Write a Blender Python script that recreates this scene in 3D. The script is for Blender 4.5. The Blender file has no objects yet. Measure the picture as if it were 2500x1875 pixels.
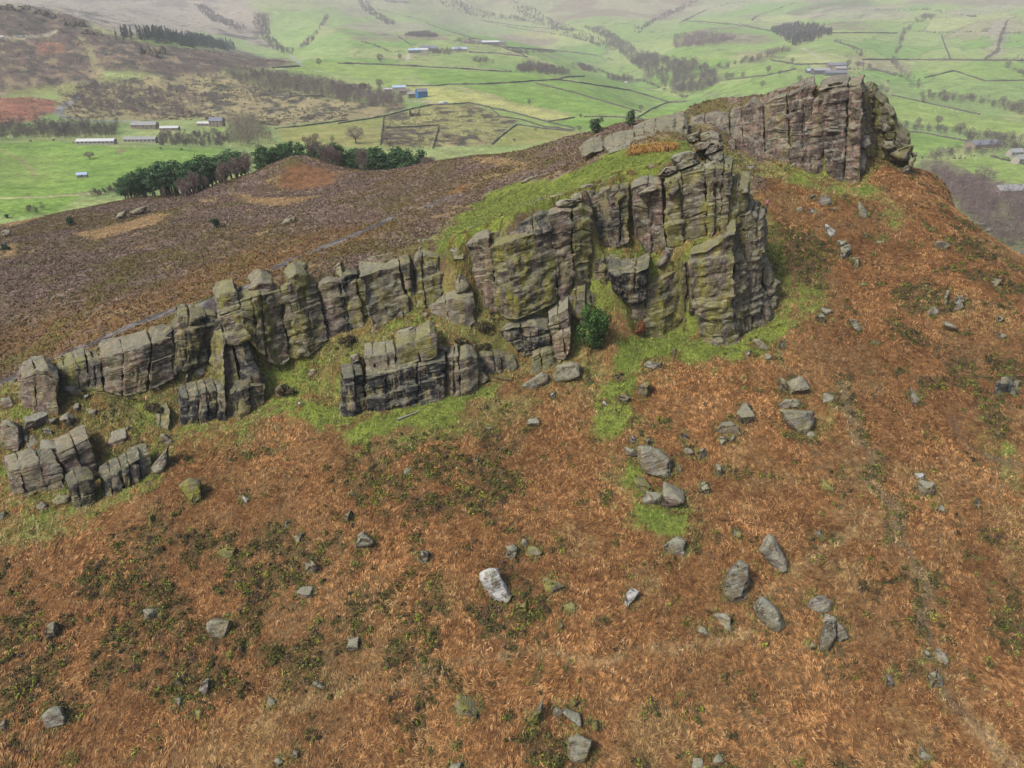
import bpy, bmesh, math, random
import numpy as np
from mathutils import Vector, Matrix, geometry as mgeo

S = bpy.context.scene
COL = S.collection
R = math.radians
# ------------------------------------------------------------------ camera, world, sun, exposure
PITCH = R(29.0)
SP, CP = math.sin(PITCH), math.cos(PITCH)
FPX, CX, CY = 1734.0, 1250.0, 937.5          # focal length and centre in the photograph's 2500 x 1875 frame
cam_data = bpy.data.cameras.new('camera')
cam_data.sensor_width = 36.0
cam_data.lens = 36.0 * FPX / 2500.0
cam_data.clip_start, cam_data.clip_end = 0.5, 20000.0
cam = bpy.data.objects.new('camera', cam_data)
cam.location = (0, 0, 0)
cam.rotation_euler = (R(90) - PITCH, 0, 0)
COL.objects.link(cam)
S.camera = cam

HAZE = 1.15e-4
SUN_EL, SUN_AZ = R(50), R(238)               # azimuth clockwise from +Y: behind the camera, to its left
world = bpy.data.worlds.new('World')
S.world = world
world.use_nodes = True
wn = world.node_tree
sky = wn.nodes.new('ShaderNodeTexSky')
sky.sky_type = 'NISHITA'
sky.sun_disc = False
sky.sun_elevation = SUN_EL
sky.sun_rotation = SUN_AZ
sky.altitude = 400
sky.air_density = 1.0
sky.dust_density = 6.0
sky.ozone_density = 0.6
bg = wn.nodes['Background']
bg.inputs['Strength'].default_value = 0.075
wn.links.new(sky.outputs[0], bg.inputs[0])

sun_data = bpy.data.lights.new('sun', 'SUN')
sun_data.energy = 1.5
sun_data.angle = R(11)
sun_data.color = (1.0, 0.965, 0.92)
sun = bpy.data.objects.new('sun', sun_data)
sd = Vector((math.sin(SUN_AZ) * math.cos(SUN_EL), math.cos(SUN_AZ) * math.cos(SUN_EL), math.sin(SUN_EL)))
sun.rotation_euler = (-sd).to_track_quat('-Z', 'Y').to_euler()
sun.location = (-40, -60, 120)
COL.objects.link(sun)
S.view_settings.view_transform = 'Standard'
S.view_settings.look = 'None'
S.view_settings.exposure = 1.33
S.view_settings.gamma = 1.0
try:
    S.cycles.max_bounces = 6
    S.cycles.diffuse_bounces = 3
    S.cycles.glossy_bounces = 2
    S.cycles.volume_bounces = 0
    S.cycles.use_denoising = True
    S.cycles.caustics_reflective = S.cycles.caustics_refractive = False
except Exception:
    pass

# ------------------------------------------------------------------ small helpers
rng = np.random.default_rng(7)

def tag(o, label=None, cat=None, group=None, kind=None):
    if label: o['label'] = label
    if cat: o['category'] = cat
    if group: o['group'] = group
    if kind: o['kind'] = kind
    return o

def link(name, me, mat=None, parent=None, loc=None):
    o = bpy.data.objects.new(name, me)
    COL.objects.link(o)
    if mat is not None and me is not None and not me.materials: me.materials.append(mat)
    if parent is not None: o.parent = parent
    if loc is not None: o.location = loc
    return o

def mesh_np(name, V, F, smooth=True, col=None, fcol=None):
    """V (n,3); F (m,k) with k 3 or 4; col (n,3) vertex colours in attribute Col"""
    V = np.ascontiguousarray(V, dtype=np.float32); F = np.ascontiguousarray(F, dtype=np.int32)
    me = bpy.data.meshes.new(name)
    m, k = F.shape
    me.vertices.add(len(V)); me.vertices.foreach_set('co', V.ravel())
    me.loops.add(m * k); me.loops.foreach_set('vertex_index', F.ravel())
    me.polygons.add(m)
    me.polygons.foreach_set('loop_start', np.arange(m, dtype=np.int32) * k)
    try: me.polygons.foreach_set('loop_total', np.full(m, k, dtype=np.int32))
    except Exception: pass
    me.update(calc_edges=True)
    if smooth: me.polygons.foreach_set('use_smooth', np.ones(m, dtype=bool))
    if col is not None:
        a = me.color_attributes.new('Col', 'FLOAT_COLOR', 'POINT')
        c = np.ones((len(V), 4), dtype=np.float32); c[:, :col.shape[1]] = col
        a.data.foreach_set('color', c.ravel())
    return me

def py_mesh(name, verts, faces, smooth=False):
    me = bpy.data.meshes.new(name)
    me.from_pydata([tuple(v) for v in verts], [], faces)
    me.update()
    if smooth: me.polygons.foreach_set('use_smooth', [True] * len(me.polygons))
    return me

PERM = rng.permutation(256)
RTAB = rng.random(256)
def vnoise(p, seed=0):
    """value noise in [-1,1], p (...,3)"""
    p = np.asarray(p, dtype=np.float64)
    i = np.floor(p).astype(np.int64); f = p - i
    f = f * f * f * (f * (f * 6 - 15) + 10)
    x, y, z = i[..., 0] + seed * 17, i[..., 1] + seed * 31, i[..., 2] + seed * 53
    def h(a, b, c): return RTAB[PERM[(PERM[(PERM[a & 255] + b) & 255] + c) & 255]]
    fx, fy, fz = f[..., 0], f[..., 1], f[..., 2]
    def lx(b, c): return h(x, b, c) * (1 - fx) + h(x + 1, b, c) * fx
    a = lx(y, z) * (1 - fy) + lx(y + 1, z) * fy
    b = lx(y, z + 1) * (1 - fy) + lx(y + 1, z + 1) * fy
    return (a * (1 - fz) + b * fz) * 2 - 1
def fbm(p, oct=4, seed=0, gain=0.5):
    p = np.asarray(p, dtype=np.float64); r = 0; a = 1; t = 0
    for k in range(oct):
        r = r + a * vnoise(p * (2.03 ** k), seed + k); t += a; a *= gain
    return r / t
def xy0(x, y, s): return np.stack([x / s, y / s, np.zeros_like(x)], -1)
def sstep(a, b, x):
    t = np.clip((x - a) / (b - a), 0, 1); return t * t * (3 - 2 * t)

# ------------------------------------------------------------------ pixels of the photograph <-> the place
def ray(px, py):
    u = (np.asarray(px, float) - CX) / FPX; v = (np.asarray(py, float) - CY) / FPX
    return np.stack([u, CP - v * SP, -SP - v * CP], -1)
def at_y(px, py, Y):
    d = ray(px, py); return d * (np.asarray(Y, float) / d[..., 1])[..., None]
def proj(P):
    P = np.asarray(P, float)
    D = P[..., 1] * CP - P[..., 2] * SP
    v = -(P[..., 1] * SP + P[..., 2] * CP) / D
    return CX + FPX * P[..., 0] / D, CY + FPX * v, D
PA, PB, PC = -86.25, 0.325, 0.04              # the slope of the hill below the crags: z = PA + PB y + PC x
def plane(x, y): return PA + PB * y + PC * x
def at_h(px, py, h=0.0):
    """point on the ray whose height above the slope is h"""
    d = ray(px, py); den = d[..., 2] - PB * d[..., 1] - PC * d[..., 0]
    return d * ((PA + np.asarray(h, float)) / den)[..., None]
ZOOM = {'A': (1400, 300, 4), 'B': (1400, 520, 4), 'C': (1700, 180, 4), 'D': (1050, 420, 4), 'E': (700, 600, 4),
        'F': (1000, 680, 4), 'G': (350, 600, 4), 'H': (0, 780, 2.2947), 'I': (0, 900, 4.148), 'J': (0, 600, 2.592),
        'K': (1500, 900, 1.702), 'L': (825, 1100, 2.141), 'M': (0, 1200, 2.4576), 'N': (2000, 400, 2.764),
        'P': (0, 0, 2.592), 'Q': (825, 0, 2.592), 'R': (1650, 0, 2.592), 'T': (1400, 300, 2.592), 'X': (0, 0, 1)}
def Zp(z, pts):
    ox, oy, s = ZOOM[z]; a = np.asarray(pts, float)
    return np.stack([ox + a[:, 0] / s, oy + a[:, 1] / s], -1)
def resample(poly, n):
    poly = np.asarray(poly, float); d = np.r_[0, np.cumsum(np.hypot(*np.diff(poly[:, :2], axis=0).T))]
    t = np.linspace(0, d[-1], n)
    return np.stack([np.interp(t, d, poly[:, k]) for k in range(poly.shape[1])], -1)
def blur(a, s):
    r = int(max(1, round(3 * s))); k = np.exp(-0.5 * (np.arange(-r, r + 1) / s) ** 2); k /= k.sum()
    for ax in (0, 1):
        pad = [(r, r) if i == ax else (0, 0) for i in range(2)]
        b = np.pad(a, pad, mode='edge'); out = np.zeros_like(a)
        for i, w in enumerate(k):
            sl = [slice(None)] * 2; sl[ax] = slice(i, i + a.shape[ax]); out += w * b[tuple(sl)]
        a = out
    return a
def inside(poly, x, y):
    """points in polygon; x, y flat arrays"""
    res = np.zeros(x.shape, bool); poly = np.asarray(poly)
    bb = (x >= poly[:, 0].min()) & (x <= poly[:, 0].max()) & (y >= poly[:, 1].min()) & (y <= poly[:, 1].max())
    ix = np.nonzero(bb)[0]
    if len(ix) == 0: return res
    X, Y = x[ix], y[ix]; r = np.zeros(len(ix), bool)
    j = len(poly) - 1
    for i in range(len(poly)):
        xi, yi = poly[i]; xj, yj = poly[j]
        if yi != yj:
            c = ((yi > Y) != (yj > Y)) & (X < (xj - xi) * (Y - yi) / (yj - yi) + xi)
            r ^= c
        j = i
    res[ix] = r
    return res

# ------------------------------------------------------------------ node helpers for materials
class NT:
    def __init__(s, name):
        s.m = bpy.data.materials.new(name); s.m.use_nodes = True; s.t = s.m.node_tree
        s.b = s.t.nodes['Principled BSDF']; s.b.inputs['Roughness'].default_value = 0.9
        s.b.inputs['Specular IOR Level'].default_value = 0.15
    def n(s, typ, **kw):
        x = s.t.nodes.new(typ)
        for k, v in kw.items(): setattr(x, k, v)
        return x
    def l(s, a, b): s.t.links.new(a, b)
    def noise(s, vec, scale, detail=4, rough=0.55, dist=0.0):
        x = s.n('ShaderNodeTexNoise'); x.inputs['Scale'].default_value = scale; x.inputs['Detail'].default_value = detail
        x.inputs['Roughness'].default_value = rough; x.inputs['Distortion'].default_value = dist
        if vec is not None: s.l(vec, x.inputs['Vector'])
        return x.outputs['Fac']
    def ramp(s, fac, a, b, lo=0.0, hi=1.0):
        x = s.n('ShaderNodeMapRange'); x.interpolation_type = 'SMOOTHSTEP'
        x.inputs['From Min'].default_value = a; x.inputs['From Max'].default_value = b
        x.inputs['To Min'].default_value = lo; x.inputs['To Max'].default_value = hi
        s.l(fac, x.inputs['Value']); return x.outputs[0]
    def math(s, op, a, b=None):
        x = s.n('ShaderNodeMath', operation=op)
        for i, v in enumerate((a, b)):
            if v is None: continue
            if isinstance(v, (int, float)): x.inputs[i].default_value = v
            else: s.l(v, x.inputs[i])
        return x.outputs[0]
    def mix(s, fac, a, b, mode='MIX'):
        x = s.n('ShaderNodeMix', data_type='RGBA', blend_type=mode)
        for sock, v in ((x.inputs[0], fac), (x.inputs[6], a), (x.inputs[7], b)):
            if isinstance(v, (int, float)): sock.default_value = v
            elif isinstance(v, (tuple, list)): sock.default_value = (*v[:3], 1)
            else: s.l(v, sock)
        return x.outputs[2]
    def scale(s, vec, sx, sy, sz, rot=(0, 0, 0)):
        x = s.n('ShaderNodeMapping'); x.inputs['Scale'].default_value = (sx, sy, sz); x.inputs['Rotation'].default_value = rot
        s.l(vec, x.inputs['Vector']); return x.outputs[0]
    def base(s, c): s.l(c, s.b.inputs['Base Color'])
    def bump(s, h, strength, dist):
        x = s.n('ShaderNodeBump'); x.inputs['Strength'].default_value = strength; x.inputs['Distance'].default_value = dist
        s.l(h, x.inputs['Height']); s.l(x.outputs[0], s.b.inputs['Normal'])

def plain(name, c, rough=0.85, var=0.25, sc=3.0, metal=0.0):
    t = NT(name); g = t.n('ShaderNodeNewGeometry').outputs['Position']
    f = t.noise(g, sc, 4)
    k = t.ramp(f, 0.3, 0.7, 1 - var, 1 + var)
    v = t.n('ShaderNodeVectorMath', operation='SCALE'); v.inputs[0].default_value = c; t.l(k, v.inputs['Scale'])
    t.base(v.outputs[0]); t.b.inputs['Roughness'].default_value = rough; t.b.inputs['Metallic'].default_value = metal
    return t.m
def veg_mat(name, var=0.35, sc=1.3):
    """colour attribute of the leaves, varied a little"""
    t = NT(name); a = t.n('ShaderNodeAttribute', attribute_name='Col').outputs['Color']
    g = t.n('ShaderNodeNewGeometry').outputs['Position']
    k = t.ramp(t.noise(g, sc, 3), 0.3, 0.7, 1 - var, 1 + var)
    v = t.n('ShaderNodeVectorMath', operation='SCALE'); t.l(a, v.inputs[0]); t.l(k, v.inputs['Scale'])
    t.base(v.outputs[0]); t.b.inputs['Roughness'].default_value = 0.8
    return t.m
# ------------------------------------------------------------------ the hill: control points -> height field
def h_of(P): return P[..., 2] - plane(P[..., 0], P[..., 1])
ctrl = []                                     # world x, y, height above the slope
steep = []                                    # world x, y near rock faces (kept crisp)
def add_line(P, sh=0.0, dz=0.0, st=True):
    P = np.array(P, float).reshape(-1, 3); P[:, 1] += sh; P[:, 2] += dz
    for p in P:
        ctrl.append((p[0], p[1], p[2] - plane(p[0], p[1])))
        if st: steep.append((p[0], p[1]))
    return P
def line_h(pts, n=None):                      # pts rows: px, py, h
    q = np.asarray(pts, float)
    n = n or int(2 + np.hypot(*np.diff(q[:, :2], axis=0).T).sum() / 14)
    q = resample(q, n); return at_h(q[:, 0], q[:, 1], q[:, 2])
def line_y(pts, n=None):                      # pts rows: px, py, Y
    q = np.asarray(pts, float)
    n = n or int(2 + np.hypot(*np.diff(q[:, :2], axis=0).T).sum() / 14)
    q = resample(q, n); return at_y(q[:, 0], q[:, 1], q[:, 2])

# feet of the lower crags
low_base = [
    [(-60, 1225, 0), (27, 1197, 0), (108, 1192, 0), (160, 1172, 0), (178, 1237, 0), (231, 1221, 0), (256, 1204, 0), (320, 1184, 0), (360, 1165, 0)],
    [(430, 1025, 0), (556, 1018, 0), (600, 1002, 0), (650, 980, 0), (700, 960, 1), (755, 935, 1.5)],
    [(820, 1000, 0), (860, 1010, 0), (895, 995, 0), (950, 997, 0), (1020, 985, 0), (1082, 967, 0), (1125, 960, 0), (1166, 942, 0), (1180, 905, .8), (1260, 890, .5), (1300, 897, 0), (1337, 885, 0), (1372, 865, 0), (1395, 838, .5)],
    [(1572, 820, 0), (1612, 817, 0), (1655, 800, 0), (1690, 812, 0), (1712, 825, 0), (1742, 837, 0), (1775, 837, 0), (1815, 820, 0), (1828, 795, 0), (1887, 777, 0)]]
LB = [add_line(line_h(l), sh=2.0) for l in low_base]
# fronts of the terraces above them
low_top = [
    [(22, 1150), (60, 1138), (96, 1129), (142, 1112), (183, 1088), (217, 1068)],
    [(200, 1188), (250, 1165), (300, 1135), (345, 1118), (368, 1105)],
    [(444, 970), (502, 959), (548, 955), (594, 943), (648, 939), (690, 925)],
    [(837, 912), (885, 900), (950, 880), (1025, 862), (1075, 845), (1100, 862), (1165, 868), (1215, 850), (1228, 806), (1275, 797), (1310, 795), (1340, 780), (1385, 754)]]
low_topY = [[84.3, 84.3, 84.5, 86.5, 88, 89], [83.5, 84.3, 85.5, 86.5, 87.5], [96, 96.3, 96.5, 97, 97.6, 98.5],
            [96.5, 96.8, 97, 97.5, 98, 98.3, 98.8, 101.5, 103.5, 104.5, 105.2, 106, 106.5]]
for l, Y in zip(low_top, low_topY):
    add_line(line_y([(a, b, y) for (a, b), y in zip(l, Y)]), sh=2.6, dz=-0.1)
# feet of the upper crags
up_base = [(-60, 960, 3), (20, 975, 3), (54, 972, 3.5), (100, 985, 3.5), (139, 990, 3.5), (148, 941, 4), (213, 926, 4), (255, 935, 4), (301, 943, 4), (361, 928, 4), (423, 898, 4.5),
           (450, 882, 5), (505, 866, 5), (545, 905, 4), (585, 912, 3.8), (635, 905, 4), (655, 865, 4.5), (702, 857, 4.6), (750, 845, 5), (785, 824, 5), (822, 807, 5.5), (842, 797, 5.6), (885, 775, 6),
           (905, 788, 6), (967, 760, 6), (1012, 747, 6), (1060, 757, 6), (1102, 772, 6), (1157, 762, 6.3), (1175, 732, 7), (1212, 735, 7), (1257, 756, 7), (1302, 740, 7), (1360, 713, 7), (1400, 703, 7), (1437, 690, 7)]
UB = line_h(up_base); add_line(UB, sh=2.0)
ub_px = np.array([p[0] for p in up_base], float)
ub_Y = at_h(*np.array(up_base, float).T)[:, 1]
def Yub(px): return np.interp(px, ub_px, ub_Y)
up_top = [(-60, 965), (0, 945), (60, 925), (130, 895), (210, 878), (260, 850), (340, 838), (420, 818), (440, 778), (520, 745), (610, 715), (700, 690), (770, 680), (830, 668), (880, 664), (925, 652), (975, 646), (1010, 622),
          (1065, 618), (1130, 596), (1180, 568), (1240, 540), (1320, 512), (1400, 495), (1440, 480)]
add_line(line_y([(a, b, Yub(a) + 3.0) for a, b in up_top]), sh=2.4, dz=0.7)
# the big crag: ledges half way up, then its top
main_ledge = [(1445, 700, 111), (1490, 655, 111.5), (1560, 662, 111.5), (1600, 640, 111.5), (1690, 625, 109.5), (1780, 582, 109.5)]
add_line(line_y(main_ledge), sh=1.6)
main_back = [(1455, 600, 116), (1490, 572, 116), (1560, 590, 115.5), (1600, 613, 114.5), (1640, 600, 114), (1700, 570, 113), (1765, 545, 113)]
add_line(line_y(main_back), sh=2.4)
main_top = [(1452, 465, 118), (1508, 430, 118.5), (1604, 430, 117.5), (1651, 398, 117.5), (1697, 372, 118), (1745, 372, 119)]
add_line(line_y(main_top), sh=3.2, dz=-0.4)
add_line(line_h([(1800, 470, 1), (1822, 480, 0), (1862, 540, 0), (1885, 640, 0), (1900, 740, 0)], 10))
# meadow, slabs, heath and summit
def pts_y(L): add_line(at_y(*np.array(L, float).T), st=False)
def pts_h(L): add_line(at_h(*np.array(L, float).T), st=False)
pts_y([(1420, 460, 126), (1450, 445, 124), (1480, 385, 137), (1600, 402, 123), (1600, 360, 133), (1680, 348, 131), (1560, 395, 127), (1430, 385, 143), (1560, 330, 150), (1670, 306, 152), (1735, 335, 135),
       (1430, 340, 168), (1560, 290, 172), (1700, 238, 180), (1830, 208, 178), (1850, 243, 171), (1960, 208, 166), (2000, 218, 160), (2085, 222, 157), (1740, 300, 168)])
SBASE = [(1700, 330, 0), (1737, 340, 0), (1813, 345, 0), (1840, 372, 0), (1867, 376, 0), (1930, 393, 0), (1985, 417, 0), (2040, 433, 0), (2085, 440, 0), (2120, 400, 0), (2150, 385, 0)]
SB = add_line(line_h(SBASE), sh=2.2)
STOP = [(1712, 283, 171.5), (1760, 275, 170.5), (1810, 268, 169), (1840, 258, 166), (1895, 243, 163), (1950, 225, 160), (2000, 212, 157), (2060, 207, 155), (2100, 205, 153.5)]
add_line(line_y(STOP), sh=4.5, dz=-0.5)
# the moor behind the crags
pts_y([(-80, 920, 106), (100, 890, 108), (300, 800, 112), (500, 720, 116), (700, 650, 122), (900, 610, 124), (1100, 560, 127), (1250, 510, 130), (1380, 460, 136),
       (-100, 850, 114), (-100, 700, 142), (0, 700, 140), (0, 600, 187), (-80, 560, 232), (0, 560, 230), (150, 520, 242), (300, 485, 256), (480, 468, 262),
       (200, 640, 160), (400, 600, 165), (600, 560, 167), (900, 520, 162), (1000, 450, 185), (1200, 480, 150), (1200, 400, 187), (1300, 400, 172), (1200, 370, 202), (1430, 330, 176), (1320, 345, 190),
       (1050, 393, 205), (800, 432, 235), (620, 425, 262), (700, 398, 240), (735, 388, 240), (790, 405, 238), (900, 415, 225), (1560, 285, 178), (300, 560, 195), (650, 480, 215)])
def pts_w(L):
    for x, y, z in L: ctrl.append((x, y, z - plane(x, y)))
pts_w([(-250, 250, -84), (-200, 275, -84), (-150, 300, -82), (-100, 300, -74), (-60, 300, -73), (-30, 275, -70), (-10, 250, -58), (15, 235, -56), (40, 225, -52), (60, 215, -47), (85, 205, -42),
       (-270, 345, -118), (-180, 345, -112), (-100, 345, -98), (-40, 345, -100), (10, 345, -112), (60, 345, -120), (110, 345, -140), (190, 345, -150), (40, 270, -85), (100, 260, -90),
       (-280, 120, -58), (-280, 200, -75), (115, 185, -50), (105, 170, -38), (100, 210, -60), (140, 220, -95), (190, 250, -130), (50, 300, -105)])
# the slope below, and where it rolls over at the right
for px, py in [(-100, 1300), (100, 1300), (300, 1300), (500, 1250), (700, 1080), (760, 1010), (300, 1220), (420, 1120), (600, 1070), (800, 1060), (950, 1050), (1100, 1010), (1250, 960), (1350, 920), (1450, 880), (1540, 860),
               (1650, 870), (1750, 880), (1850, 850), (1950, 770), (1990, 680), (1950, 600), (1900, 520), (1850, 420), (1800, 400), (1950, 450), (2100, 500), (2200, 560), (2150, 450), (2200, 430),
               (2240, 425), (2270, 465), (2300, 503), (2350, 540), (2400, 575), (2450, 608), (2500, 640), (2600, 710), (2300, 700), (2450, 800), (2250, 900), (2100, 1000), (2450, 1100), (2650, 900),
               (0, 1500), (500, 1500), (1000, 1300), (1500, 1300), (2000, 1300), (2600, 1300), (-150, 1800), (600, 1800), (1250, 1800), (1900, 1800), (2650, 1800), (1250, 2400), (0, 2400), (2500, 2400), (-300, 1400), (2900, 1400)]:
    p = at_h(px, py, 0.0); ctrl.append((p[0], p[1], 0.0))
for px, py in [(2240, 420), (2300, 500), (2400, 572), (2500, 637), (2600, 706)]:
    p = at_h(px, py, 0.0)
    for k, dz in ((14, -5), (32, -24), (60, -60)):
        ctrl.append((p[0] + k * .8, p[1] + k * .6, p[2] + dz - plane(p[0] + k * .8, p[1] + k * .6)))
ctrl += [(110, 50, -3), (140, 50, -18), (190, 40, -55), (190, 120, -80), (110, 5, -3), (-280, 5, 0), (-280, 60, 0), (190, 5, -50), (0, 5, 0)]

HX0, HX1, HY0, HY1, HS = -265.0, 175.0, 14.0, 340.0, 0.5
HNX, HNY = int((HX1 - HX0) / HS) + 1, int((HY1 - HY0) / HS) + 1
gx, gy = np.meshgrid(np.linspace(HX0, HX1, HNX), np.linspace(HY0, HY1, HNY))
C = np.array(ctrl)
key = {}
for c in C: key.setdefault((round(c[0] / .35), round(c[1] / .35)), c)
C = np.array(list(key.values()))
res = mgeo.delaunay_2d_cdt([Vector(c[:2]) for c in C], [], [], 0, 1e-4)
TV = np.array([v[:] for v in res[0]]); orig = [o[0] for o in res[3]]; TH = C[orig, 2]
hgrid = np.zeros_like(gx)
for f in res[2]:
    if len(f) != 3: continue
    a, b, c = TV[f[0]], TV[f[1]], TV[f[2]]
    x0, x1 = min(a[0], b[0], c[0]), max(a[0], b[0], c[0]); y0, y1 = min(a[1], b[1], c[1]), max(a[1], b[1], c[1])
    i0, i1 = max(0, int((x0 - HX0) / HS)), min(HNX - 1, int((x1 - HX0) / HS) + 1)
    j0, j1 = max(0, int((y0 - HY0) / HS)), min(HNY - 1, int((y1 - HY0) / HS) + 1)
    if i1 < i0 or j1 < j0: continue
    X, Y = gx[j0:j1 + 1, i0:i1 + 1], gy[j0:j1 + 1, i0:i1 + 1]
    den = (b[1] - c[1]) * (a[0] - c[0]) + (c[0] - b[0]) * (a[1] - c[1])
    if abs(den) < 1e-9: continue
    w0 = ((b[1] - c[1]) * (X - c[0]) + (c[0] - b[0]) * (Y - c[1])) / den
    w1 = ((c[1] - a[1]) * (X - c[0]) + (a[0] - c[0]) * (Y - c[1])) / den
    w2 = 1 - w0 - w1
    m = (w0 >= -1e-6) & (w1 >= -1e-6) & (w2 >= -1e-6)
    hh = w0 * TH[f[0]] + w1 * TH[f[1]] + w2 * TH[f[2]]
    sub = hgrid[j0:j1 + 1, i0:i1 + 1]; sub[m] = hh[m]
st = np.zeros_like(gx); SPt = np.array(steep)
st[np.clip(((SPt[:, 1] - HY0) / HS).astype(int), 0, HNY - 1), np.clip(((SPt[:, 0] - HX0) / HS).astype(int), 0, HNX - 1)] = 1
near_rock = np.clip(blur(st, 4) * 60, 0, 1); near_rock = sstep(0.05, 0.6, near_rock)
hs, hl = blur(hgrid, 1.5), blur(hgrid, 8)
hgrid = hs * near_rock + hl * (1 - near_rock)
zgrid = hgrid + plane(gx, gy)
md = at_y(738, 412, 238); zgrid += 2.3 * np.exp(-(((gx - md[0]) / 17) ** 2 + ((gy - md[1]) / 14) ** 2))      # the bracken mound by the pines
und = 1 - 0.6 * near_rock
zgrid += und * (0.55 * fbm(xy0(gx, gy, 17), 3, 3) + 0.28 * fbm(xy0(gx, gy, 4.5), 3, 9) + 0.10 * fbm(xy0(gx, gy, 1.4), 2, 14))

def hill_z(x, y):
    x = np.asarray(x, float); y = np.asarray(y, float)
    fx = np.clip((x - HX0) / HS, 0, HNX - 1.001); fy = np.clip((y - HY0) / HS, 0, HNY - 1.001)
    i, j = fx.astype(int), fy.astype(int); fx -= i; fy -= j
    z = (zgrid[j, i] * (1 - fx) + zgrid[j, i + 1] * fx) * (1 - fy) + (zgrid[j + 1, i] * (1 - fx) + zgrid[j + 1, i + 1] * fx) * fy
    out = (x < HX0) | (x > HX1) | (y < HY0) | (y > HY1)
    return np.where(out, -1e4, z)

# ------------------------------------------------------------------ the valley and the hills beyond it
VP = [(0, 520, 335), (150, 400, 520), (60, 350, 600), (300, 352, 600), (480, 362, 600), (100, 440, 430), (330, 420, 450), (240, 345, 650), (290, 310, 770), (530, 300, 800), (100, 310, 730), (60, 260, 800),
      (0, 220, 900), (300, 230, 960), (350, 150, 1100), (100, 60, 1270), (100, 27, 1370), (-60, 15, 1350), (230, 75, 1300), (350, 92, 1330), (430, 118, 1480), (580, 125, 1450), (700, 145, 1450), (500, 190, 1080), (650, 205, 1050), (700, 300, 780), (800, 340, 640),
      (900, 330, 660), (990, 222, 1000), (1000, 300, 770), (1140, 252, 870), (1300, 280, 850), (1230, 200, 1060), (1400, 200, 1100), (1640, 245, 930), (1550, 280, 800), (1250, 330, 700), (1620, 170, 1450), (1500, 110, 1950), (1800, 190, 1250), (2020, 172, 1280), (1900, 90, 1800), (2200, 100, 1850),
      (2300, 190, 1220), (2400, 280, 900), (2450, 360, 690), (2400, 420, 570), (2250, 390, 640), (2400, 500, 440), (2500, 560, 380), (2300, 300, 850), (1000, 120, 1850), (1200, 105, 1950), (1000, 60, 2600), (1000, 5, 3500), (700, 60, 2300), (700, 5, 3300), (400, 60, 2200), (300, 8, 3100), (100, -5, 3000),
      (1300, 60, 2700), (1250, 5, 3700), (1600, 60, 2600), (1650, 5, 3600), (1900, 40, 2600), (2200, 5, 3000), (2480, 5, 2900), (1400, 30, 3100), (2500, 100, 1800), (850, 145, 1450), (1100, 160, 1400), (1300, 160, 1450)]
VA = np.array(VP, float); vw = at_y(VA[:, 0], VA[:, 1], VA[:, 2])
extra = np.array([(-200, 200, -150), (0, 200, -150), (150, 200, -150), (250, 250, -140), (-400, 300, -120), (-900, 600, -120), (700, 500, -135), (0, 420, -128), (150, 450, -132), (-150, 420, -104), (1100, 900, -130), (60, 330, -135)] +
                 [(a * Y, Y, z) for Y, z in ((4300, 30), (5200, 75), (7000, 60)) for a in (-1.1, -.8, -.5, -.25, 0, .25, .5, .8, 1.1)] + [(a * 2000, 2000, -60) for a in (-1.1, 1.15)])
vw = np.vstack([vw, extra])
def vfeat(x, y): return np.stack([x / y * 1.4, np.log(y)], -1)
VF = vfeat(vw[:, 0], vw[:, 1])
def tps(r2): return 0.5 * r2 * np.log(r2 + 1e-9)
n = len(VF); K = tps(((VF[:, None] - VF[None]) ** 2).sum(-1)) + np.eye(n) * 2e-3
A_ = np.zeros((n + 3, n + 3)); A_[:n, :n] = K; A_[:n, n] = 1; A_[:n, n + 1:] = VF; A_[n, :n] = 1; A_[n + 1:, :n] = VF.T
VW = np.linalg.solve(A_, np.r_[vw[:, 2], 0, 0, 0])
def valley_base(x, y):
    x = np.asarray(x, float); y = np.maximum(np.asarray(y, float), 60); f = vfeat(x, y); sh = f.shape[:-1]; f = f.reshape(-1, 2); out = np.empty(len(f))
    for i in range(0, len(f), 40000):
        q = f[i:i + 40000]
        out[i:i + 40000] = tps(((q[:, None] - VF[None]) ** 2).sum(-1)) @ VW[:n] + VW[n] + q @ VW[n + 1:]
    return out.reshape(sh)
VNA, VNR = 860, 620
va = np.linspace(-1.2, 1.15, VNA); vl = np.linspace(math.log(150), math.log(8000), VNR)
vA, vL = np.meshgrid(va, vl); vy = np.exp(vL); vx = vA * vy
vz = valley_base(vx, vy)
amp = np.interp(vy, [150, 600, 1500, 3500, 8000], [1, 3, 12, 34, 50])
vz += amp * (0.5 * fbm(np.stack([vA * 9, vL * 7, 0 * vA], -1), 4, 21)) + 0.12 * amp * fbm(np.stack([vA * 60, vL * 45, 0 * vA], -1), 2, 27)
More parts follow.
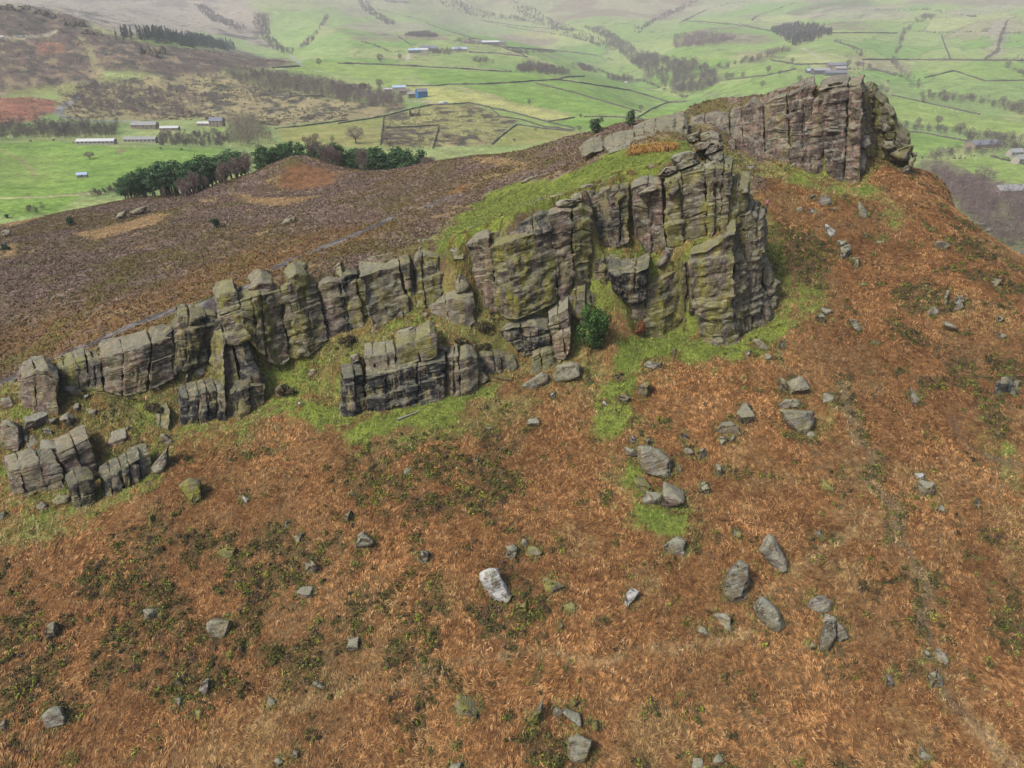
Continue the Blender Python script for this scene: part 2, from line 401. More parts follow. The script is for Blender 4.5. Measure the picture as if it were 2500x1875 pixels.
# the wooded fold of the valley and two side streams
def carve(px, depth, width):
    p = np.array(px, float); q = resample(np.c_[p, np.zeros(len(p))][:, :2], 60); w = []
    for a, b in q:
        d = ray(a, b); t = TT0; P = d[None] * t[:, None]; k = np.argmax(P[:, 2] < valley_base(P[:, 0], P[:, 1])); w.append(P[k, :2])
    w = np.array(w); m = np.full(vx.shape, 9.0)
    for c in w: m = np.minimum(m, ((vx - c[0]) ** 2 + ((vy - c[1]) * .6) ** 2) / (width * c[1] / 1500) ** 2)
    return -depth * np.exp(-m)
TT0 = np.exp(np.linspace(math.log(300), math.log(6000), 260))
vz += carve([(1260, 20), (1330, 50), (1420, 85), (1500, 115), (1600, 165), (1660, 215)], 48, 130) + carve([(660, 40), (650, 80), (690, 130)], 34, 80) + carve([(2240, 60), (2210, 110), (2180, 150), (2240, 200)], 16, 70) + carve([(1080, 5), (1150, 30), (1260, 45)], 50, 110) + carve([(1700, 5), (1640, 30), (1560, 80)], 40, 110) + carve([(880, 0), (900, 30), (960, 60)], 30, 90) + carve([(480, 20), (520, 50), (600, 75)], 30, 110) + carve([(1900, 20), (1880, 60), (1830, 95)], 22, 80)
# the rocky hill at the far left has crags and lumps
rk = np.exp(-(((vx + 800) / 330) ** 2 + ((vy - 1230) / 330) ** 2)); vz += rk * 14 * np.abs(fbm(np.stack([vx / 60, vy / 60, 0 * vx], -1), 4, 33))
vz -= 70 * np.clip((260 - vy) / 110, 0, 1)
def valley_z(x, y):
    x = np.asarray(x, float); y = np.asarray(y, float); ys = np.maximum(y, 150.5)
    fx = np.clip((x / ys - va[0]) / (va[1] - va[0]), 0, VNA - 1.001); fy = np.clip((np.log(ys) - vl[0]) / (vl[1] - vl[0]), 0, VNR - 1.001)
    i, j = fx.astype(int), fy.astype(int); fx -= i; fy -= j
    z = (vz[j, i] * (1 - fx) + vz[j, i + 1] * fx) * (1 - fy) + (vz[j + 1, i] * (1 - fx) + vz[j + 1, i + 1] * fx) * fy
    return np.where(y < 151, -1e4, z)
def ground_z(x, y): return np.maximum(hill_z(x, y), valley_z(x, y))
TT = np.exp(np.linspace(math.log(35), math.log(9000), 1500))
def ground(px, py, far=False):
    """where the ray through a pixel meets the ground; far: the valley only"""
    d = ray(px, py)
    P = d[None] * TT[:, None]
    g = (valley_z if far else ground_z)(P[:, 0], P[:, 1]); m = np.nonzero(P[:, 2] < g)[0]
    if len(m) == 0: return d * 5000
    k = m[0]; lo, hi = (TT[k - 1], TT[k]) if k else (20, TT[0])
    for _ in range(24):
        t = (lo + hi) / 2; p = d * t
        if p[2] < (valley_z if far else ground_z)(p[0], p[1]): hi = t
        else: lo = t
    return d * hi
# ------------------------------------------------------------------ gritstone
def rock_material():
    t = NT('gritstone')
    g = t.n('ShaderNodeNewGeometry'); pos, nor = g.outputs['Position'], g.outputs['Normal']
    oi = t.n('ShaderNodeObjectInfo'); sep = t.n('ShaderNodeSeparateColor'); t.l(oi.outputs['Color'], sep.inputs[0])
    pink, green, black = sep.outputs[0], sep.outputs[1], sep.outputs[2]; pale = oi.outputs['Alpha']
    nz = t.n('ShaderNodeSeparateXYZ'); t.l(nor, nz.inputs[0]); up = nz.outputs['Z']
    big = t.noise(pos, 0.35, 4, 0.6); mid = t.noise(pos, 1.7, 5, 0.7); fine = t.noise(pos, 8.0, 4, 0.75)
    # beds rise gently to the right
    dot = t.n('ShaderNodeVectorMath', operation='DOT_PRODUCT'); t.l(pos, dot.inputs[0]); dot.inputs[1].default_value = (-.27, .12, 1)
    px = t.n('ShaderNodeSeparateXYZ'); t.l(pos, px.inputs[0])
    def beds(k, f):
        c = t.n('ShaderNodeCombineXYZ'); t.l(t.math('MULTIPLY', px.outputs['X'], f), c.inputs[0]); t.l(t.math('MULTIPLY', px.outputs['Y'], f), c.inputs[1]); t.l(t.math('MULTIPLY', dot.outputs['Value'], k), c.inputs[2]); return c.outputs[0]
    strat = t.noise(beds(2.3, .16), 1.0, 5, 0.7, 0.5); strat2 = t.noise(beds(6.5, .35), 1.0, 3, 0.6, 0.3)
    streak = t.noise(t.scale(pos, 1.0, 1.0, 0.10), 1.0, 5, 0.65, 0.4)
    streak2 = t.noise(t.scale(pos, 0.42, 0.42, 0.09), 1.3, 5, 0.65, 0.5)
    patch = t.noise(pos, 0.28, 5, 0.65, 0.4)
    c = t.mix(t.ramp(big, 0.38, 0.62), (0.155, 0.128, 0.100), (0.290, 0.235, 0.180))
    c = t.mix(t.math('MULTIPLY', t.ramp(t.noise(pos, 0.45, 4, 0.65, .5), 0.40, 0.56), pink), c, (0.310, 0.195, 0.158))
    c = t.mix(t.ramp(mid, 0.42, 0.66, 0.0, 0.65), c, (0.062, 0.055, 0.048))
    c = t.mix(t.ramp(strat, 0.50, 0.62, 0.0, 0.62), c, (0.050, 0.043, 0.038))
    c = t.mix(t.ramp(strat2, 0.56, 0.66, 0.0, 0.45), c, (0.042, 0.037, 0.033))
    # algae in broad runs down the faces
    c = t.mix(t.math('MULTIPLY', t.ramp(streak2, 0.43, 0.58), green), c, (0.260, 0.235, 0.034))
    c = t.mix(t.math('MULTIPLY', t.ramp(t.noise(pos, 0.8, 5, 0.7), 0.46, 0.60), t.math('MULTIPLY', green, 0.8)), c, (0.135, 0.138, 0.040))
    # black water stains, in runs and in patches
    c = t.mix(t.math('MULTIPLY', t.ramp(streak, 0.46, 0.53), t.math('MULTIPLY', black, 1.0)), c, (0.013, 0.014, 0.016))
    c = t.mix(t.math('MULTIPLY', t.ramp(patch, 0.48, 0.55), t.math('MULTIPLY', black, 0.95)), c, (0.017, 0.019, 0.022))
    # pale grey green crust and white specks
    crust = t.math('MULTIPLY', t.ramp(t.math('ADD', t.math('MULTIPLY', up, 0.30), t.noise(pos, 1.1, 6, 0.75)), 0.56, 0.76), pale)
    c = t.mix(t.math('MULTIPLY', crust, .85), c, (0.30, 0.31, 0.245))
    c = t.mix(t.math('MULTIPLY', t.ramp(t.noise(t.scale(pos, 1, 1, .35), 2.6, 5, 0.8), 0.60, 0.68), pale), c, (0.50, 0.50, 0.46))
    top = t.math('MULTIPLY', t.ramp(t.math('ADD', up, t.math('MULTIPLY', t.math('SUBTRACT', mid, 0.5), 1.8)), 0.55, 0.95), t.ramp(big, 0.35, 0.6, 0.25, 0.95))
    c = t.mix(t.math('MULTIPLY', top, t.math('MULTIPLY', green, 0.85)), c, (0.165, 0.155, 0.048))
    c = t.mix(t.ramp(fine, 0.45, 0.75, 0.0, 0.55), c, (0.040, 0.036, 0.032))
    c = t.mix(t.math('MULTIPLY', t.ramp(t.noise(pos, 0.7, 4, .6), .42, .52), t.math('SUBTRACT', t.math('MULTIPLY', pale, 2.5), 2.0)), c, (0.62, 0.62, 0.60))
    t.base(c)
    h = t.math('ADD', t.math('ADD', t.math('MULTIPLY', strat, 1.3), t.math('MULTIPLY', strat2, .5)), t.math('ADD', t.math('MULTIPLY', mid, 0.8), t.math('MULTIPLY', fine, 0.3)))
    t.bump(h, 1.0, 0.40)
    return t.m
ROCK = rock_material()
# pink, green algae, black streaks, pale lichen
TONE = {'grey': (.35, .35, .30, .45), 'pink': (.95, .30, .35, .45), 'green': (.25, .95, .40, .35), 'black': (.25, .35, .95, .35), 'dark': (.45, .50, .70, .25),
        'pale': (.30, .35, .30, .66), 'plain': (.40, .40, .25, .55), 'mossy': (.15, 1.0, .25, .45), 'purple': (.80, .12, .55, .40), 'olive': (.30, .80, .30, .45), 'white': (0, 0, .1, 1.0)}

def loose(k):
    a, b, c, d = TONE[k]
    if k == 'mossy': return (.1, 1.0, .15, .2)
    return (a * .7, b * .8, c * .45, d if d > .85 else d * .6 + .42)
CUBE = {}
def cube_grid(nx, ny, nz):
    """shared-vertex surface grid of a box: integer coordinates and quads"""
    k = (nx, ny, nz)
    if k in CUBE: return CUBE[k]
    idx = {}; co = []; F = []
    def v(i, j, l):
        q = (i, j, l)
        if q not in idx: idx[q] = len(co); co.append(q)
        return idx[q]
    for i in range(nx):
        for j in range(ny):
            F.append((v(i, j, 0), v(i + 1, j, 0), v(i + 1, j + 1, 0), v(i, j + 1, 0)))
            F.append((v(i, j, nz), v(i, j + 1, nz), v(i + 1, j + 1, nz), v(i + 1, j, nz)))
    for i in range(nx):
        for l in range(nz):
            F.append((v(i, 0, l), v(i, 0, l + 1), v(i + 1, 0, l + 1), v(i + 1, 0, l)))
            F.append((v(i, ny, l), v(i + 1, ny, l), v(i + 1, ny, l + 1), v(i, ny, l + 1)))
    for j in range(ny):
        for l in range(nz):
            F.append((v(0, j, l), v(0, j + 1, l), v(0, j + 1, l + 1), v(0, j, l + 1)))
            F.append((v(nx, j, l), v(nx, j, l + 1), v(nx, j + 1, l + 1), v(nx, j + 1, l)))
    CUBE[k] = (np.array(co, float), np.array(F))
    return CUBE[k]
def normals(V, F):
    n = np.zeros_like(V); a = V[F[:, 2]] - V[F[:, 0]]; b = V[F[:, -1]] - V[F[:, 1]]; fn = np.cross(a, b)
    for k in range(F.shape[1]): np.add.at(n, F[:, k], fn)
    return n / (np.linalg.norm(n, axis=1, keepdims=True) + 1e-9)
DIP = np.array([-0.27, 0.12, 1.0]) / np.linalg.norm([-0.27, 0.12, 1.0])
def weather(V, F, amp, seed, keep=None):
    N = normals(V, F)
    d = amp * (0.34 * fbm(V / 2.6 + 3.1, 3, seed) + 0.26 * fbm(V / 0.8, 3, seed + 5))
    bed = (V @ DIP)
    q = np.stack([V[:, 0] * .12, V[:, 1] * .12, bed * 1.15], -1)
    side = 1 - np.abs(N[:, 2])
    d += amp * side * (0.42 * np.minimum(0.25, fbm(q, 3, 77)) - 0.05)
    d -= amp * 0.55 * side * sstep(0.50, 0.66, vnoise(np.stack([V[:, 0] * .05, V[:, 1] * .05, bed * .62], -1), 91))
    d -= amp * 0.30 * side * sstep(0.45, 0.62, vnoise(np.stack([V[:, 0] * .08, V[:, 1] * .08, bed * 1.7 + 9], -1), 93))
    d -= amp * 0.20 * sstep(0.60, 0.85, vnoise(np.stack([V[:, 0] * .33, V[:, 1] * .33, bed * .06], -1), 95))
    ch = fbm(np.stack([V[:, 0] / 1.9 + 7, V[:, 1] / 1.9, bed / 1.5 + V[:, 0] * .12], -1), 2, seed + 9) * 2.6
    d += amp * 0.42 * side * (np.floor(ch) + sstep(0.35, 0.65, ch - np.floor(ch)))
    return V + N * d[:, None]

def poly_at(poly, s):
    d = np.r_[0, np.cumsum(np.hypot(*np.diff(poly, axis=0).T))]; d /= d[-1]
    e = np.clip(s, 0, 1)
    p = np.stack([np.interp(e, d, poly[:, 0]), np.interp(e, d, poly[:, 1])], -1)
    ends = poly[-1] - poly[0]
    return p + (s - e)[..., None] * ends
rocks_made = []
def crag(name, label, z, top, base, h=0.0, back=2.5, thick=7.0, rows=None, cols=None, tone='grey', cat='rock face', group=None, rnd=0.5, amp=0.55, Y=None, seed=None, push=0.35, gap=0.09, step=0.24, sink=1.6, dip=0.10):
    """a mass of jointed gritstone: blocks between the traced top edge and foot, each with its own depth, all one mesh"""
    top, base = Zp(z, top), Zp(z, base)
    seed = seed if seed is not None else len(rocks_made) * 7 + 3
    rg = np.random.default_rng(seed)
    bp = resample(base, 9)
    if Y is None: bY = at_h(bp[:, 0], bp[:, 1], h)[:, 1]
    else: bY = np.interp(np.linspace(0, 1, 9), np.linspace(0, 1, len(np.atleast_1d(Y))), np.atleast_1d(Y).astype(float))
    bs = np.linspace(0, 1, 9)
    def Fp(s, t):
        b, p = poly_at(base, s), poly_at(top, s)
        px = b * (1 - t[..., None]) + p * t[..., None]
        yy = np.interp(np.clip(s, 0, 1), bs, bY) + back * t
        return at_y(px[..., 0], px[..., 1], yy)
    e = np.array([0., 1.]); A = Fp(e, np.array([.5, .5])); L = np.linalg.norm(A[1] - A[0])
    H = np.linalg.norm(Fp(np.array([.5]), np.array([1.])) - Fp(np.array([.5]), np.array([0.])))
    nb = np.array([A[:, 0].mean(), A[:, 1].mean(), 0]); nb /= np.linalg.norm(nb)
    dist = A[0][1] / 105.0
    cols = cols or max(1, int(round(L / 5.5))); rows = rows or max(1, int(round(H / 3.4)))
    sb = np.linspace(0, 1, cols + 1); sb[1:-1] += rg.uniform(-.28, .28, cols - 1) / cols
    tb = np.linspace(0, 1, rows + 1); tb[1:-1] += rg.uniform(-.22, .22, rows - 1) / rows
    Vs, Fs, off = [], [], 0
    for i in range(cols):
        tcol = tb.copy(); tcol[1:-1] += rg.uniform(-.10, .10, rows - 1) / rows
        coff = rg.uniform(-push, push)
        k = 0
        while k < rows:
            span = 1
            while rows - k > span and rg.random() < 0.42: span += 1
            t0, t1 = tcol[k], tcol[k + span]; s0, s1 = sb[i], sb[i + 1]
            k += span
            W, Hh, T = L * (s1 - s0), H * (t1 - t0), thick
            if k - span == 0: t0 -= sink / H; Hh += sink
            st_ = step * max(1.0, dist)
            nx, ny, nz = [int(np.clip(round(q / st_), 3, 60)) for q in (W, Hh, T * .6)]
            co, F = cube_grid(nx, ny, nz)
            q = co / np.array([nx, ny, nz])
            g = gap * rg.uniform(.5, 1.7)
            sz = np.array([max(W - g, .3), max(Hh - gap * .30, .3), T])
            p = (q - .5) * sz
            r = np.minimum(rnd * rg.uniform(.35, .8) * (.6 if k >= rows else .22), sz.min() * 0.34)
            inn = np.clip(p, -(sz / 2 - r), sz / 2 - r); dd = p - inn; ln = np.linalg.norm(dd, axis=1, keepdims=True)
            p = inn + dd / np.maximum(ln, 1e-9) * np.minimum(ln, r)
            s_ = s0 + (p[:, 0] / W + .5) * (s1 - s0); t_ = t0 + (p[:, 1] / Hh + .5) * (t1 - t0)
            depth = p[:, 2] + T / 2
            V = Fp(s_, t_) + nb * (depth + coff + rg.uniform(-push, push) * .5)[:, None]
            V[:, 2] += depth * (dip if k >= rows else 0.02)
            V = weather(V, F, amp, seed + i)
            Vs.append(V); Fs.append(F[:, ::-1] + off); off += len(V)
    # the solid mass behind the joints
    nx, ny = int(np.clip(L / .8, 3, 40)), int(np.clip(H / .8, 3, 40)); co, F = cube_grid(nx, ny, 3); q = co / np.array([nx, ny, 3])
    q[:, 0] = .03 + q[:, 0] * .94; tt = -sink / H + q[:, 1] * (0.95 + sink / H)
    V = Fp(q[:, 0], tt) + nb * (0.55 + q[:, 2] * (thick - .8))[:, None]
    V = weather(V, F, .25, seed + 50); Vs.append(V); Fs.append(F[:, ::-1] + off)
    V = np.vstack(Vs); F = np.vstack(Fs)
    me = mesh_np(name, V, F); me.set_sharp_from_angle(angle=R(24))
    o = link(name, me, ROCK); tag(o, label, cat, group, 'thing')
    o.color = TONE[tone]
    rocks_made.append(o)
    return o

def hull_mesh(pts):
    bm = bmesh.new()
    for p in pts: bm.verts.new(p)
    r = bmesh.ops.convex_hull(bm, input=bm.verts[:])
    junk = [v for v in bm.verts if not v.link_faces]
    bmesh.ops.delete(bm, geom=junk, context='VERTS')
    bmesh.ops.dissolve_limit(bm, angle_limit=R(9), verts=bm.verts[:], edges=bm.edges[:])
    return bm
def finish_rock(bm, size, amp, seed, step, bevel=0.035):
    bmesh.ops.bevel(bm, geom=bm.edges[:], offset=size * bevel * .5, segments=2, affect='EDGES', clamp_overlap=True)
    bmesh.ops.triangulate(bm, faces=bm.faces[:])
    for _ in range(5):
        lg = [e for e in bm.edges if e.calc_length() > step * 1.5]
        if not lg or len(bm.verts) > 6000: break
        bmesh.ops.subdivide_edges(bm, edges=lg, cuts=1)
        bmesh.ops.triangulate(bm, faces=bm.faces[:])
    bm.verts.ensure_lookup_table()
    bmesh.ops.recalc_face_normals(bm, faces=bm.faces[:])
    V = np.array([v.co[:] for v in bm.verts]); F = np.array([[v.index for v in f.verts] for f in bm.faces])
    bm.free()
    return weather(V, F, amp, seed), F

def slab(name, label, z, outline, tone='grey', h=None, Y=None, depth=None, cat='boulder', group=None, foot=True, amp=None, up=1.0):
    """a block of the traced outline, standing where its foot meets the ground"""
    pts = Zp(z, outline); seed = len(rocks_made) * 11 + 5; rg = np.random.default_rng(seed)
    low = pts[np.argmax(pts[:, 1])]; c0 = pts.mean(0)
    if Y is not None: g = at_y(low[0], low[1], Y)
    elif h is not None: g = at_h(low[0], low[1], h)
    else: g = ground(c0[0] * .4 + low[0] * .6, low[1])
    D = g[1] * CP - g[2] * SP; m = D / FPX
    w, hh = np.ptp(pts[:, 0]) * m, np.ptp(pts[:, 1]) * m
    dep = depth or 0.75 * min(w, hh) + .12 * max(w, hh)
    P = []
    axis = ray(c0[0], c0[1]); axis = axis / np.linalg.norm(axis)
    ctr = g + np.array([0, axis[1], 0]) * dep * .45
    # the outline lies in the plane through the middle of the block, square to the line of sight
    Dm = ctr @ np.array([0, CP, -SP])
    mid = [ray(a, b) * Dm for a, b in pts]
    cm = np.mean(mid, 0)
    back = np.array([axis[0] * .5, axis[1], axis[2] * .25]); back /= np.linalg.norm(back)
    for p in mid:
        P.append(p)
        k = rg.uniform(.70, .90); P.append(cm + (p - cm) * k - axis * dep * rg.uniform(.22, .42))
        k = rg.uniform(.75, .95); P.append(cm + (p - cm) * k + back * dep * rg.uniform(.30, .50) - np.array([0, 0, .15 * dep]))
    bm = hull_mesh(P)
    size = min(w, hh)
    V, F = finish_rock(bm, size, amp if amp is not None else float(np.clip(.075 * size, .04, .28)), seed, max(.16, .0032 * D))
    me = mesh_np(name, V - g, F, False)
    o = link(name, me, ROCK, loc=g); tag(o, label, cat, group); o.color = loose(tone)
    rocks_made.append(o)
    return o

def boulder(label, z, cx, cy, w, hgt, tone='grey', group=None, name='boulder', cat='boulder', h=None, moss=False):
    """a loose block: centre, width and height as seen, standing on the ground at its foot"""
    ox, oy, s = ZOOM[z]; px, py, w, hgt = ox + cx / s, oy + cy / s, w / s * 1.18, hgt / s * 1.18
    seed = len(rocks_made) * 13 + 1; rg = np.random.default_rng(seed)
    g = ground(px, py + hgt * .34) if h is None else at_h(px, py + hgt * .34, h)
    D = g[1] * CP - g[2] * SP; m = D / FPX
    a = w * m * .53; c = hgt * m * .56; b = (a + c) * .5 * rg.uniform(.75, 1.1)
    n = int(rg.integers(9, 13)); P = []
    for k in range(n):
        d = rg.normal(size=3); d /= np.linalg.norm(d); d = np.sign(d) * np.abs(d) ** .66
        P.append(d * rg.uniform(.82, 1.05))
    P = np.array(P)
    ext = np.array([np.abs(P[:, 0]).max(), np.abs(P[:, 1]).max(), np.abs(P[:, 2]).max()])
    P = P / ext * np.array([a, b, c * .95])
    th = rg.uniform(-.25, .25); P = P @ np.array([[math.cos(th), 0, math.sin(th)], [0, 1, 0], [-math.sin(th), 0, math.cos(th)]])
    bm = hull_mesh(P)
    V, F = finish_rock(bm, min(a, c) * 1.5, float(np.clip(.075 * (a + c), .03, .24)), seed, max(.14, .003 * D))
    gg = np.array([g[0], g[1] + b * .2, g[2]])
    me = mesh_np(name, V + np.array([0, 0, c * .20]), F, False)
    o = link(name, me, ROCK, loc=gg); tag(o, label, cat, group); o.color = loose(tone)
    rocks_made.append(o)
    return o
# ------------------------------------------------------------------ the summit crag
crag('rock_buttress', 'low sloping left end of the purple summit crag', 'C', [(-60, 450), (60, 415), (180, 385), (320, 385)], [(-60, 640), (150, 650), (330, 655)], back=5, thick=9, cols=2, rows=1, tone='purple', amp=.6, rnd=.4)
crag('rock_buttress', 'narrow slab of the summit crag beside its leftmost black crack', 'C', [(335, 360), (435, 330)], [(335, 655), (455, 690)], back=5, thick=9, cols=1, rows=2, tone='purple', amp=.6, rnd=.6)
crag('rock_buttress', 'broad slab of the summit crag between its two straight black cracks', 'C', [(447, 335), (560, 275), (655, 310)], [(457, 685), (560, 760), (668, 785)], back=5, thick=9, cols=1, rows=1, tone='purple', amp=.7, rnd=.4, push=.25)
crag('rock_buttress', 'summit crag slab with small overhanging corner at its top', 'C', [(668, 290), (770, 235), (880, 215)], [(672, 785), (790, 815), (922, 858)], back=5, thick=10, cols=1, rows=2, tone='pink', amp=.7, rnd=.4, push=.3)
crag('rock_buttress', 'stepped middle of the summit crag with an orange stain low down', 'C', [(885, 215), (1000, 160), (1150, 105)], [(930, 858), (1010, 890), (1110, 945)], back=5, thick=10, cols=2, rows=2, tone='purple', amp=.8, rnd=.4, push=.4)
crag('rock_pillar', 'round topped pillar leaning on the middle of the summit crag', 'C', [(1130, 275), (1195, 240), (1270, 262)], [(1100, 940), (1170, 965), (1245, 945)], back=3.5, thick=6, cols=1, rows=2, tone='pink', amp=.6, rnd=1.0, cat='rock pillar')
crag('rock_buttress', 'tall square prow of the summit crag below the perched slab', 'C', [(1195, 165), (1290, 130), (1480, 108)], [(1262, 965), (1340, 1005), (1440, 1020)], back=5, thick=11, cols=1, rows=2, tone='purple', amp=.8, rnd=.4, push=.2, gap=.05)
crag('rock_buttress', 'right edge of the summit prow beyond an orange streaked crack', 'C', [(1490, 112), (1620, 90)], [(1445, 1020), (1530, 1045), (1600, 1065)], back=5, thick=10, cols=1, rows=2, tone='pink', amp=.8, rnd=.4, push=.3)
crag('rock_buttress', 'lichen covered blocky flank falling right of the summit prow', 'C', [(1615, 170), (1690, 150), (1760, 190)], [(1605, 720), (1700, 740), (1800, 720)], Y=[156, 158, 160], back=3, thick=8, cols=2, rows=5, tone='olive', amp=.8, rnd=.6, push=.9)
slab('perched_slab', 'long dark slab perched flat on top of the summit prow', 'C', [(1285, 100), (1340, 85), (1415, 70), (1435, 90), (1360, 118), (1300, 118)], 'dark', Y=157, depth=3, cat='boulder')
slab('capstone', 'pale jutting capstone at the left of the summit skyline', 'C', [(985, 145), (1060, 105), (1150, 80), (1158, 108), (1090, 140), (1010, 165)], 'plain', Y=164, depth=4, cat='boulder')
slab('capstone', 'flat brown capstone at the right corner of the summit skyline', 'C', [(1490, 105), (1560, 92), (1622, 86), (1618, 118), (1540, 138), (1492, 130)], 'plain', Y=156.5, depth=3.5, cat='boulder')
slab('boulder', 'big overhanging block jutting from the right flank of the summit crag', 'C', [(1775, 325), (1850, 280), (1935, 330), (1950, 400), (1905, 440), (1810, 390)], 'olive', Y=158, depth=5)
slab('boulder', 'square block under the big overhang on the summit flank', 'C', [(1765, 410), (1890, 405), (1895, 470), (1790, 490)], 'olive', Y=158, depth=4)
slab('boulder', 'grey block wedged below the square block on the summit flank', 'C', [(1815, 480), (1920, 480), (1925, 540), (1850, 580), (1810, 560)], 'plain', Y=157, depth=4)
slab('boulder', 'yellow lichened block on the summit flank', 'C', [(1830, 600), (1880, 550), (1965, 560), (1960, 630), (1850, 660)], 'mossy', Y=156.5, depth=4)
slab('boulder', 'grey rounded block at the foot of the blocky summit flank', 'C', [(1800, 690), (1830, 650), (1930, 650), (1955, 720), (1880, 750), (1810, 730)], 'plain', Y=156, depth=4)
slab('boulder', 'flat topped block above the mossy wedge right of the summit', 'C', [(1965, 625), (2010, 600), (2095, 620), (2095, 690), (1990, 685)], 'olive', Y=158, depth=4)
slab('boulder', 'big mossy wedge of rock jutting out right of the summit crag', 'C', [(1885, 785), (1960, 735), (2050, 700), (2120, 695), (2115, 770), (2065, 850), (1980, 865), (1920, 830)], 'olive', Y=154, depth=6)
slab('boulder', 'dark block under the mossy wedge right of the summit', 'C', [(2060, 850), (2140, 800), (2150, 850), (2110, 910), (2060, 920)], 'dark', Y=154, depth=4)
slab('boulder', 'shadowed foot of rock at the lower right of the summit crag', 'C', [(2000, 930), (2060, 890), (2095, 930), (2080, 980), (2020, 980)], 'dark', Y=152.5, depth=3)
slab('boulder', 'small dark block at the far right edge of the summit crag', 'C', [(2110, 770), (2155, 765), (2155, 805), (2115, 815)], 'dark', Y=156, depth=2.5)
slab('boulder', 'leaning dark slab against the right foot of the summit prow', 'C', [(1600, 800), (1640, 775), (1675, 840), (1650, 940), (1605, 1010), (1590, 930)], 'purple', Y=151, depth=3)
slab('boulder', 'white flecked block on the grassy flank beside the prow', 'C', [(1610, 600), (1690, 600), (1715, 690), (1660, 745), (1612, 720)], 'pale', Y=153, depth=4)

# ------------------------------------------------------------------ the big crag in the middle
crag('crag', 'broken blocky recess between the leaning wall and the big crag', 'A', [(170, 740), (330, 650), (545, 625)], [(215, 1100), (340, 1130), (540, 1080)], Y=[116, 116.5, 116], back=2.5, thick=7, cols=4, rows=5, tone='dark', amp=.6, rnd=.45, push=.8)
crag('crag', 'purple streaked upper wall above the left grassy ledge', 'A', [(555, 640), (700, 590), (865, 600)], [(590, 1040), (720, 1185), (825, 1260), (890, 1180)], Y=[115.2, 114.8, 114.2], back=2.2, thick=8, cols=2, rows=3, tone='pink', amp=.6, rnd=.3, push=.3)
crag('crag', 'pale white flecked wall in the middle of the big crag', 'A', [(895, 560), (1000, 520), (1150, 480), (1285, 460)], [(905, 1170), (1080, 1150), (1290, 1050)], Y=[114, 113.6, 113], back=2.5, thick=8, cols=2, rows=3, tone='olive', amp=.6, rnd=.3, push=.25)
crag('crag', 'cracked wall of narrow columns at the right of the big crag', 'A', [(1292, 450), (1420, 440), (1545, 460)], [(1295, 1050), (1400, 1030), (1495, 1000)], Y=[112.8, 112.6, 112.4], back=2.5, thick=8, cols=3, rows=4, tone='olive', amp=.55, rnd=.35, push=.4)
crag('crag', 'right shoulder of the big crag with a long slanting crack', 'A', [(1500, 690), (1600, 640), (1710, 630)], [(1495, 1010), (1590, 1290), (1680, 1260)], Y=[112.3, 112, 112.5], back=2.5, thick=8, cols=2, rows=3, tone='olive', amp=.6, rnd=.45, push=.4)
crag('crag', 'outer right corner of the big crag seen against the heather', 'A', [(1660, 920), (1720, 880), (1800, 920), (1855, 1010)], [(1670, 1290), (1780, 1260), (1870, 1200)], Y=[111.3, 112, 113.5], back=2.0, thick=7, cols=3, rows=3, tone='plain', amp=.6, rnd=.5, push=.5)
crag('rock_tower', 'jutting tower with a tuft of dry grass on its flat top', 'B', [(1125, 410), (1290, 370), (1420, 300), (1500, 205), (1585, 190)], [(1180, 930), (1300, 950), (1420, 940), (1555, 905)], Y=[107.3, 106.6, 106.2, 106.2], back=1.6, thick=6, cols=1, rows=2, tone='olive', amp=.7, rnd=.35, push=.2, cat='rock tower')
crag('crag', 'layered foot of the big crag below the grass topped tower', 'B', [(1200, 920), (1380, 940), (1480, 880), (1560, 880)], [(1230, 1220), (1370, 1275), (1500, 1275), (1610, 1240)], h=0, back=1.5, thick=6, cols=2, rows=4, tone='olive', amp=.7, rnd=.3, push=.3)
crag('rock_buttress', 'greenish square buttress at the lower left of the big crag', 'B', [(705, 725), (850, 655), (985, 565), (1065, 550)], [(690, 1200), (850, 1190), (1000, 1130), (1055, 1110)], h=0, back=2.6, thick=6, cols=1, rows=3, tone='green', amp=.65, rnd=.3, push=.2)
crag('crag', 'dark recessed columns between the buttress and the tower', 'B', [(1060, 490), (1180, 480)], [(1065, 1130), (1220, 1190)], Y=[109.8, 109.3], back=1.5, thick=5, cols=4, rows=3, tone='dark', amp=.5, rnd=.3, push=.5)
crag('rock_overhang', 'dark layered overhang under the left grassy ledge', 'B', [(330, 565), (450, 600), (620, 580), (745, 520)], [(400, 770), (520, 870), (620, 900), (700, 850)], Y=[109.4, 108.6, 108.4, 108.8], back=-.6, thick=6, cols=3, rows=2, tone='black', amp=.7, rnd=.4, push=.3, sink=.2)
crag('crag', 'small broken blocks below the dark overhang', 'B', [(330, 750), (520, 860), (700, 850)], [(400, 1030), (540, 1130), (695, 1200)], Y=[109.8, 109.2, 108.7], back=.8, thick=6, cols=4, rows=4, tone='olive', amp=.5, rnd=.35, push=.7)
crag('crag', 'grey slabby flank below the right shoulder of the big crag', 'B', [(1580, 420), (1680, 480), (1780, 460), (1840, 450)], [(1555, 900), (1660, 930), (1760, 890), (1840, 870)], Y=[107.4, 108.2, 109.5, 111], back=2, thick=6, cols=3, rows=3, tone='plain', amp=.7, rnd=.5, push=.5)
crag('crag', 'black stained foot of the big crag above the green strip', 'B', [(1560, 850), (1660, 800), (1780, 800), (1890, 790)], [(1600, 1235), (1690, 1130), (1820, 1060), (1955, 1030)], h=0, back=2, thick=6, cols=4, rows=4, tone='dark', amp=.7, rnd=.45, push=.5)
slab('boulder', 'grey slab leaning at the right edge of the big crag', 'B', [(1840, 440), (1890, 425), (1930, 520), (1990, 690), (1930, 770), (1835, 700)], 'plain', Y=113, depth=4)
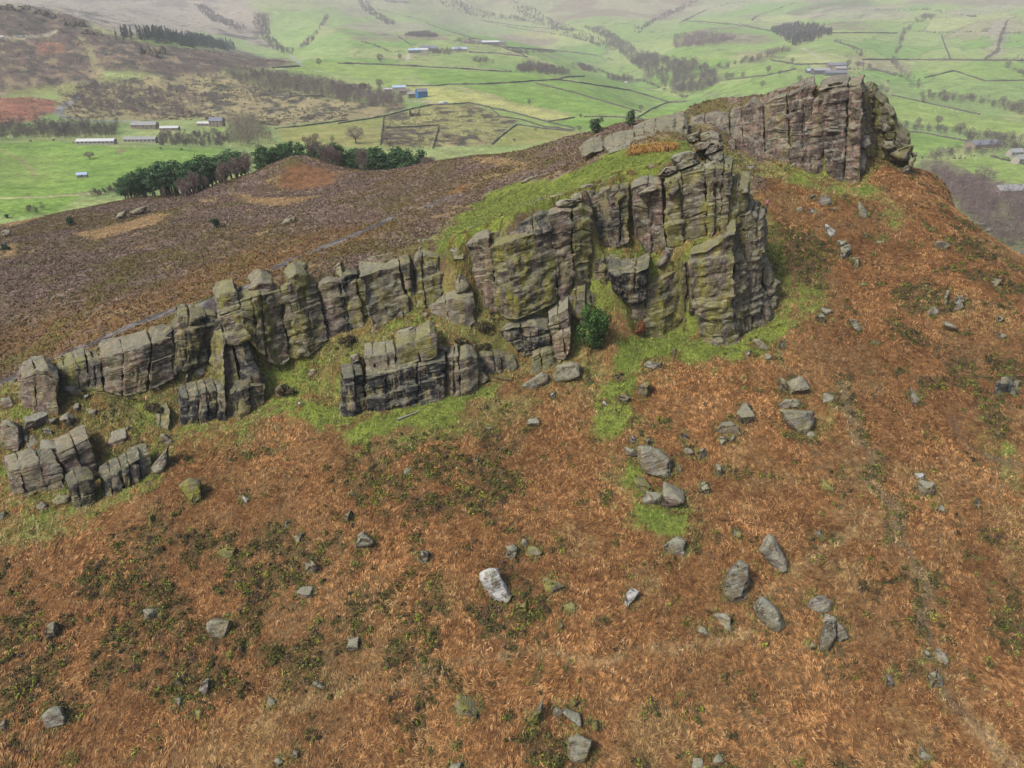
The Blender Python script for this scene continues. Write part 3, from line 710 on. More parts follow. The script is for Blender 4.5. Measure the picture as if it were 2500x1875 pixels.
slab('boulder', 'dark wedge jutting at the lower right edge of the big crag', 'B', [(1830, 690), (1930, 610), (2030, 670), (2000, 760), (1900, 840), (1840, 770)], 'dark', Y=112.5, depth=4)
slab('boulder', 'black block at the right foot of the big crag', 'B', [(1880, 860), (1960, 790), (2010, 820), (1990, 930), (1900, 960)], 'black', h=.2, depth=3)
# blocks along its top
slab('boulder', 'long rounded block at the edge of the high meadow', 'A', [(935, 350), (980, 305), (1140, 270), (1215, 295), (1215, 345), (1000, 400)], 'plain', Y=117, depth=4)
slab('boulder', 'flat pale slab tilted on the rim of the high meadow', 'A', [(825, 515), (900, 430), (1010, 420), (1030, 470), (905, 525)], 'pale', Y=116.5, depth=4)
slab('boulder', 'long tilted slab below the rounded rim block', 'A', [(1000, 400), (1060, 365), (1195, 340), (1220, 400), (1110, 445), (1030, 470)], 'plain', Y=116, depth=4)
slab('boulder', 'lowest slab of the rim stack above the pale wall', 'A', [(1040, 480), (1190, 420), (1270, 390), (1280, 450), (1160, 500), (1050, 530)], 'olive', Y=115.5, depth=4)
slab('boulder', 'smooth pinkish capstone of the rim stack', 'A', [(1180, 220), (1230, 188), (1385, 182), (1340, 245), (1195, 285)], 'pink', Y=119, depth=4)
slab('boulder', 'tilted slab leaning on the pinkish capstone', 'A', [(1275, 300), (1330, 225), (1412, 205), (1425, 265), (1310, 320)], 'plain', Y=118, depth=4)
slab('boulder', 'rounded block at the right end of the rim stack', 'A', [(1340, 185), (1400, 165), (1465, 220), (1470, 265), (1425, 280), (1410, 210)], 'pink', Y=119, depth=4)
slab('boulder', 'dark triangular block low in the rim stack', 'A', [(1295, 320), (1440, 270), (1465, 330), (1450, 400), (1340, 380)], 'dark', Y=117.5, depth=4)
slab('boulder', 'layered block behind the rim stack', 'A', [(1225, 115), (1330, 68), (1445, 100), (1455, 175), (1330, 200), (1235, 195)], 'plain', Y=124, depth=5)
slab('boulder', 'dark flat slab beside the layered block on the rim', 'A', [(1090, 128), (1235, 78), (1245, 150), (1200, 195), (1130, 190)], 'dark', Y=124, depth=4)
slab('boulder', 'rounded block on the right corner of the big crag', 'A', [(1440, 430), (1480, 400), (1525, 405), (1530, 460), (1450, 485)], 'olive', Y=115.5, depth=3)
slab('boulder', 'stacked flat blocks between the rim stack and the right corner', 'A', [(1265, 410), (1400, 350), (1450, 410), (1440, 480), (1300, 525), (1280, 460)], 'olive', Y=115, depth=4)
crag('rock_column', 'narrow stacked column on the right corner of the big crag', 'A', [(1460, 500), (1545, 470)], [(1465, 680), (1545, 680)], Y=[113, 113], back=1, thick=4, cols=1, rows=4, tone='dark', amp=.4, rnd=.35, cat='rock pillar', sink=.4)
slab('boulder', 'square block on the right shoulder of the big crag', 'A', [(1615, 640), (1700, 620), (1720, 690), (1640, 710)], 'olive', Y=114, depth=3)
slab('boulder', 'upright grey block in the gap below the summit crag', 'A', [(1500, 180), (1560, 150), (1592, 200), (1592, 300), (1540, 300)], 'dark', h=1)
slab('boulder', 'rough block at the gap beside the big crag', 'A', [(1470, 370), (1510, 335), (1555, 370), (1530, 400), (1475, 395)], 'plain', Y=122, depth=3)
slab('boulder', 'grey boulder lying alone on the high meadow', 'A', [(728, 425), (760, 402), (825, 415), (830, 440), (740, 452)], 'grey')
slab('boulder', 'small pale stone at the meadow rim beside dark rocks', 'A', [(535, 492), (570, 478), (598, 500), (570, 515), (540, 508)], 'pale')
slab('rock_ledge', 'long dark log-shaped rock along the left meadow rim', 'A', [(220, 615), (330, 530), (420, 495), (435, 560), (300, 610), (225, 670)], 'dark', Y=121, depth=3)
slab('boulder', 'flat pale boulder left of the log-shaped rock', 'A', [(45, 640), (100, 600), (215, 590), (225, 655), (110, 670)], 'plain', Y=121, depth=3.5)
slab('boulder', 'big white topped block above the leaning wall', 'A', [(0, 680), (90, 660), (205, 660), (212, 700), (180, 800), (90, 770)], 'pale', Y=118, depth=4)
slab('boulder', 'green edged block tilted above the blocky recess', 'A', [(335, 720), (420, 650), (535, 620), (545, 700), (460, 780), (370, 810)], 'green', Y=117, depth=4)
slab('boulder', 'tilted slab at the rim above the purple streaked wall', 'A', [(630, 690), (720, 630), (815, 600), (830, 650), (720, 700), (650, 720)], 'plain', Y=115, depth=3)
slab('boulder', 'mossy headed block beside the deep central crack', 'A', [(920, 590), (960, 545), (1030, 550), (1035, 640), (980, 720), (920, 700)], 'mossy', Y=113.3, depth=3)
slab('boulder', 'purple wedge of rock on the left grassy ledge', 'A', [(870, 1260), (900, 1210), (985, 1220), (990, 1300), (900, 1340), (830, 1420), (810, 1390)], 'purple', Y=111.5, depth=3)
slab('boulder', 'low dark rocks in the middle of the left grassy ledge', 'A', [(280, 1330), (330, 1270), (440, 1250), (540, 1280), (500, 1360), (350, 1390)], 'dark', Y=113.5, depth=4)
# tilted bedrock slabs above the meadow
crag('rock_slab', 'long tilted grey slab along the top of the meadow', 'A', [(560, 150), (750, 80), (950, 30), (1080, 5), (1120, 60)], [(580, 200), (780, 130), (960, 110), (1100, 140)], Y=[146, 147, 147.5, 148], back=6.5, thick=9, cols=5, rows=2, tone='grey', amp=.9, rnd=.3, dip=.12, cat='rock slab', sink=.5)
crag('rock_slab', 'lower left tilted slab at the top of the meadow', 'A', [(290, 230), (440, 165), (575, 150)], [(320, 270), (450, 215), (590, 185)], Y=[143.5, 144.5, 145.5], back=4.5, thick=6, cols=3, rows=1, tone='grey', amp=.8, rnd=.3, dip=.12, cat='rock slab', sink=.5)
crag('rock_slab', 'thin pale slab sunk in grass below the tilted slabs', 'A', [(330, 280), (450, 230), (700, 170)], [(340, 300), (470, 260), (720, 190)], Y=[140.5, 141.5, 143.5], back=2.5, thick=4, cols=2, rows=1, tone='pale', amp=.3, rnd=.4, dip=.1, cat='rock slab', sink=.5)
crag('rock_slab', 'leftmost pale slab fading into the heather', 'A', [(80, 285), (180, 230), (270, 225)], [(90, 325), (200, 290), (280, 270)], Y=[142.5, 143.5, 144.5], back=4.5, thick=6, cols=2, rows=1, tone='grey', amp=.8, rnd=.3, dip=.12, cat='rock slab', sink=.5)
slab('rock_slab', 'thin grey slab in heather above the leaning wall', 'D', [(885, 100), (950, 55), (1060, 28), (1085, 40), (980, 80), (900, 112)], 'plain', cat='rock slab')
slab('rock_slab', 'small rock strip right of the thin grey slab', 'D', [(1085, 35), (1150, 0), (1190, -5), (1150, 25), (1100, 50)], 'plain', cat='rock slab')

# ------------------------------------------------------------------ the leaning wall and the crags left of it
crag('crag', 'undercut red nosed wall at the left of the leaning wall', 'D', [(350, 715), (460, 655), (585, 625)], [(495, 1240), (570, 1262), (655, 1275)], h=7, back=2.4, thick=7, cols=1, rows=2, tone='pink', amp=.7, rnd=.8, push=.15)
crag('crag', 'broad leaning wall with yellow green runs', 'D', [(575, 735), (740, 690), (960, 615), (1120, 575), (1225, 600)], [(655, 1290), (735, 1345), (840, 1348), (1010, 1285), (1248, 1175)], h=7, back=3, thick=8, cols=1, rows=2, tone='green', amp=.75, rnd=.35, push=.2, gap=.03)
crag('crag', 'black striped slab resting along the top of the leaning wall', 'D', [(730, 575), (900, 480), (1090, 388), (1165, 420)], [(740, 700), (960, 625), (1120, 580), (1190, 560)], Y=[110.2, 110.2, 110.4, 110.6], back=1.6, thick=7, cols=2, rows=1, tone='black', amp=.6, rnd=.5, push=.2, sink=.3)
crag('rock_buttress', 'tall brown buttress right of the leaning wall', 'D', [(1150, 405), (1270, 365), (1385, 375)], [(1258, 1175), (1330, 1160), (1395, 1135)], h=7, back=3, thick=8, cols=1, rows=4, tone='pink', amp=.65, rnd=.5, push=.35)
crag('rock_buttress', 'green footed buttress beside the dark chimney', 'D', [(1395, 380), (1480, 335), (1575, 390)], [(1400, 1135), (1470, 1110), (1550, 1060)], h=7, back=3, thick=8, cols=1, rows=4, tone='olive', amp=.65, rnd=.5, push=.35)
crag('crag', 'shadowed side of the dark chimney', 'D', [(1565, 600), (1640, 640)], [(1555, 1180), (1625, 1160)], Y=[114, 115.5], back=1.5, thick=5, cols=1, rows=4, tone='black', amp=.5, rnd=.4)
crag('crag', 'small squared blocks under the brown buttress', 'D', [(1300, 1190), (1420, 1150), (1520, 1150)], [(1310, 1290), (1430, 1335), (1510, 1330)], h=5, back=1.2, thick=4, cols=3, rows=2, tone='olive', amp=.4, rnd=.35, push=.4)
slab('boulder', 'pink block lying above the holly tree', 'D', [(1500, 1360), (1560, 1330), (1610, 1350), (1600, 1410), (1520, 1430)], 'pink', depth=2)
slab('boulder', 'upper of two stacked round blocks left of the leaning wall', 'D', [(185, 760), (255, 712), (330, 728), (352, 830), (330, 862), (210, 865)], 'olive', Y=110, depth=4)
slab('boulder', 'lower of two stacked round blocks left of the leaning wall', 'D', [(220, 872), (340, 850), (388, 910), (372, 990), (290, 975), (235, 920)], 'mossy', Y=109.6, depth=4)
slab('boulder', 'pale slab stone lying at the top of the brown buttress', 'D', [(1210, 300), (1290, 265), (1420, 265), (1440, 320), (1330, 360), (1230, 350)], 'pale', Y=113, depth=4)
slab('boulder', 'white topped flat stone behind the brown buttress', 'D', [(1350, 250), (1420, 205), (1490, 210), (1500, 280), (1400, 310)], 'pale', Y=115, depth=4)
slab('boulder', 'lichened block sitting on the left rim of the leaning wall', 'D', [(555, 605), (640, 562), (708, 575), (722, 650), (640, 690), (590, 680)], 'olive', Y=111, depth=4)
crag('rock_dome', 'white streaked round dome at the middle of the upper crags', 'E', [(1235, 160), (1300, 85), (1400, 90), (1500, 110), (1615, 175)], [(1250, 595), (1380, 610), (1500, 590), (1640, 500)], h=6, back=3, thick=7, cols=3, rows=1, tone='olive', amp=.6, rnd=1.3, push=.2, gap=.05)
slab('boulder', 'pale green leaning block right of the white streaked dome', 'E', [(1640, 330), (1690, 265), (1740, 300), (1805, 405), (1730, 480), (1650, 480)], 'pale', Y=107.3, depth=3)
crag('crag', 'white veined block forming the foot of the dome', 'E', [(1375, 600), (1600, 510), (1820, 480)], [(1400, 640), (1610, 690), (1750, 692), (1835, 650)], h=6, back=1, thick=5, cols=2, rows=1, tone='plain', amp=.4, rnd=.4)
crag('crag', 'green blocks in the gap beside the red nosed wall', 'E', [(1750, 300), (1850, 330)], [(1800, 540), (1895, 560)], Y=[109.2, 109.4], back=1.2, thick=4, cols=1, rows=3, tone='green', amp=.5, rnd=.5)
crag('crag', 'big flat square wall left of the dome', 'E', [(708, 300), (870, 245), (1000, 215), (1098, 185)], [(825, 770), (940, 705), (1070, 645), (1200, 605)], h=6, back=2.2, thick=6, cols=1, rows=1, tone='plain', amp=.75, rnd=.5)
crag('rock_column', 'small dark stack in the slot between square wall and dome', 'E', [(1105, 185), (1205, 160)], [(1155, 415), (1225, 400)], Y=[108.8, 108.8], back=1.5, thick=4, cols=1, rows=3, tone='dark', amp=.4, rnd=.45, sink=.3, cat='rock pillar')
crag('rock_column', 'mossy block low in the slot beside the dome', 'E', [(1170, 430), (1255, 430)], [(1190, 590), (1270, 570)], Y=[108.6, 108.6], back=.8, thick=4, cols=1, rows=2, tone='mossy', amp=.4, rnd=.5, cat='boulder')
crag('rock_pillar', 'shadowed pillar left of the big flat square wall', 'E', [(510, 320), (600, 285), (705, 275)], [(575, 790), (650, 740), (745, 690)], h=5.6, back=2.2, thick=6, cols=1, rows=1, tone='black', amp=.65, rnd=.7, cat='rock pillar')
crag('rock_pillar', 'two part pillar with a squared block on a pink foot', 'E', [(300, 385), (420, 340), (515, 345)], [(400, 835), (480, 835), (575, 795)], h=5.4, back=2.4, thick=6, cols=1, rows=2, tone='pink', amp=.6, rnd=.8, push=.4, cat='rock pillar')
slab('capstone', 'rounded headstone on top of the two part pillar', 'E', [(278, 260), (345, 213), (410, 228), (452, 335), (385, 382), (295, 380)], 'olive', Y=108.6, depth=4, cat='boulder')
slab('capstone', 'tilted tooth of rock beside the rounded headstone', 'E', [(438, 215), (530, 148), (556, 230), (552, 292), (470, 330)], 'olive', Y=108.6, depth=3, cat='boulder')
crag('rock_pillar', 'stacked pillar with a narrow neck and pink lower half', 'G', [(1405, 330), (1490, 280), (1590, 278)], [(1490, 1000), (1600, 985), (1745, 890)], h=5, back=2.6, thick=5, cols=1, rows=4, tone='olive', amp=.65, rnd=.45, push=.35, cat='rock pillar')
crag('rock_column', 'small rocks in the slot between the two stacked pillars', 'G', [(1285, 420), (1390, 395)], [(1400, 850), (1500, 1000)], Y=[107, 106.8], back=1.2, thick=4, cols=1, rows=5, tone='green', amp=.5, rnd=.5)
crag('rock_pillar', 'bulging pillar with a flat mossy top and pink belly', 'G', [(1045, 410), (1150, 345), (1275, 370)], [(1200, 1050), (1330, 1065), (1420, 1020)], h=4.6, back=2.8, thick=5.5, cols=1, rows=3, tone='pink', amp=.75, rnd=.6, push=.25, cat='rock pillar')
slab('boulder', 'dark side lobe of the bulging pillar', 'G', [(1010, 640), (1040, 560), (1120, 540), (1160, 800), (1230, 990), (1130, 930), (1030, 800)], 'black', h=5.2, depth=4)
slab('boulder', 'rounded grey boulder tucked under the bulging pillar', 'G', [(1110, 1030), (1150, 985), (1210, 1010), (1200, 1070), (1130, 1085)], 'grey', h=4.4)
crag('rock_pillar', 'tall grooved pillar with white streaked rounded head', 'G', [(690, 505), (790, 450), (905, 425)], [(785, 870), (880, 870), (1015, 810)], Y=[Yub(555) + 1.4, Yub(575) + 1.2, Yub(600) + 1.4], back=2, thick=5, cols=1, rows=2, tone='olive', amp=.65, rnd=.6, push=.25, cat='rock pillar', sink=1.5)
crag('rock_pillar', 'slim dark leg below the white streaked pillar', 'G', [(860, 890), (1000, 850)], [(960, 1290), (1060, 1295), (1145, 1255)], h=3.4, back=2.3, thick=4, cols=1, rows=4, tone='black', amp=.5, rnd=.4, push=.25, cat='rock pillar')
crag('rock_pillar', 'square stump with a bright yellow green top', 'G', [(765, 1070), (875, 1030)], [(780, 1310), (945, 1310)], h=3.2, back=1.2, thick=3, cols=1, rows=3, tone='dark', amp=.4, rnd=.4, push=.2, cat='rock pillar')
crag('crag', 'mossy ramp of rock left of the yellow topped stump', 'G', [(625, 900), (700, 860), (790, 900)], [(660, 1080), (760, 1250), (790, 1290)], h=4.3, back=2.2, thick=4, cols=1, rows=3, tone='mossy', amp=.5, rnd=.5, push=.3)
crag('crag', 'dark square cut wall below two small turrets', 'G', [(330, 700), (480, 690), (600, 680), (730, 690)], [(300, 1140), (400, 1135), (520, 1080), (640, 1060)], h=5, back=2, thick=4.5, cols=3, rows=4, tone='dark', amp=.5, rnd=.4, push=.35)
slab('capstone', 'left turret of rock above the dark square cut wall', 'G', [(325, 600), (380, 562), (432, 580), (465, 700), (330, 715)], 'olive', Y=106, depth=3, cat='boulder')
slab('capstone', 'right turret of rock above the dark square cut wall', 'G', [(525, 555), (590, 538), (640, 660), (570, 705), (490, 695)], 'dark', Y=106, depth=3, cat='boulder')
crag('crag', 'broad pale pink wall behind the ivy bush', 'H', [(565, 200), (720, 172), (850, 128)], [(582, 358), (690, 377), (832, 340)], h=4, back=1.6, thick=5, cols=2, rows=1, tone='pink', amp=.5, rnd=.5, push=.12, gap=.04)
slab('capstone', 'flat lichened cap on the pale pink wall', 'H', [(618, 132), (720, 83), (805, 105), (800, 160), (700, 170), (622, 178)], 'olive', Y=101.5, depth=3.5, cat='boulder')
crag('crag', 'right hand part of the pale pink wall past the ivy', 'H', [(855, 128), (962, 98)], [(838, 335), (972, 272)], h=4.2, back=1.6, thick=5, cols=1, rows=2, tone='pink', amp=.45, rnd=.45)
crag('crag', 'low stacked blocks right of the leftmost layered crag', 'H', [(320, 280), (400, 250), (490, 225)], [(340, 375), (420, 370), (500, 340)], h=4, back=1.2, thick=4, cols=3, rows=2, tone='olive', amp=.45, rnd=.45, push=.4)
crag('crag', 'small dark notch blocks beside the pale pink wall', 'H', [(490, 225), (565, 240)], [(500, 330), (575, 350)], h=4.2, back=1.2, thick=4, cols=2, rows=3, tone='dark', amp=.4, rnd=.4, push=.3)
crag('crag', 'leftmost layered crag of flat stacked beds', 'H', [(125, 320), (200, 285), (270, 280), (330, 320)], [(120, 440), (230, 475), (325, 485)], h=3.5, back=1.3, thick=4.5, cols=2, rows=5, tone='pink', amp=.5, rnd=.4, push=.5)
slab('boulder', 'mossy flat boulder at the foot of the leftmost layered crag', 'H', [(100, 480), (170, 440), (250, 450), (250, 490), (150, 510)], 'mossy')
slab('boulder', 'white painted looking stone on the rim above the ivy', 'H', [(795, 72), (828, 55), (866, 82), (830, 100), (800, 96)], 'white', Y=103.5)
slab('boulder', 'long pale slab stone on the rim right of the white stone', 'H', [(860, 92), (945, 58), (965, 75), (875, 108)], 'pale', Y=103.5)
slab('boulder', 'white stone wedged beside the grooved pillar', 'G', [(650, 600), (680, 575), (695, 610), (660, 630)], 'white', Y=108)
slab('boulder', 'flat pink boulder cut by the left frame edge', 'H', [(0, 440), (60, 435), (85, 470), (70, 500), (0, 500)], 'pink')

# ------------------------------------------------------------------ the lower tier
crag('crag', 'black streaked square pillar at the left of the lower wall', 'E', [(545, 1290), (640, 1275), (745, 1265)], [(525, 1615), (640, 1645), (775, 1585)], h=0, back=1.3, thick=4, cols=2, rows=2, tone='black', amp=.45, rnd=.35, push=.3)
crag('crag', 'long lower wall striped black and yellow green', 'E', [(765, 1270), (1000, 1240), (1300, 1170), (1480, 1130), (1555, 1110)], [(780, 1600), (1000, 1595), (1280, 1545), (1535, 1475)], h=0, back=1.3, thick=5, cols=3, rows=1, tone='black', amp=.5, rnd=.35, push=.12, gap=.03)
crag('rock_block', 'split cap block at the left top of the striped wall', 'E', [(760, 1085), (850, 1065), (910, 1060), (1060, 1045)], [(785, 1240), (930, 1238), (1068, 1195)], Y=[96.6, 96.6, 96.8], back=1.1, thick=4, cols=3, rows=1, tone='plain', amp=.4, rnd=.5, push=.2, sink=.1)
crag('rock_block', 'square green cap block in the middle of the striped wall top', 'E', [(1062, 985), (1200, 945), (1285, 960)], [(1075, 1170), (1200, 1165), (1305, 1115)], Y=[96.6, 96.8, 97], back=1.1, thick=4, cols=1, rows=1, tone='olive', amp=.4, rnd=.5, sink=.1)
crag('rock_block', 'tallest pale cap block at the right of the striped wall top', 'E', [(1255, 930), (1400, 845), (1468, 880)], [(1305, 1118), (1400, 1110), (1480, 1065)], Y=[97, 97.2, 97.4], back=1.1, thick=4, cols=1, rows=1, tone='olive', amp=.4, rnd=.4, sink=.1)
slab('boulder', 'pale block left of the split cap block', 'E', [(615, 1075), (690, 1045), (725, 1120), (640, 1155)], 'pale', Y=98, depth=2)
crag('rock_pillar', 'red brown pillar in the corner right of the striped wall', 'E', [(1560, 1100), (1680, 1070)], [(1555, 1420), (1620, 1445), (1692, 1445)], h=0, back=1.3, thick=4, cols=2, rows=1, tone='pink', amp=.45, rnd=.5, push=.3, cat='rock pillar')
crag('rock_pillar', 'stout streaked pillar ending the striped wall at its right', 'E', [(1690, 1095), (1760, 1068), (1862, 1085)], [(1695, 1448), (1780, 1435), (1870, 1375)], h=0, back=1.4, thick=4, cols=1, rows=1, tone='grey', amp=.5, rnd=.8, cat='rock pillar')
slab('boulder', 'grey wedge leaning on the foot of the stout streaked pillar', 'E', [(1865, 1230), (1920, 1230), (1980, 1300), (1930, 1350), (1868, 1370)], 'grey', h=0)
crag('crag', 'low green stained wall right of the stout pillar', 'F', [(665, 745), (850, 755), (1030, 785)], [(690, 895), (850, 895), (1045, 845)], h=.5, back=1, thick=4, cols=3, rows=1, tone='dark', amp=.45, rnd=.4, push=.2)
crag('crag', 'dark curved wall of thin beds below the grassy terrace', 'F', [(880, 520), (1000, 480), (1240, 465), (1350, 480)], [(1040, 810), (1085, 840), (1200, 810), (1345, 700)], Y=[104.2, 103.6, 103.4, 104], back=.6, thick=5, cols=2, rows=2, tone='black', amp=.7, rnd=.4, push=.15, gap=.04)
crag('crag', 'pale streaked blocks at the right of the dark curved wall', 'F', [(1350, 390), (1480, 330), (1550, 285)], [(1365, 560), (1480, 540), (1565, 490)], Y=[104.6, 104.4, 104.4], back=1, thick=4.5, cols=2, rows=2, tone='pale', amp=.45, rnd=.4, push=.3, sink=.3)
crag('crag', 'fresh pink broken face near the holly tree', 'F', [(1380, 590), (1480, 530), (1575, 490)], [(1400, 700), (1490, 695), (1575, 620)], Y=[103.5, 103.3, 103.4], back=.8, thick=4, cols=2, rows=1, tone='pink', amp=.4, rnd=.4, push=.2)
crag('crag', 'mossy lower step below the pale streaked blocks', 'F', [(1190, 770), (1350, 690), (1490, 690)], [(1195, 880), (1350, 830), (1495, 745)], h=.2, back=.9, thick=3.5, cols=3, rows=2, tone='olive', amp=.45, rnd=.45, push=.4)
slab('boulder', 'huge streaked block standing in bracken below the holly tree', 'F', [(1390, 930), (1430, 850), (1580, 805), (1670, 835), (1665, 960), (1560, 1015), (1450, 1050), (1390, 1000)], 'plain', depth=3.5)
slab('boulder', 'long pale block left of the huge streaked block', 'F', [(1055, 1060), (1180, 980), (1310, 905), (1362, 950), (1362, 1020), (1230, 1092), (1150, 1088)], 'pale', depth=3)
crag('crag', 'dark ribbed low wall below the grooved pillars', 'J', [(1145, 965), (1250, 940), (1300, 925), (1430, 925)], [(1140, 1105), (1300, 1108), (1435, 1088)], h=0, back=1.2, thick=4, cols=5, rows=1, tone='black', amp=.45, rnd=.4, push=.35)
crag('crag', 'stepped right end of the dark ribbed low wall', 'J', [(1435, 965), (1540, 890), (1680, 880)], [(1432, 1085), (1540, 1062), (1675, 990)], h=0, back=1.2, thick=4, cols=3, rows=2, tone='dark', amp=.45, rnd=.4, push=.3)
slab('boulder', 'pointed grey stone beside the ribbed low wall', 'J', [(1740, 910), (1785, 860), (1795, 930), (1770, 965), (1745, 950)], 'grey')
slab('boulder', 'grey outcrop half buried in the grass bank', 'J', [(1945, 810), (1975, 775), (2005, 780), (2005, 810), (1960, 835)], 'plain')
crag('crag', 'buried pale slabs left of the ribbed low wall', 'J', [(895, 1050), (990, 1030), (1080, 1050)], [(890, 1085), (990, 1085), (1075, 1110)], h=0.6, back=1, thick=3, cols=3, rows=1, tone='olive', amp=.35, rnd=.4, push=.3)
crag('crag', 'broad pink lower left crag of wide beds', 'I', [(90, 1030), (250, 985), (400, 950), (580, 945)], [(110, 1240), (280, 1250), (450, 1215), (645, 1145)], h=0, back=1.4, thick=4, cols=3, rows=2, tone='pink', amp=.5, rnd=.4, push=.25)
crag('crag', 'upper right steps of the lower left crag', 'I', [(580, 850), (760, 770), (905, 690)], [(680, 1115), (800, 1045), (970, 965)], Y=[83.6, 84.8, 86.3], back=1.2, thick=4, cols=2, rows=2, tone='pink', amp=.45, rnd=.4, push=.3)
crag('crag', 'dark lower corner of the lower left crag', 'I', [(700, 1210), (840, 1120), (965, 1110)], [(740, 1405), (850, 1395), (965, 1335)], h=0, back=1.0, thick=3.5, cols=2, rows=2, tone='dark', amp=.45, rnd=.4, push=.3)
crag('crag', 'black ribbed crag under heather at the lower left', 'I', [(1040, 1130), (1200, 1030), (1330, 960), (1430, 910)], [(1060, 1265), (1200, 1245), (1330, 1185), (1430, 1140)], h=0, back=1.1, thick=3.5, cols=4, rows=1, tone='black', amp=.45, rnd=.4, push=.3)
crag('crag', 'grey lichened end of the black ribbed crag', 'I', [(1400, 900), (1520, 870)], [(1430, 1075), (1530, 1010)], h=.3, back=1, thick=3, cols=1, rows=2, tone='plain', amp=.4, rnd=.5)
slab('boulder', 'mossy block at the very foot of the lower left crag', 'I', [(515, 1340), (600, 1280), (705, 1290), (695, 1370), (560, 1395)], 'olive')
slab('boulder', 'flat stone left of the mossy foot block', 'I', [(360, 1400), (420, 1340), (480, 1380), (440, 1440), (370, 1440)], 'plain')
slab('boulder', 'thin yellow lichened ledge below the lower left crag', 'I', [(190, 1310), (290, 1265), (380, 1240), (370, 1270), (240, 1320)], 'mossy')
crag('rock_ledge', 'dark broken crag in heather at the right frame edge', 'N', [(1180, 1495), (1260, 1475), (1340, 1500)], [(1180, 1530), (1260, 1552), (1340, 1545)], h=0, back=.6, thick=2, cols=4, rows=1, tone='black', amp=.5, rnd=.45, push=.5)
slab('boulder', 'mossy rock outcrop beside the bracken mound far behind', 'X', [(690, 395), (715, 380), (745, 382), (790, 400), (812, 418), (780, 420), (720, 400)], 'olive', Y=240, depth=5, amp=.5)
slab('rock_slab', 'left of two dark slabs lying on the moor', 'P', [(725, 1380), (750, 1345), (800, 1330), (795, 1360), (740, 1390)], 'plain', cat='rock slab')
slab('rock_slab', 'right of two dark slabs lying on the moor', 'P', [(810, 1350), (860, 1320), (930, 1302), (930, 1330), (850, 1362)], 'dark', cat='rock slab')
slab('boulder', 'pale moor boulder alone in the heather', 'P', [(1780, 1420), (1800, 1385), (1840, 1360), (1875, 1375), (1870, 1400), (1810, 1425)], 'plain')
slab('boulder', 'dark rocks on the moor at the left frame edge', 'P', [(0, 1470), (30, 1452), (70, 1455), (60, 1490), (10, 1505)], 'dark')

crag('crag', 'broken lichened mass behind the blocks right of the summit crag', 'C', [(1740, 210), (1830, 290), (1900, 430), (1970, 570), (2060, 640)], [(1760, 740), (1850, 750), (1920, 780), (2000, 830), (2080, 900)], Y=[158.5, 158.3, 157.6, 157, 156.6], back=1, thick=7, cols=3, rows=4, tone='olive', amp=.9, rnd=.5, push=.7)
crag('crag', 'dark broken back wall of the chimney beside the green footed buttress', 'B', [(190, 470), (300, 460), (420, 560)], [(215, 860), (330, 930), (470, 1000)], Y=[111.0, 110.6, 110.2], back=1.8, thick=5, cols=4, rows=4, tone='dark', amp=.6, rnd=.4, push=.6)

crag('crag', 'shadowed back wall in the slots between the left pillars', 'G', [(930, 540), (1050, 500), (1290, 440), (1400, 410), (1700, 380)], [(1010, 850), (1120, 960), (1300, 1040), (1500, 990), (1790, 830)], Y=[Yub(600) + .8, Yub(640) + .8, Yub(680) + .9, Yub(725) + .9, Yub(790) + .9], back=2.2, thick=3.5, cols=6, rows=4, tone='olive', amp=.5, rnd=.4, push=.5)

crag('crag', 'rough rock step above the holly tree', 'D', [(1430, 1190), (1540, 1180), (1640, 1230), (1730, 1290)], [(1450, 1420), (1560, 1460), (1680, 1470), (1760, 1480)], Y=[107.6, 107.8, 108.2, 108.6], back=2.2, thick=4, cols=4, rows=3, tone='olive', amp=.5, rnd=.4, push=.5)

crag('crag', 'shadowed wall joining the two part pillar, square wall and dome', 'E', [(300, 430), (520, 380), (720, 330), (900, 300), (1110, 235), (1240, 210)], [(400, 830), (580, 795), (820, 765), (1000, 690), (1200, 610), (1265, 590)], Y=[Yub(800) + .8, Yub(845) + .8, Yub(905) + .8, Yub(950) + .8, Yub(1000) + .8, Yub(1015) + .8], back=2.2, thick=3.5, cols=5, rows=3, tone='olive', amp=.5, rnd=.35, push=.4)
crag('crag', 'jointed wall filling behind the square cut wall and the ivy wall', 'G', [(20, 940), (180, 900), (330, 790), (620, 740), (760, 720)], [(30, 1290), (180, 1230), (330, 1140), (620, 1070), (780, 900)], Y=[Yub(357) + .8, Yub(395) + .8, Yub(432) + .9, Yub(505) + .9, Yub(540) + 1.6], back=1.8, thick=3, cols=5, rows=3, tone='dark', amp=.45, rnd=.35, push=.3)
# ------------------------------------------------------------------ what grows where on the hill
def gpoly(px, step=28):
    """a closed outline traced on the ground -> its corners in plan"""
    p = np.asarray(px, float); p = np.vstack([p, p[:1]]); n = int(max(6, np.hypot(*np.diff(p, axis=0).T).sum() / step))
    return np.array([ground(a, b)[:2] for a, b in resample(p, n)[:-1]])
def gline(px, step=18):
    p = np.asarray(px, float); n = int(max(3, np.hypot(*np.diff(p, axis=0).T).sum() / step))
    return np.array([ground(a, b) for a, b in resample(p, n)])
wx = gx + 1.6 * fbm(xy0(gx, gy, 5), 3, 41) + .5 * fbm(xy0(gx, gy, 1.3), 2, 43)
wy = gy + 1.6 * fbm(xy0(gx, gy, 5), 3, 45) + .5 * fbm(xy0(gx, gy, 1.3), 2, 47)
def pmask(polys, soft=2.0):
    m = np.zeros_like(gx)
    for q in polys:
        w = 1.0
        if isinstance(q, tuple): w, q = q
        r = inside(gpoly(q), wx.ravel(), wy.ravel()).reshape(gx.shape); m = np.maximum(m, r * w)
    return blur(m, soft)
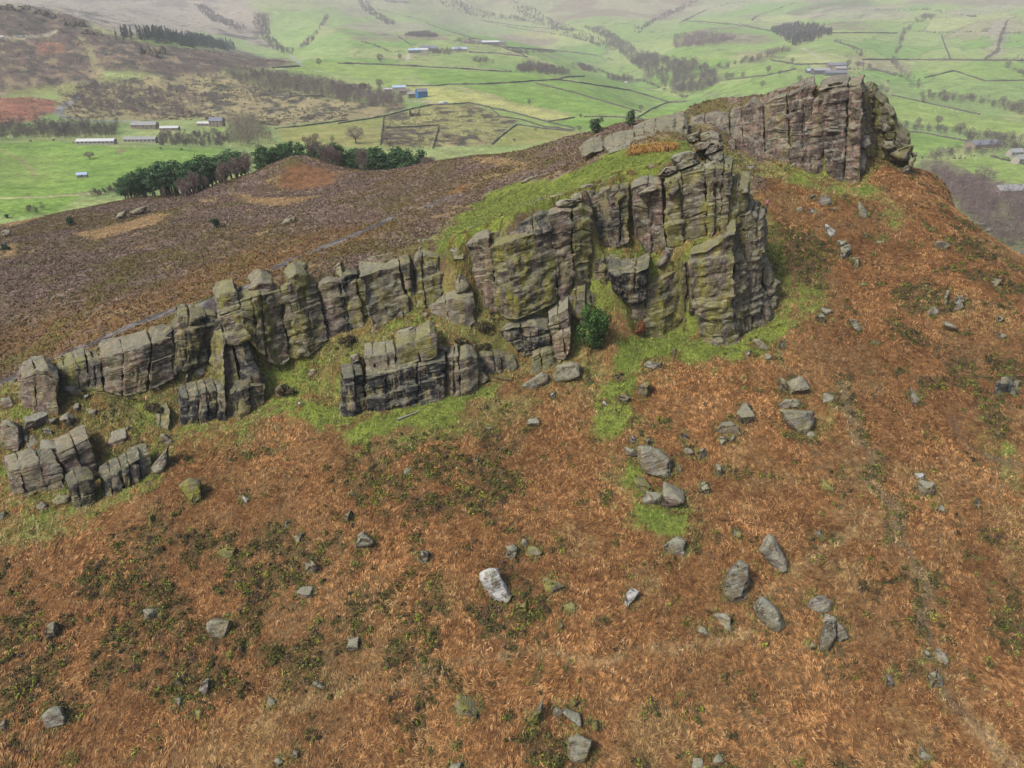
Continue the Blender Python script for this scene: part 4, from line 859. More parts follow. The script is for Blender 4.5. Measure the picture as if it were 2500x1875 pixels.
def lmask(px, width, soft=1.2):
    P = gline(px)[:, :2]; m = np.full(gx.shape, 1e9)
    for a, b in zip(P[:-1], P[1:]):
        x0, x1, y0, y1 = min(a[0], b[0]) - 6, max(a[0], b[0]) + 6, min(a[1], b[1]) - 6, max(a[1], b[1]) + 6
        i0, i1 = max(0, int((x0 - HX0) / HS)), int((x1 - HX0) / HS) + 1; j0, j1 = max(0, int((y0 - HY0) / HS)), int((y1 - HY0) / HS) + 1
        X, Y = gx[j0:j1, i0:i1] + .45 * (wx - gx)[j0:j1, i0:i1], gy[j0:j1, i0:i1] + .45 * (wy - gy)[j0:j1, i0:i1]
        d = b - a; t = np.clip(((X - a[0]) * d[0] + (Y - a[1]) * d[1]) / (d @ d + 1e-9), 0, 1)
        q = np.hypot(X - a[0] - t * d[0], Y - a[1] - t * d[1]); m[j0:j1, i0:i1] = np.minimum(m[j0:j1, i0:i1], q)
    return 1 - sstep(width * .5 - .3, width * .5 + soft, m)

ridge_px = [(-60, 945), (60, 915), (210, 872), (340, 830), (440, 772), (600, 708), (700, 680), (830, 660), (925, 645), (1010, 615), (1130, 590), (1240, 538), (1400, 488), (1450, 465)]
rl = at_y(np.array([p[0] for p in ridge_px], float), np.array([p[1] for p in ridge_px], float), Yub(np.array([p[0] for p in ridge_px], float)) + 4)[:, :2]
moor_poly = np.vstack([[-300, rl[0, 1]], rl, [(32, 122), (40, 134), (52, 148), (58, 162), (75, 160), (88, 160), (95, 180), (200, 345), (-300, 345)]])
moor = blur(inside(moor_poly, (gx + .4 * (wx - gx)).ravel(), (gy + .4 * (wy - gy)).ravel()).reshape(gx.shape).astype(float), 2.0)
grass = pmask([[(830, 1065), (870, 1025), (960, 1003), (1080, 968), (1150, 945), (1190, 925), (1235, 950), (1170, 990), (1090, 1040), (980, 1060), (880, 1080)],
               [(1480, 905), (1500, 850), (1570, 825), (1660, 800), (1715, 840), (1790, 842), (1840, 805), (1900, 785), (1935, 795), (1880, 840), (1800, 870), (1700, 872), (1620, 880), (1560, 905), (1530, 960)],
               (.75, [(1480, 905), (1560, 905), (1545, 1000), (1520, 1060), (1445, 1060), (1460, 960)]),
               [(1530, 1060), (1560, 1080), (1580, 1200), (1660, 1230), (1690, 1250), (1660, 1300), (1610, 1330), (1560, 1260), (1540, 1150)],
               [(1330, 455), (1400, 420), (1480, 375), (1560, 355), (1640, 342), (1695, 345), (1705, 365), (1640, 388), (1600, 425), (1560, 440), (1500, 430), (1440, 465), (1380, 490)],
               [(870, 668), (960, 635), (1060, 590), (1140, 565), (1145, 595), (1060, 615), (1000, 638), (930, 658)],
               (.8, [(1160, 490), (1250, 445), (1340, 440), (1400, 470), (1300, 520), (1190, 568), (1100, 590), (1090, 560)]), (.9, [(0, 985), (80, 985), (160, 1000), (160, 1022), (60, 1022), (0, 1015)]), (.9, [(2080, 452), (2140, 450), (2155, 475), (2090, 480)]), (.8, [(1880, 1400), (1915, 1380), (1960, 1375), (1920, 1410), (1895, 1425)]),
               (.7, [(590, 1040), (640, 1050), (640, 1075), (600, 1080)]), (.8, [(700, 965), (800, 990), (840, 1050), (760, 1060), (690, 1010)]), (.6, [(1270, 750), (1330, 760), (1300, 790), (1230, 800)])])
ygrass = pmask([[(840, 830), (900, 785), (1000, 752), (1100, 772), (1190, 735), (1260, 762), (1380, 715), (1430, 740), (1400, 790), (1330, 790), (1220, 815), (1250, 870), (1180, 868), (1080, 862), (980, 872), (880, 905), (750, 910)],
                [(420, 905), (520, 880), (640, 880), (700, 865), (800, 825), (840, 830), (760, 905), (720, 925), (640, 938), (560, 955), (430, 965), (330, 960), (330, 940)],
                [(1460, 590), (1560, 605), (1640, 618), (1780, 555), (1795, 590), (1690, 640), (1560, 680), (1475, 670)],
                (.85, [(0, 1020), (160, 1025), (300, 1050), (400, 1055), (320, 1100), (240, 1080), (150, 1115), (40, 1145), (0, 1150)]), (.9, [(0, 1255), (130, 1250), (200, 1290), (120, 1330), (0, 1335)]), (.7, [(180, 1270), (280, 1278), (270, 1295), (190, 1292)]),
                (.9, [(1800, 395), (1900, 398), (1990, 440), (2060, 445), (2150, 455), (2160, 490), (2080, 478), (1960, 468), (1850, 430)]), (.7, [(2380, 1040), (2500, 1090), (2500, 1240), (2450, 1190), (2390, 1110)]),
                (.7, [(2150, 480), (2200, 500), (2190, 560), (2150, 540)]), (.75, [(1740, 350), (1850, 385), (1840, 410), (1790, 470), (1770, 420)]), (.7, [(1960, 700), (2010, 700), (2030, 760), (1960, 790), (1900, 800)]),
                (.6, [(350, 1040), (460, 1030), (640, 1010), (640, 1090), (520, 1090), (400, 1075)]), (.6, [(1330, 800), (1450, 860), (1500, 900), (1470, 960), (1380, 930)]), (.5, [(1060, 1000), (1240, 950), (1350, 960), (1200, 1050), (1000, 1100), (850, 1090)]),
                (.85, [(1150, 500), (1250, 470), (1330, 455), (1400, 480), (1300, 520), (1180, 570), (1080, 600), (1060, 570)]), (.6, [(2000, 990), (2050, 1010), (2030, 1060), (1980, 1080), (1960, 1040)]), (.55, [(1620, 330), (1760, 265), (1850, 235), (1800, 265), (1720, 310), (1640, 350)])])
tan = pmask([[(180, 570), (300, 545), (380, 520), (425, 530), (330, 562), (230, 588)], [(0, 520), (60, 510), (145, 518), (60, 545), (0, 562)], [(0, 598), (50, 600), (42, 630), (0, 632)], [(560, 470), (640, 485), (760, 480), (800, 475), (700, 502), (600, 497)],
             [(1150, 383), (1300, 395), (1290, 404), (1170, 402)], (.6, [(640, 700), (760, 640), (800, 640), (720, 680), (640, 715)]), (.7, [(300, 845), (420, 790), (430, 800), (350, 850)]), (.6, [(2280, 1560), (2420, 1700), (2360, 1720), (2270, 1620)]), (.6, [(2000, 1250), (2110, 1230), (2180, 1280), (2150, 1330)])], 1.5)
tan = np.maximum(tan, 1.0 * lmask([(640, 1755), (800, 1690), (950, 1665), (1080, 1635), (1280, 1590), (1360, 1600), (1480, 1625), (1560, 1580), (1680, 1575), (1790, 1560), (1850, 1530), (1880, 1440), (1960, 1380), (2040, 1320), (2120, 1260)], .55, .8) * .95)
gully = lmask([(2060, 940), (2080, 1040), (2130, 1110), (2125, 1190), (2180, 1240), (2190, 1310), (2240, 1390), (2265, 1460), (2255, 1510), (2285, 1570), (2290, 1640), (2330, 1720), (2400, 1790), (2480, 1870)], .35, .7)
gully = np.maximum(gully, lmask([(2320, 1020), (2340, 1070), (2400, 1110), (2450, 1130), (2500, 1150)], .5, .8))
tan = np.maximum(tan, .85 * lmask([(2060, 940), (2080, 1040), (2130, 1110), (2125, 1190), (2180, 1240), (2190, 1310), (2240, 1390), (2265, 1460), (2255, 1510), (2285, 1570), (2290, 1640), (2330, 1720), (2400, 1790), (2480, 1870)], 1.5, 1.1))
path = lmask([(-40, 955), (100, 888), (230, 838), (340, 786), (420, 760), (520, 735), (600, 697), (700, 640), (800, 600), (900, 560), (960, 530)], 2.3, .9)
path = np.maximum(path, .9 * lmask([(1040, 505), (1075, 490), (1120, 475)], 1.8, .8))
brack2 = pmask([[(665, 455), (690, 415), (730, 392), (770, 405), (835, 425), (815, 452), (740, 465)], (.8, [(1095, 470), (1120, 450), (1150, 450), (1130, 480)])])
omoor = pmask([[(-50, 810), (200, 760), (400, 690), (700, 575), (900, 545), (950, 560), (800, 615), (640, 695), (430, 775), (200, 860), (-50, 935)]], 8)
heath = pmask([(.95, [(1890, 545), (1990, 555), (2030, 640), (1990, 700), (1920, 730), (1890, 640)]), (.9, [(2200, 690), (2290, 690), (2330, 760), (2260, 775), (2200, 735)]),
               (.5, [(2130, 760), (2300, 900), (2400, 1010), (2500, 1090), (2500, 900), (2380, 860), (2250, 800), (2200, 750)]), (.9, [(2260, 900), (2330, 960), (2400, 1010), (2370, 1040), (2280, 970)]), (.95, [(2400, 880), (2500, 900), (2500, 980), (2430, 960)]),
               (.45, [(2300, 525), (2400, 580), (2500, 680), (2500, 800), (2380, 700), (2330, 620)]), (.55, [(850, 1070), (1000, 1050), (1250, 1080), (1300, 1180), (1150, 1290), (900, 1260), (820, 1180)]),
               (.42, [(0, 1400), (150, 1350), (350, 1340), (550, 1380), (800, 1400), (900, 1500), (820, 1680), (500, 1720), (200, 1740), (0, 1780)]), (.42, [(250, 1320), (700, 1270), (900, 1300), (950, 1450), (700, 1500), (350, 1480)]),
               (.5, [(1270, 1760), (1400, 1790), (1500, 1900), (1200, 1900)]), (.4, [(1550, 1740), (1700, 1780), (1800, 1900), (1550, 1900)]), (.95, [(-20, 1500), (80, 1520), (60, 1720), (-20, 1740)]), (.95, [(2360, 1480), (2520, 1410), (2520, 1570), (2420, 1570)]),
               (.7, [(2100, 1120), (2150, 1170), (2220, 1260), (2190, 1290), (2110, 1200)]), (.7, [(1500, 940), (1570, 960), (1560, 1040), (1500, 1065)]), (.95, [(835, 800), (880, 815), (880, 880), (840, 880)]), (.6, [(1150, 775), (1230, 770), (1225, 810), (1150, 800)]),
               (.5, [(950, 1450), (1300, 1400), (1350, 1600), (900, 1700), (850, 1560)]), (.8, [(250, 965), (340, 990), (300, 1040), (240, 1020)]), (.8, [(320, 1050), (400, 1070), (330, 1130), (250, 1120)])], 3)
ygrass = np.maximum(ygrass, .72 * sstep(.15, .8, near_rock) * (1 - moor))
rocky = near_rock.copy()
ygrass = np.maximum(ygrass, .75 * blur(grass, 5) * (1 - moor))
n1 = fbm(xy0(gx, gy, 3.2), 4, 61); n2 = fbm(xy0(gx, gy, 1.1), 3, 66); n3 = fbm(xy0(gx, gy, 9), 4, 71)
grass = sstep(.34, .62, grass + (.42 * n1 + .30 * n2) * (grass > .04)); ygrass = np.clip(ygrass * 1.15 + (.55 * n1 + .25 * n2) * (ygrass > .05), 0, 1)
grass = np.maximum(grass, .9 * sstep(.12, .34, n3 + .5 * n2) * sstep(.4, .8, ygrass) * (1 - moor))
heath = np.maximum(heath, .62 * blur(sstep(.2, .8, lmask([(2060, 940), (2080, 1040), (2130, 1110), (2125, 1190), (2180, 1240), (2190, 1310), (2240, 1390), (2265, 1460), (2255, 1510), (2285, 1570), (2290, 1640), (2330, 1720)], 2.2, 1.5)), 1.5))
clump = sstep(.40, .62, heath * .80 + .295 + .66 * n1 + .42 * n2 - .12) * (1 - moor)      # dark heather and bilberry on the lower slope
def L(*c): return np.array(c)
def lerp(a, b, t): return a * (1 - t[..., None]) + b * t[..., None]
hc = lerp(L(.100, .046, .017), L(.165, .082, .031), sstep(-.4, .4, n2))                              # bracken litter
hc = lerp(hc, L(.15, .10, .045), .6 * sstep(.1, .5, n3))
mo = lerp(L(.095, .064, .044), L(.170, .126, .098), sstep(-.35, .45, n1 + .5 * n2)); mo = lerp(mo, L(.145, .085, .028), .9 * omoor * sstep(-.5, .3, n2)); mo = lerp(mo, L(.095, .085, .025), .8 * sstep(.12, .4, n3)); mo = lerp(mo, L(.25, .18, .085), .8 * sstep(.40, .62, -n3 + .3 * n1))
hc = lerp(hc, mo, moor)
hc = lerp(hc, lerp(L(.10, .055, .025), L(.17, .085, .04), sstep(-.3, .3, n2)), brack2)
hc = lerp(hc, lerp(L(.105, .105, .030), L(.185, .175, .055), sstep(-.3, .3, n2)), np.clip(ygrass, 0, 1))
hc = lerp(hc, lerp(L(.090, .120, .020), L(.145, .175, .030), sstep(-.4, .4, n1 + .4 * n2)), np.clip(grass, 0, 1))
hc = lerp(hc, lerp(L(.20, .125, .055), L(.31, .21, .10), sstep(-.3, .3, n2 + .5 * n1)), np.clip(tan * (1 + .9 * n2 + .8 * n1), 0, 1) * .85)
hc = lerp(hc, L(.060, .052, .022), .6 * clump * (1 - np.clip(grass, 0, 1)))
soil = lerp(L(.058, .052, .050), L(.150, .138, .132), sstep(-.2, .45, n2 + .4 * n1))
hc = lerp(hc, soil, np.clip(path * (1.1 + .5 * n2), 0, 1)); hc = lerp(hc, L(.085, .072, .05), gully * .5)

def grid_mesh(name, X, Y, Z, col, mat):
    ny, nx = X.shape; idx = np.arange(nx * ny).reshape(ny, nx)
    F = np.stack([idx[:-1, :-1], idx[:-1, 1:], idx[1:, 1:], idx[1:, :-1]], -1).reshape(-1, 4)
    return mesh_np(name, np.stack([X, Y, Z], -1).reshape(-1, 3), F, True, col.reshape(-1, 3))
t = NT('hill_ground'); a = t.n('ShaderNodeAttribute', attribute_name='Col').outputs['Color']; pos = t.n('ShaderNodeNewGeometry').outputs['Position']
f1, f2 = t.noise(pos, 2.2, 5, .7), t.noise(t.scale(pos, 9, 4, 6), 1.0, 3, .6)
k = t.math('MULTIPLY', t.ramp(f1, .3, .7, .6, 1.4), t.ramp(f2, .3, .7, .72, 1.28))
v = t.n('ShaderNodeVectorMath', operation='SCALE'); t.l(a, v.inputs[0]); t.l(k, v.inputs['Scale']); t.base(v.outputs[0])
t.bump(t.math('ADD', f1, t.math('MULTIPLY', f2, .4)), .9, .35); t.b.inputs['Roughness'].default_value = .95
HILL = t.m
vis = zgrid > valley_z(gx, gy) - 6
tag(link('hill', grid_mesh('hill', gx, gy, zgrid, hc, HILL), HILL), kind='structure')

# ------------------------------------------------------------------ ground cover, as leaves and fronds
def samp(G, x, y):
    return G[np.clip(((y - HY0) / HS).round().astype(int), 0, HNY - 1), np.clip(((x - HX0) / HS).round().astype(int), 0, HNX - 1)]
gz_y, gz_x = np.gradient(zgrid, HS)
slope = np.hypot(gz_x, gz_y)
def scatter(dens, dmax, seed, ymin=38, ymax=330, margin=260):
    """random spots with dens (0..1 grid) times dmax per square metre, where the camera's surroundings can see them"""
    rg = np.random.default_rng(seed)
    n = int((HX1 - HX0) * (ymax - ymin) * dmax)
    x = rg.uniform(HX0, HX1, n); y = rg.uniform(ymin, ymax, n)
    k = rg.random(n) < samp(dens, x, y); x, y = x[k], y[k]
    z = hill_z(x, y); px, py, D = proj(np.stack([x, y, z], -1))
    k = (px > -margin) & (px < 2500 + margin) & (py > -50) & (py < 1875 + margin)
    return np.stack([x, y, z], -1)[k], rg
def strips(P, rg, K, ln, wid, rise, droop, cols, bias=None, spread=1.0):
    """K bent blades round every spot; cols (n,3) base colours; returns V, F, C"""
    n = len(P) * K
    B = np.repeat(P, K, 0); c = np.repeat(cols, K, 0)
    az = rg.uniform(0, 2 * math.pi, n)
    d = np.stack([np.cos(az), np.sin(az), np.zeros(n)], -1)
    if bias is not None: d = d + np.repeat(bias, K, 0); d /= np.linalg.norm(d, axis=1, keepdims=True) + 1e-6
    l = ln * rg.uniform(.55, 1.25, n); s = np.cross(d, [0, 0, 1]); w = wid * rg.uniform(.6, 1.3, n)
    r1, r2 = rise * rg.uniform(.5, 1.3, n), droop * rg.uniform(.2, 1.4, n)
    B = B + d * (rg.uniform(0, .25, n) * spread * ln)[:, None]
    m = B + d * (l * .5)[:, None]; m[:, 2] += r1 * l; e = B + d * l[:, None]; e[:, 2] += r2 * l
    gz = hill_z(e[:, 0], e[:, 1]); gm = hill_z(m[:, 0], m[:, 1])
    m[:, 2] += (gm - B[:, 2]) ; e[:, 2] += (gz - B[:, 2])
    b = B.copy(); b[:, 2] -= .05
    q = w[:, None] * s
    V = np.stack([b - q * .35, b + q * .35, m - q, m + q, e - q * .12, e + q * .12], 1).reshape(-1, 3)
    i = np.arange(n)[:, None] * 6
    F = np.concatenate([i + [0, 1, 3, 2], i + [2, 3, 5, 4]], 0)
    f = rg.uniform(.6, 1.45, n)[:, None]; c = c * f
    C = np.repeat(c, 6, 0)
    return V, F, C
def clusters(P, rg, K, rad, hgt, leaf, cols):
    """domes of small leaves; rad, hgt per spot"""
    n = len(P) * K
    d = rg.normal(size=(n, 3)); d[:, 2] = np.abs(d[:, 2]); d /= np.linalg.norm(d, axis=1, keepdims=True)
    rr = np.repeat(rad, K) * rg.uniform(.55, 1.08, n); hh = np.repeat(hgt, K) * rg.uniform(.5, 1.1, n)
    c = np.repeat(P, K, 0) + d * np.stack([rr, rr, hh], -1)
    u = rg.normal(size=(n, 3)); u /= np.linalg.norm(u, axis=1, keepdims=True); v = np.cross(u, d + .3 * rg.normal(size=(n, 3))); v /= np.linalg.norm(v, axis=1, keepdims=True) + 1e-6
    u = np.cross(v, d + .5 * rg.normal(size=(n, 3))); u /= np.linalg.norm(u, axis=1, keepdims=True) + 1e-6
    s = (leaf * rg.uniform(.6, 1.4, n))[:, None]
    V = np.stack([c - u * s, c + v * s * .55, c + u * s, c - v * s * .55], 1).reshape(-1, 3)
    F = np.arange(n * 4).reshape(n, 4)
    C = np.repeat(np.repeat(cols, K, 0) * rg.uniform(.55, 1.5, n)[:, None], 4, 0)
    return V, F, C
def merge(parts):
    V, F, C, o = [], [], [], 0
    for v, f, c in parts:
        V.append(v); F.append(f + o); C.append(c); o += len(v)
    return np.vstack(V), np.vstack(F), np.vstack(C)
def pick(rg, n, pal, w=None):
    return np.array(pal)[rg.choice(len(pal), n, p=w)]
VEG = veg_mat('dry_vegetation', .35, 1.1)
steepcut = 1 - sstep(1.1, 1.8, slope)
g_ = np.clip(grass, 0, 1); y_ = np.clip(ygrass, 0, 1)
bare = np.clip(np.maximum(np.maximum(path, gully), 0), 0, 1)
fb = (1 - moor) * (1 - g_) * (1 - .8 * y_) * (1 - clump * .75) * (1 - .75 * np.clip(tan, 0, 1)) * (1 - bare) * steepcut + brack2 * .7
P, rg = scatter(np.clip(fb, 0, 1) * np.clip(1.05 + 1.1 * n1, .2, 1) * np.interp(gy, [70, 120, 170], [1, .62, .45]), 10.5, 5, ymax=200)
far_ = np.interp(P[:, 1], [60, 110, 170], [.62, .72, .90])
flow = np.stack([fbm(xy0(P[:, 0], P[:, 1], 6), 2, 81), fbm(xy0(P[:, 0], P[:, 1], 6), 2, 85) - .25, np.zeros(len(P))], -1) * 3.2
cols = pick(rg, len(P), [(.270, .140, .053), (.220, .109, .039), (.160, .076, .027), (.33, .20, .090), (.070, .034, .014)], [.30, .30, .2, .12, .08])
cols = cols * (1 + .55 * fbm(xy0(P[:, 0], P[:, 1], 11), 4, 88))[:, None]
cols = lerp(cols, pick(rg, len(P), [(.19, .155, .055), (.27, .195, .09)]), .45 * sstep(.2, .5, fbm(xy0(P[:, 0], P[:, 1], 8), 4, 103)))
print('bracken', len(P))
V, F, C = strips(P, rg, 5, np.repeat(far_, 5), np.repeat(far_ * .046, 5), .26, .10, cols, flow)
tag(link('bracken', mesh_np('bracken', V, F, False, C), VEG), 'fallen orange brown bracken covering the lower slope', 'bracken', kind='stuff')

fm = moor * (1 - g_) * (1 - .75 * y_) * (1 - np.clip(tan, 0, 1)) * (1 - bare) * (1 - brack2) * steepcut
P, rg = scatter(np.clip(fm, 0, 1) * np.clip(1.1 + 1.2 * n1, .2, 1), 2.5, 15, ymin=90)
om = samp(omoor, P[:, 0], P[:, 1]); px_, py_, D_ = proj(P)
near = sstep(-.1, .45, fbm(xy0(P[:, 0], P[:, 1], 14), 3, 92) + .15)
cols = lerp(pick(rg, len(P), [(.140, .096, .068), (.200, .150, .122), (.088, .058, .040)]), pick(rg, len(P), [(.118, .074, .038), (.15, .108, .046), (.115, .104, .032)]), near)
cols = lerp(cols, pick(rg, len(P), [(.22, .115, .040), (.17, .09, .03), (.13, .10, .035)]), om * .8)
print('heather', len(P))
V1 = clusters(P, rg, 9, rg.uniform(.25, .6, len(P)), rg.uniform(.18, .42, len(P)), .15, cols)
tag(link('heather_moor', mesh_np('heather_moor', V1[0], V1[1], False, V1[2]), VEG), 'brown and purple heather covering the moor behind the crags', 'heather', kind='stuff')

fh = clump * (1 - g_ * .8) * (1 - bare)
P, rg = scatter(np.clip(fh, 0, 1), 2.0, 25, ymax=175)
cols = pick(rg, len(P), [(.062, .062, .018), (.042, .040, .016), (.088, .098, .020), (.082, .055, .036), (.135, .145, .022)], [.30, .24, .24, .10, .12])
cols = cols * (1 + .5 * fbm(xy0(P[:, 0], P[:, 1], 5), 2, 98))[:, None]
print('clumps', len(P))
V2 = clusters(P, rg, 26, rg.uniform(.25, .85, len(P)), rg.uniform(.25, .70, len(P)), .13, cols)
tag(link('heather_clumps', mesh_np('heather_clumps', V2[0], V2[1], False, V2[2]), VEG), 'dark heather and bilberry clumps among the bracken', 'heather', kind='stuff')

fg = np.clip(y_ * .9 + .35 * g_ + .8 * np.clip(tan * (1 + .9 * n2 + .8 * n1), 0, 1), 0, 1) * (1 - bare) * steepcut
P, rg = scatter(fg, 3.2, 35, ymax=260)
gg = samp(g_, P[:, 0], P[:, 1]); tt = samp(np.clip(tan, 0, 1), P[:, 0], P[:, 1])
cols = pick(rg, len(P), [(.165, .165, .048), (.22, .19, .07), (.12, .145, .032), (.27, .22, .095)])
cols = lerp(cols, pick(rg, len(P), [(.100, .138, .024), (.135, .170, .034), (.165, .17, .048)]), gg); cols = lerp(cols, pick(rg, len(P), [(.32, .22, .11), (.24, .16, .075), (.18, .11, .05)]), tt)
print('grass', len(P))
V3 = strips(P, rg, 6, .42, .05, .55, .30, cols)
tag(link('grass', mesh_np('grass', V3[0], V3[1], False, V3[2]), VEG), 'tussocky green and yellow grass below and between the crags', 'grass', kind='stuff')
# ------------------------------------------------------------------ loose boulders on the slope
slab('boulder', 'largest angular boulder, moss topped, propped on smaller boulders', 'K', [(95, 320), (130, 318), (195, 338), (247, 385), (240, 470), (200, 458), (125, 440), (100, 390)], 'plain', depth=3.6)
slab('boulder', 'leaning slab boulder with a white edge beside a green path', 'K', [(640, 688), (655, 690), (685, 730), (715, 800), (726, 850), (700, 860), (640, 812), (598, 760)], 'pale', depth=2.4)
slab('boulder', 'tall grey green double lobed boulder', 'K', [(520, 793), (560, 812), (567, 880), (545, 960), (490, 992), (450, 940), (448, 890), (485, 868), (483, 830)], 'grey', depth=2.8)
slab('boulder', 'ridged grey boulder below the double lobed one', 'K', [(578, 990), (605, 943), (640, 960), (685, 1008), (692, 1045), (716, 1075), (690, 1112), (640, 1075), (588, 1035)], 'pale', depth=3)
slab('boulder', 'triangular dark slab below a flat grey rock', 'K', [(680, 168), (836, 175), (836, 230), (802, 280), (770, 287), (700, 212)], 'dark', depth=2.4)
slab('boulder', 'flat grey rock on top of the triangular dark slab', 'K', [(680, 150), (710, 125), (765, 128), (785, 160), (690, 170)], 'plain', depth=2)
slab('boulder', 'forked grey stone below the green grass tongue', 'K', [(200, 740), (225, 720), (260, 695), (298, 715), (298, 785), (270, 760), (235, 775)], 'pale', depth=2)
slab('boulder', 'pale round topped boulder above a knobbly grey rock', 'K', [(798, 985), (830, 950), (875, 945), (908, 975), (905, 1020), (850, 1020), (810, 1005)], 'pale', depth=2.4)
slab('boulder', 'tall knobbly grey rock in shade', 'K', [(880, 1050), (918, 1045), (925, 1110), (890, 1185), (850, 1180), (852, 1120)], 'grey', depth=2)
slab('boulder', 'grey rock leaning right of the knobbly rock', 'K', [(922, 1050), (955, 1070), (978, 1120), (950, 1145), (920, 1140)], 'plain', depth=1.8)
slab('boulder', 'white splashed boulder shaped like a boot in open bracken', 'L', [(743, 640), (790, 612), (838, 620), (842, 690), (862, 735), (915, 790), (825, 803), (800, 750), (765, 720)], 'white', depth=2)
slab('boulder', 'crescent shaped white flecked stone', 'L', [(1500, 760), (1535, 715), (1578, 735), (1545, 790), (1510, 825), (1497, 800)], 'white', depth=1.6)
slab('boulder', 'grey lichened boulder with a side lobe near the bottom edge', 'L', [(1198, 1505), (1250, 1483), (1278, 1520), (1335, 1515), (1325, 1550), (1290, 1570), (1302, 1612), (1280, 1642), (1225, 1642), (1200, 1600)], 'plain', depth=2.2)
slab('boulder', 'dark mossy ledge of rock left of the bottom boulders', 'L', [(985, 1440), (1010, 1395), (1050, 1330), (1075, 1300), (1075, 1350), (1050, 1430), (1010, 1470)], 'mossy', depth=1.6)
slab('boulder', 'big mossy block alone below the lower left crag', 'J', [(1122, 1515), (1200, 1462), (1262, 1480), (1278, 1560), (1292, 1622), (1215, 1648), (1172, 1600)], 'mossy', depth=2.6)
slab('boulder', 'flat topped grey boulder like a bowl in bracken', 'M', [(1238, 790), (1270, 768), (1388, 773), (1393, 800), (1350, 888), (1270, 888), (1245, 842)], 'grey', depth=2.2)
slab('boulder', 'broad pale boulder low at the left', 'M', [(245, 1350), (300, 1300), (360, 1290), (415, 1360), (405, 1410), (265, 1432)], 'pale', depth=2.4)
slab('boulder', 'moss capped stone with a pale front edge', 'M', [(1300, 365), (1350, 335), (1415, 340), (1400, 395), (1365, 410), (1325, 395)], 'mossy', depth=1.6)
slab('boulder', 'huge tilted slab with a pink band at the left frame edge', 'H', [(5, 568), (50, 556), (115, 600), (127, 690), (112, 752), (60, 757), (0, 725), (-5, 620)], 'pink', depth=3)
slab('boulder', 'curved leaf shaped slab at the right of the black ribbed crag', 'H', [(945, 705), (948, 790), (912, 862), (865, 877), (843, 830), (880, 790), (922, 742)], 'plain', depth=2.2)
slab('boulder', 'grey block on top of the leaf shaped slab', 'H', [(895, 650), (920, 635), (975, 685), (955, 705), (910, 695)], 'grey', depth=1.6)
slab('boulder', 'tall standing stone on the bracken below the summit crag', 'T', [(1802, 500), (1815, 498), (1865, 575), (1860, 605), (1830, 612), (1798, 590)], 'grey', depth=2.2)
slab('boulder', 'white lichened upright boulder above a pair of stones', 'T', [(1595, 640), (1620, 650), (1657, 685), (1650, 725), (1620, 728), (1600, 690)], 'white', depth=2)
slab('boulder', 'tall pale boulder of the stone pair on the right slope', 'T', [(1690, 785), (1750, 765), (1763, 800), (1740, 850), (1700, 880), (1685, 830)], 'pale', depth=2.2)
slab('boulder', 'heather capped stone of the pair on the right slope', 'T', [(1762, 850), (1815, 850), (1818, 905), (1790, 935), (1765, 925)], 'plain', depth=1.8)
slab('boulder', 'grey boulder with dark foot high on the right slope', 'T', [(1545, 490), (1570, 450), (1630, 470), (1645, 510), (1600, 530), (1555, 525)], 'plain', depth=2.2)
slab('boulder', 'pale wedge with a mossy hollow on the right slope', 'T', [(1485, 530), (1520, 550), (1555, 570), (1545, 582), (1500, 578)], 'pale', depth=1.6)
slab('boulder', 'white slab leaning behind the right corner of the big crag', 'T', [(1003, 325), (1025, 330), (1055, 375), (1040, 380), (1008, 345)], 'white', depth=1.2)
slab('boulder', 'flat pale slab lying below the big crag', 'T', [(438, 1530), (470, 1505), (565, 1520), (560, 1550), (520, 1565), (445, 1545)], 'pale', depth=2)
slab('boulder', 'grey boulder in dark heather at the right side', 'N', [(905, 930), (940, 882), (990, 905), (985, 975), (930, 1010), (900, 990)], 'plain', depth=2.4)
slab('boulder', 'dark slab beside the grey boulder in the right heather', 'N', [(835, 930), (862, 850), (880, 855), (868, 960), (840, 970)], 'plain', depth=1.4)
slab('boulder', 'pointed dark stone on the right slope', 'N', [(610, 1500), (640, 1530), (685, 1600), (660, 1640), (615, 1620)], 'plain', depth=1.6)
slab('boulder', 'forked white edged stone beside the muddy gully', 'T', [(1740, 1240), (1790, 1240), (1825, 1310), (1810, 1330), (1770, 1300)], 'pale', depth=1.6)
slab('boulder', 'upright double stone on grass right of the big crag', 'T', [(1130, 1370), (1170, 1365), (1240, 1420), (1235, 1445), (1180, 1445)], 'plain', depth=1.6)
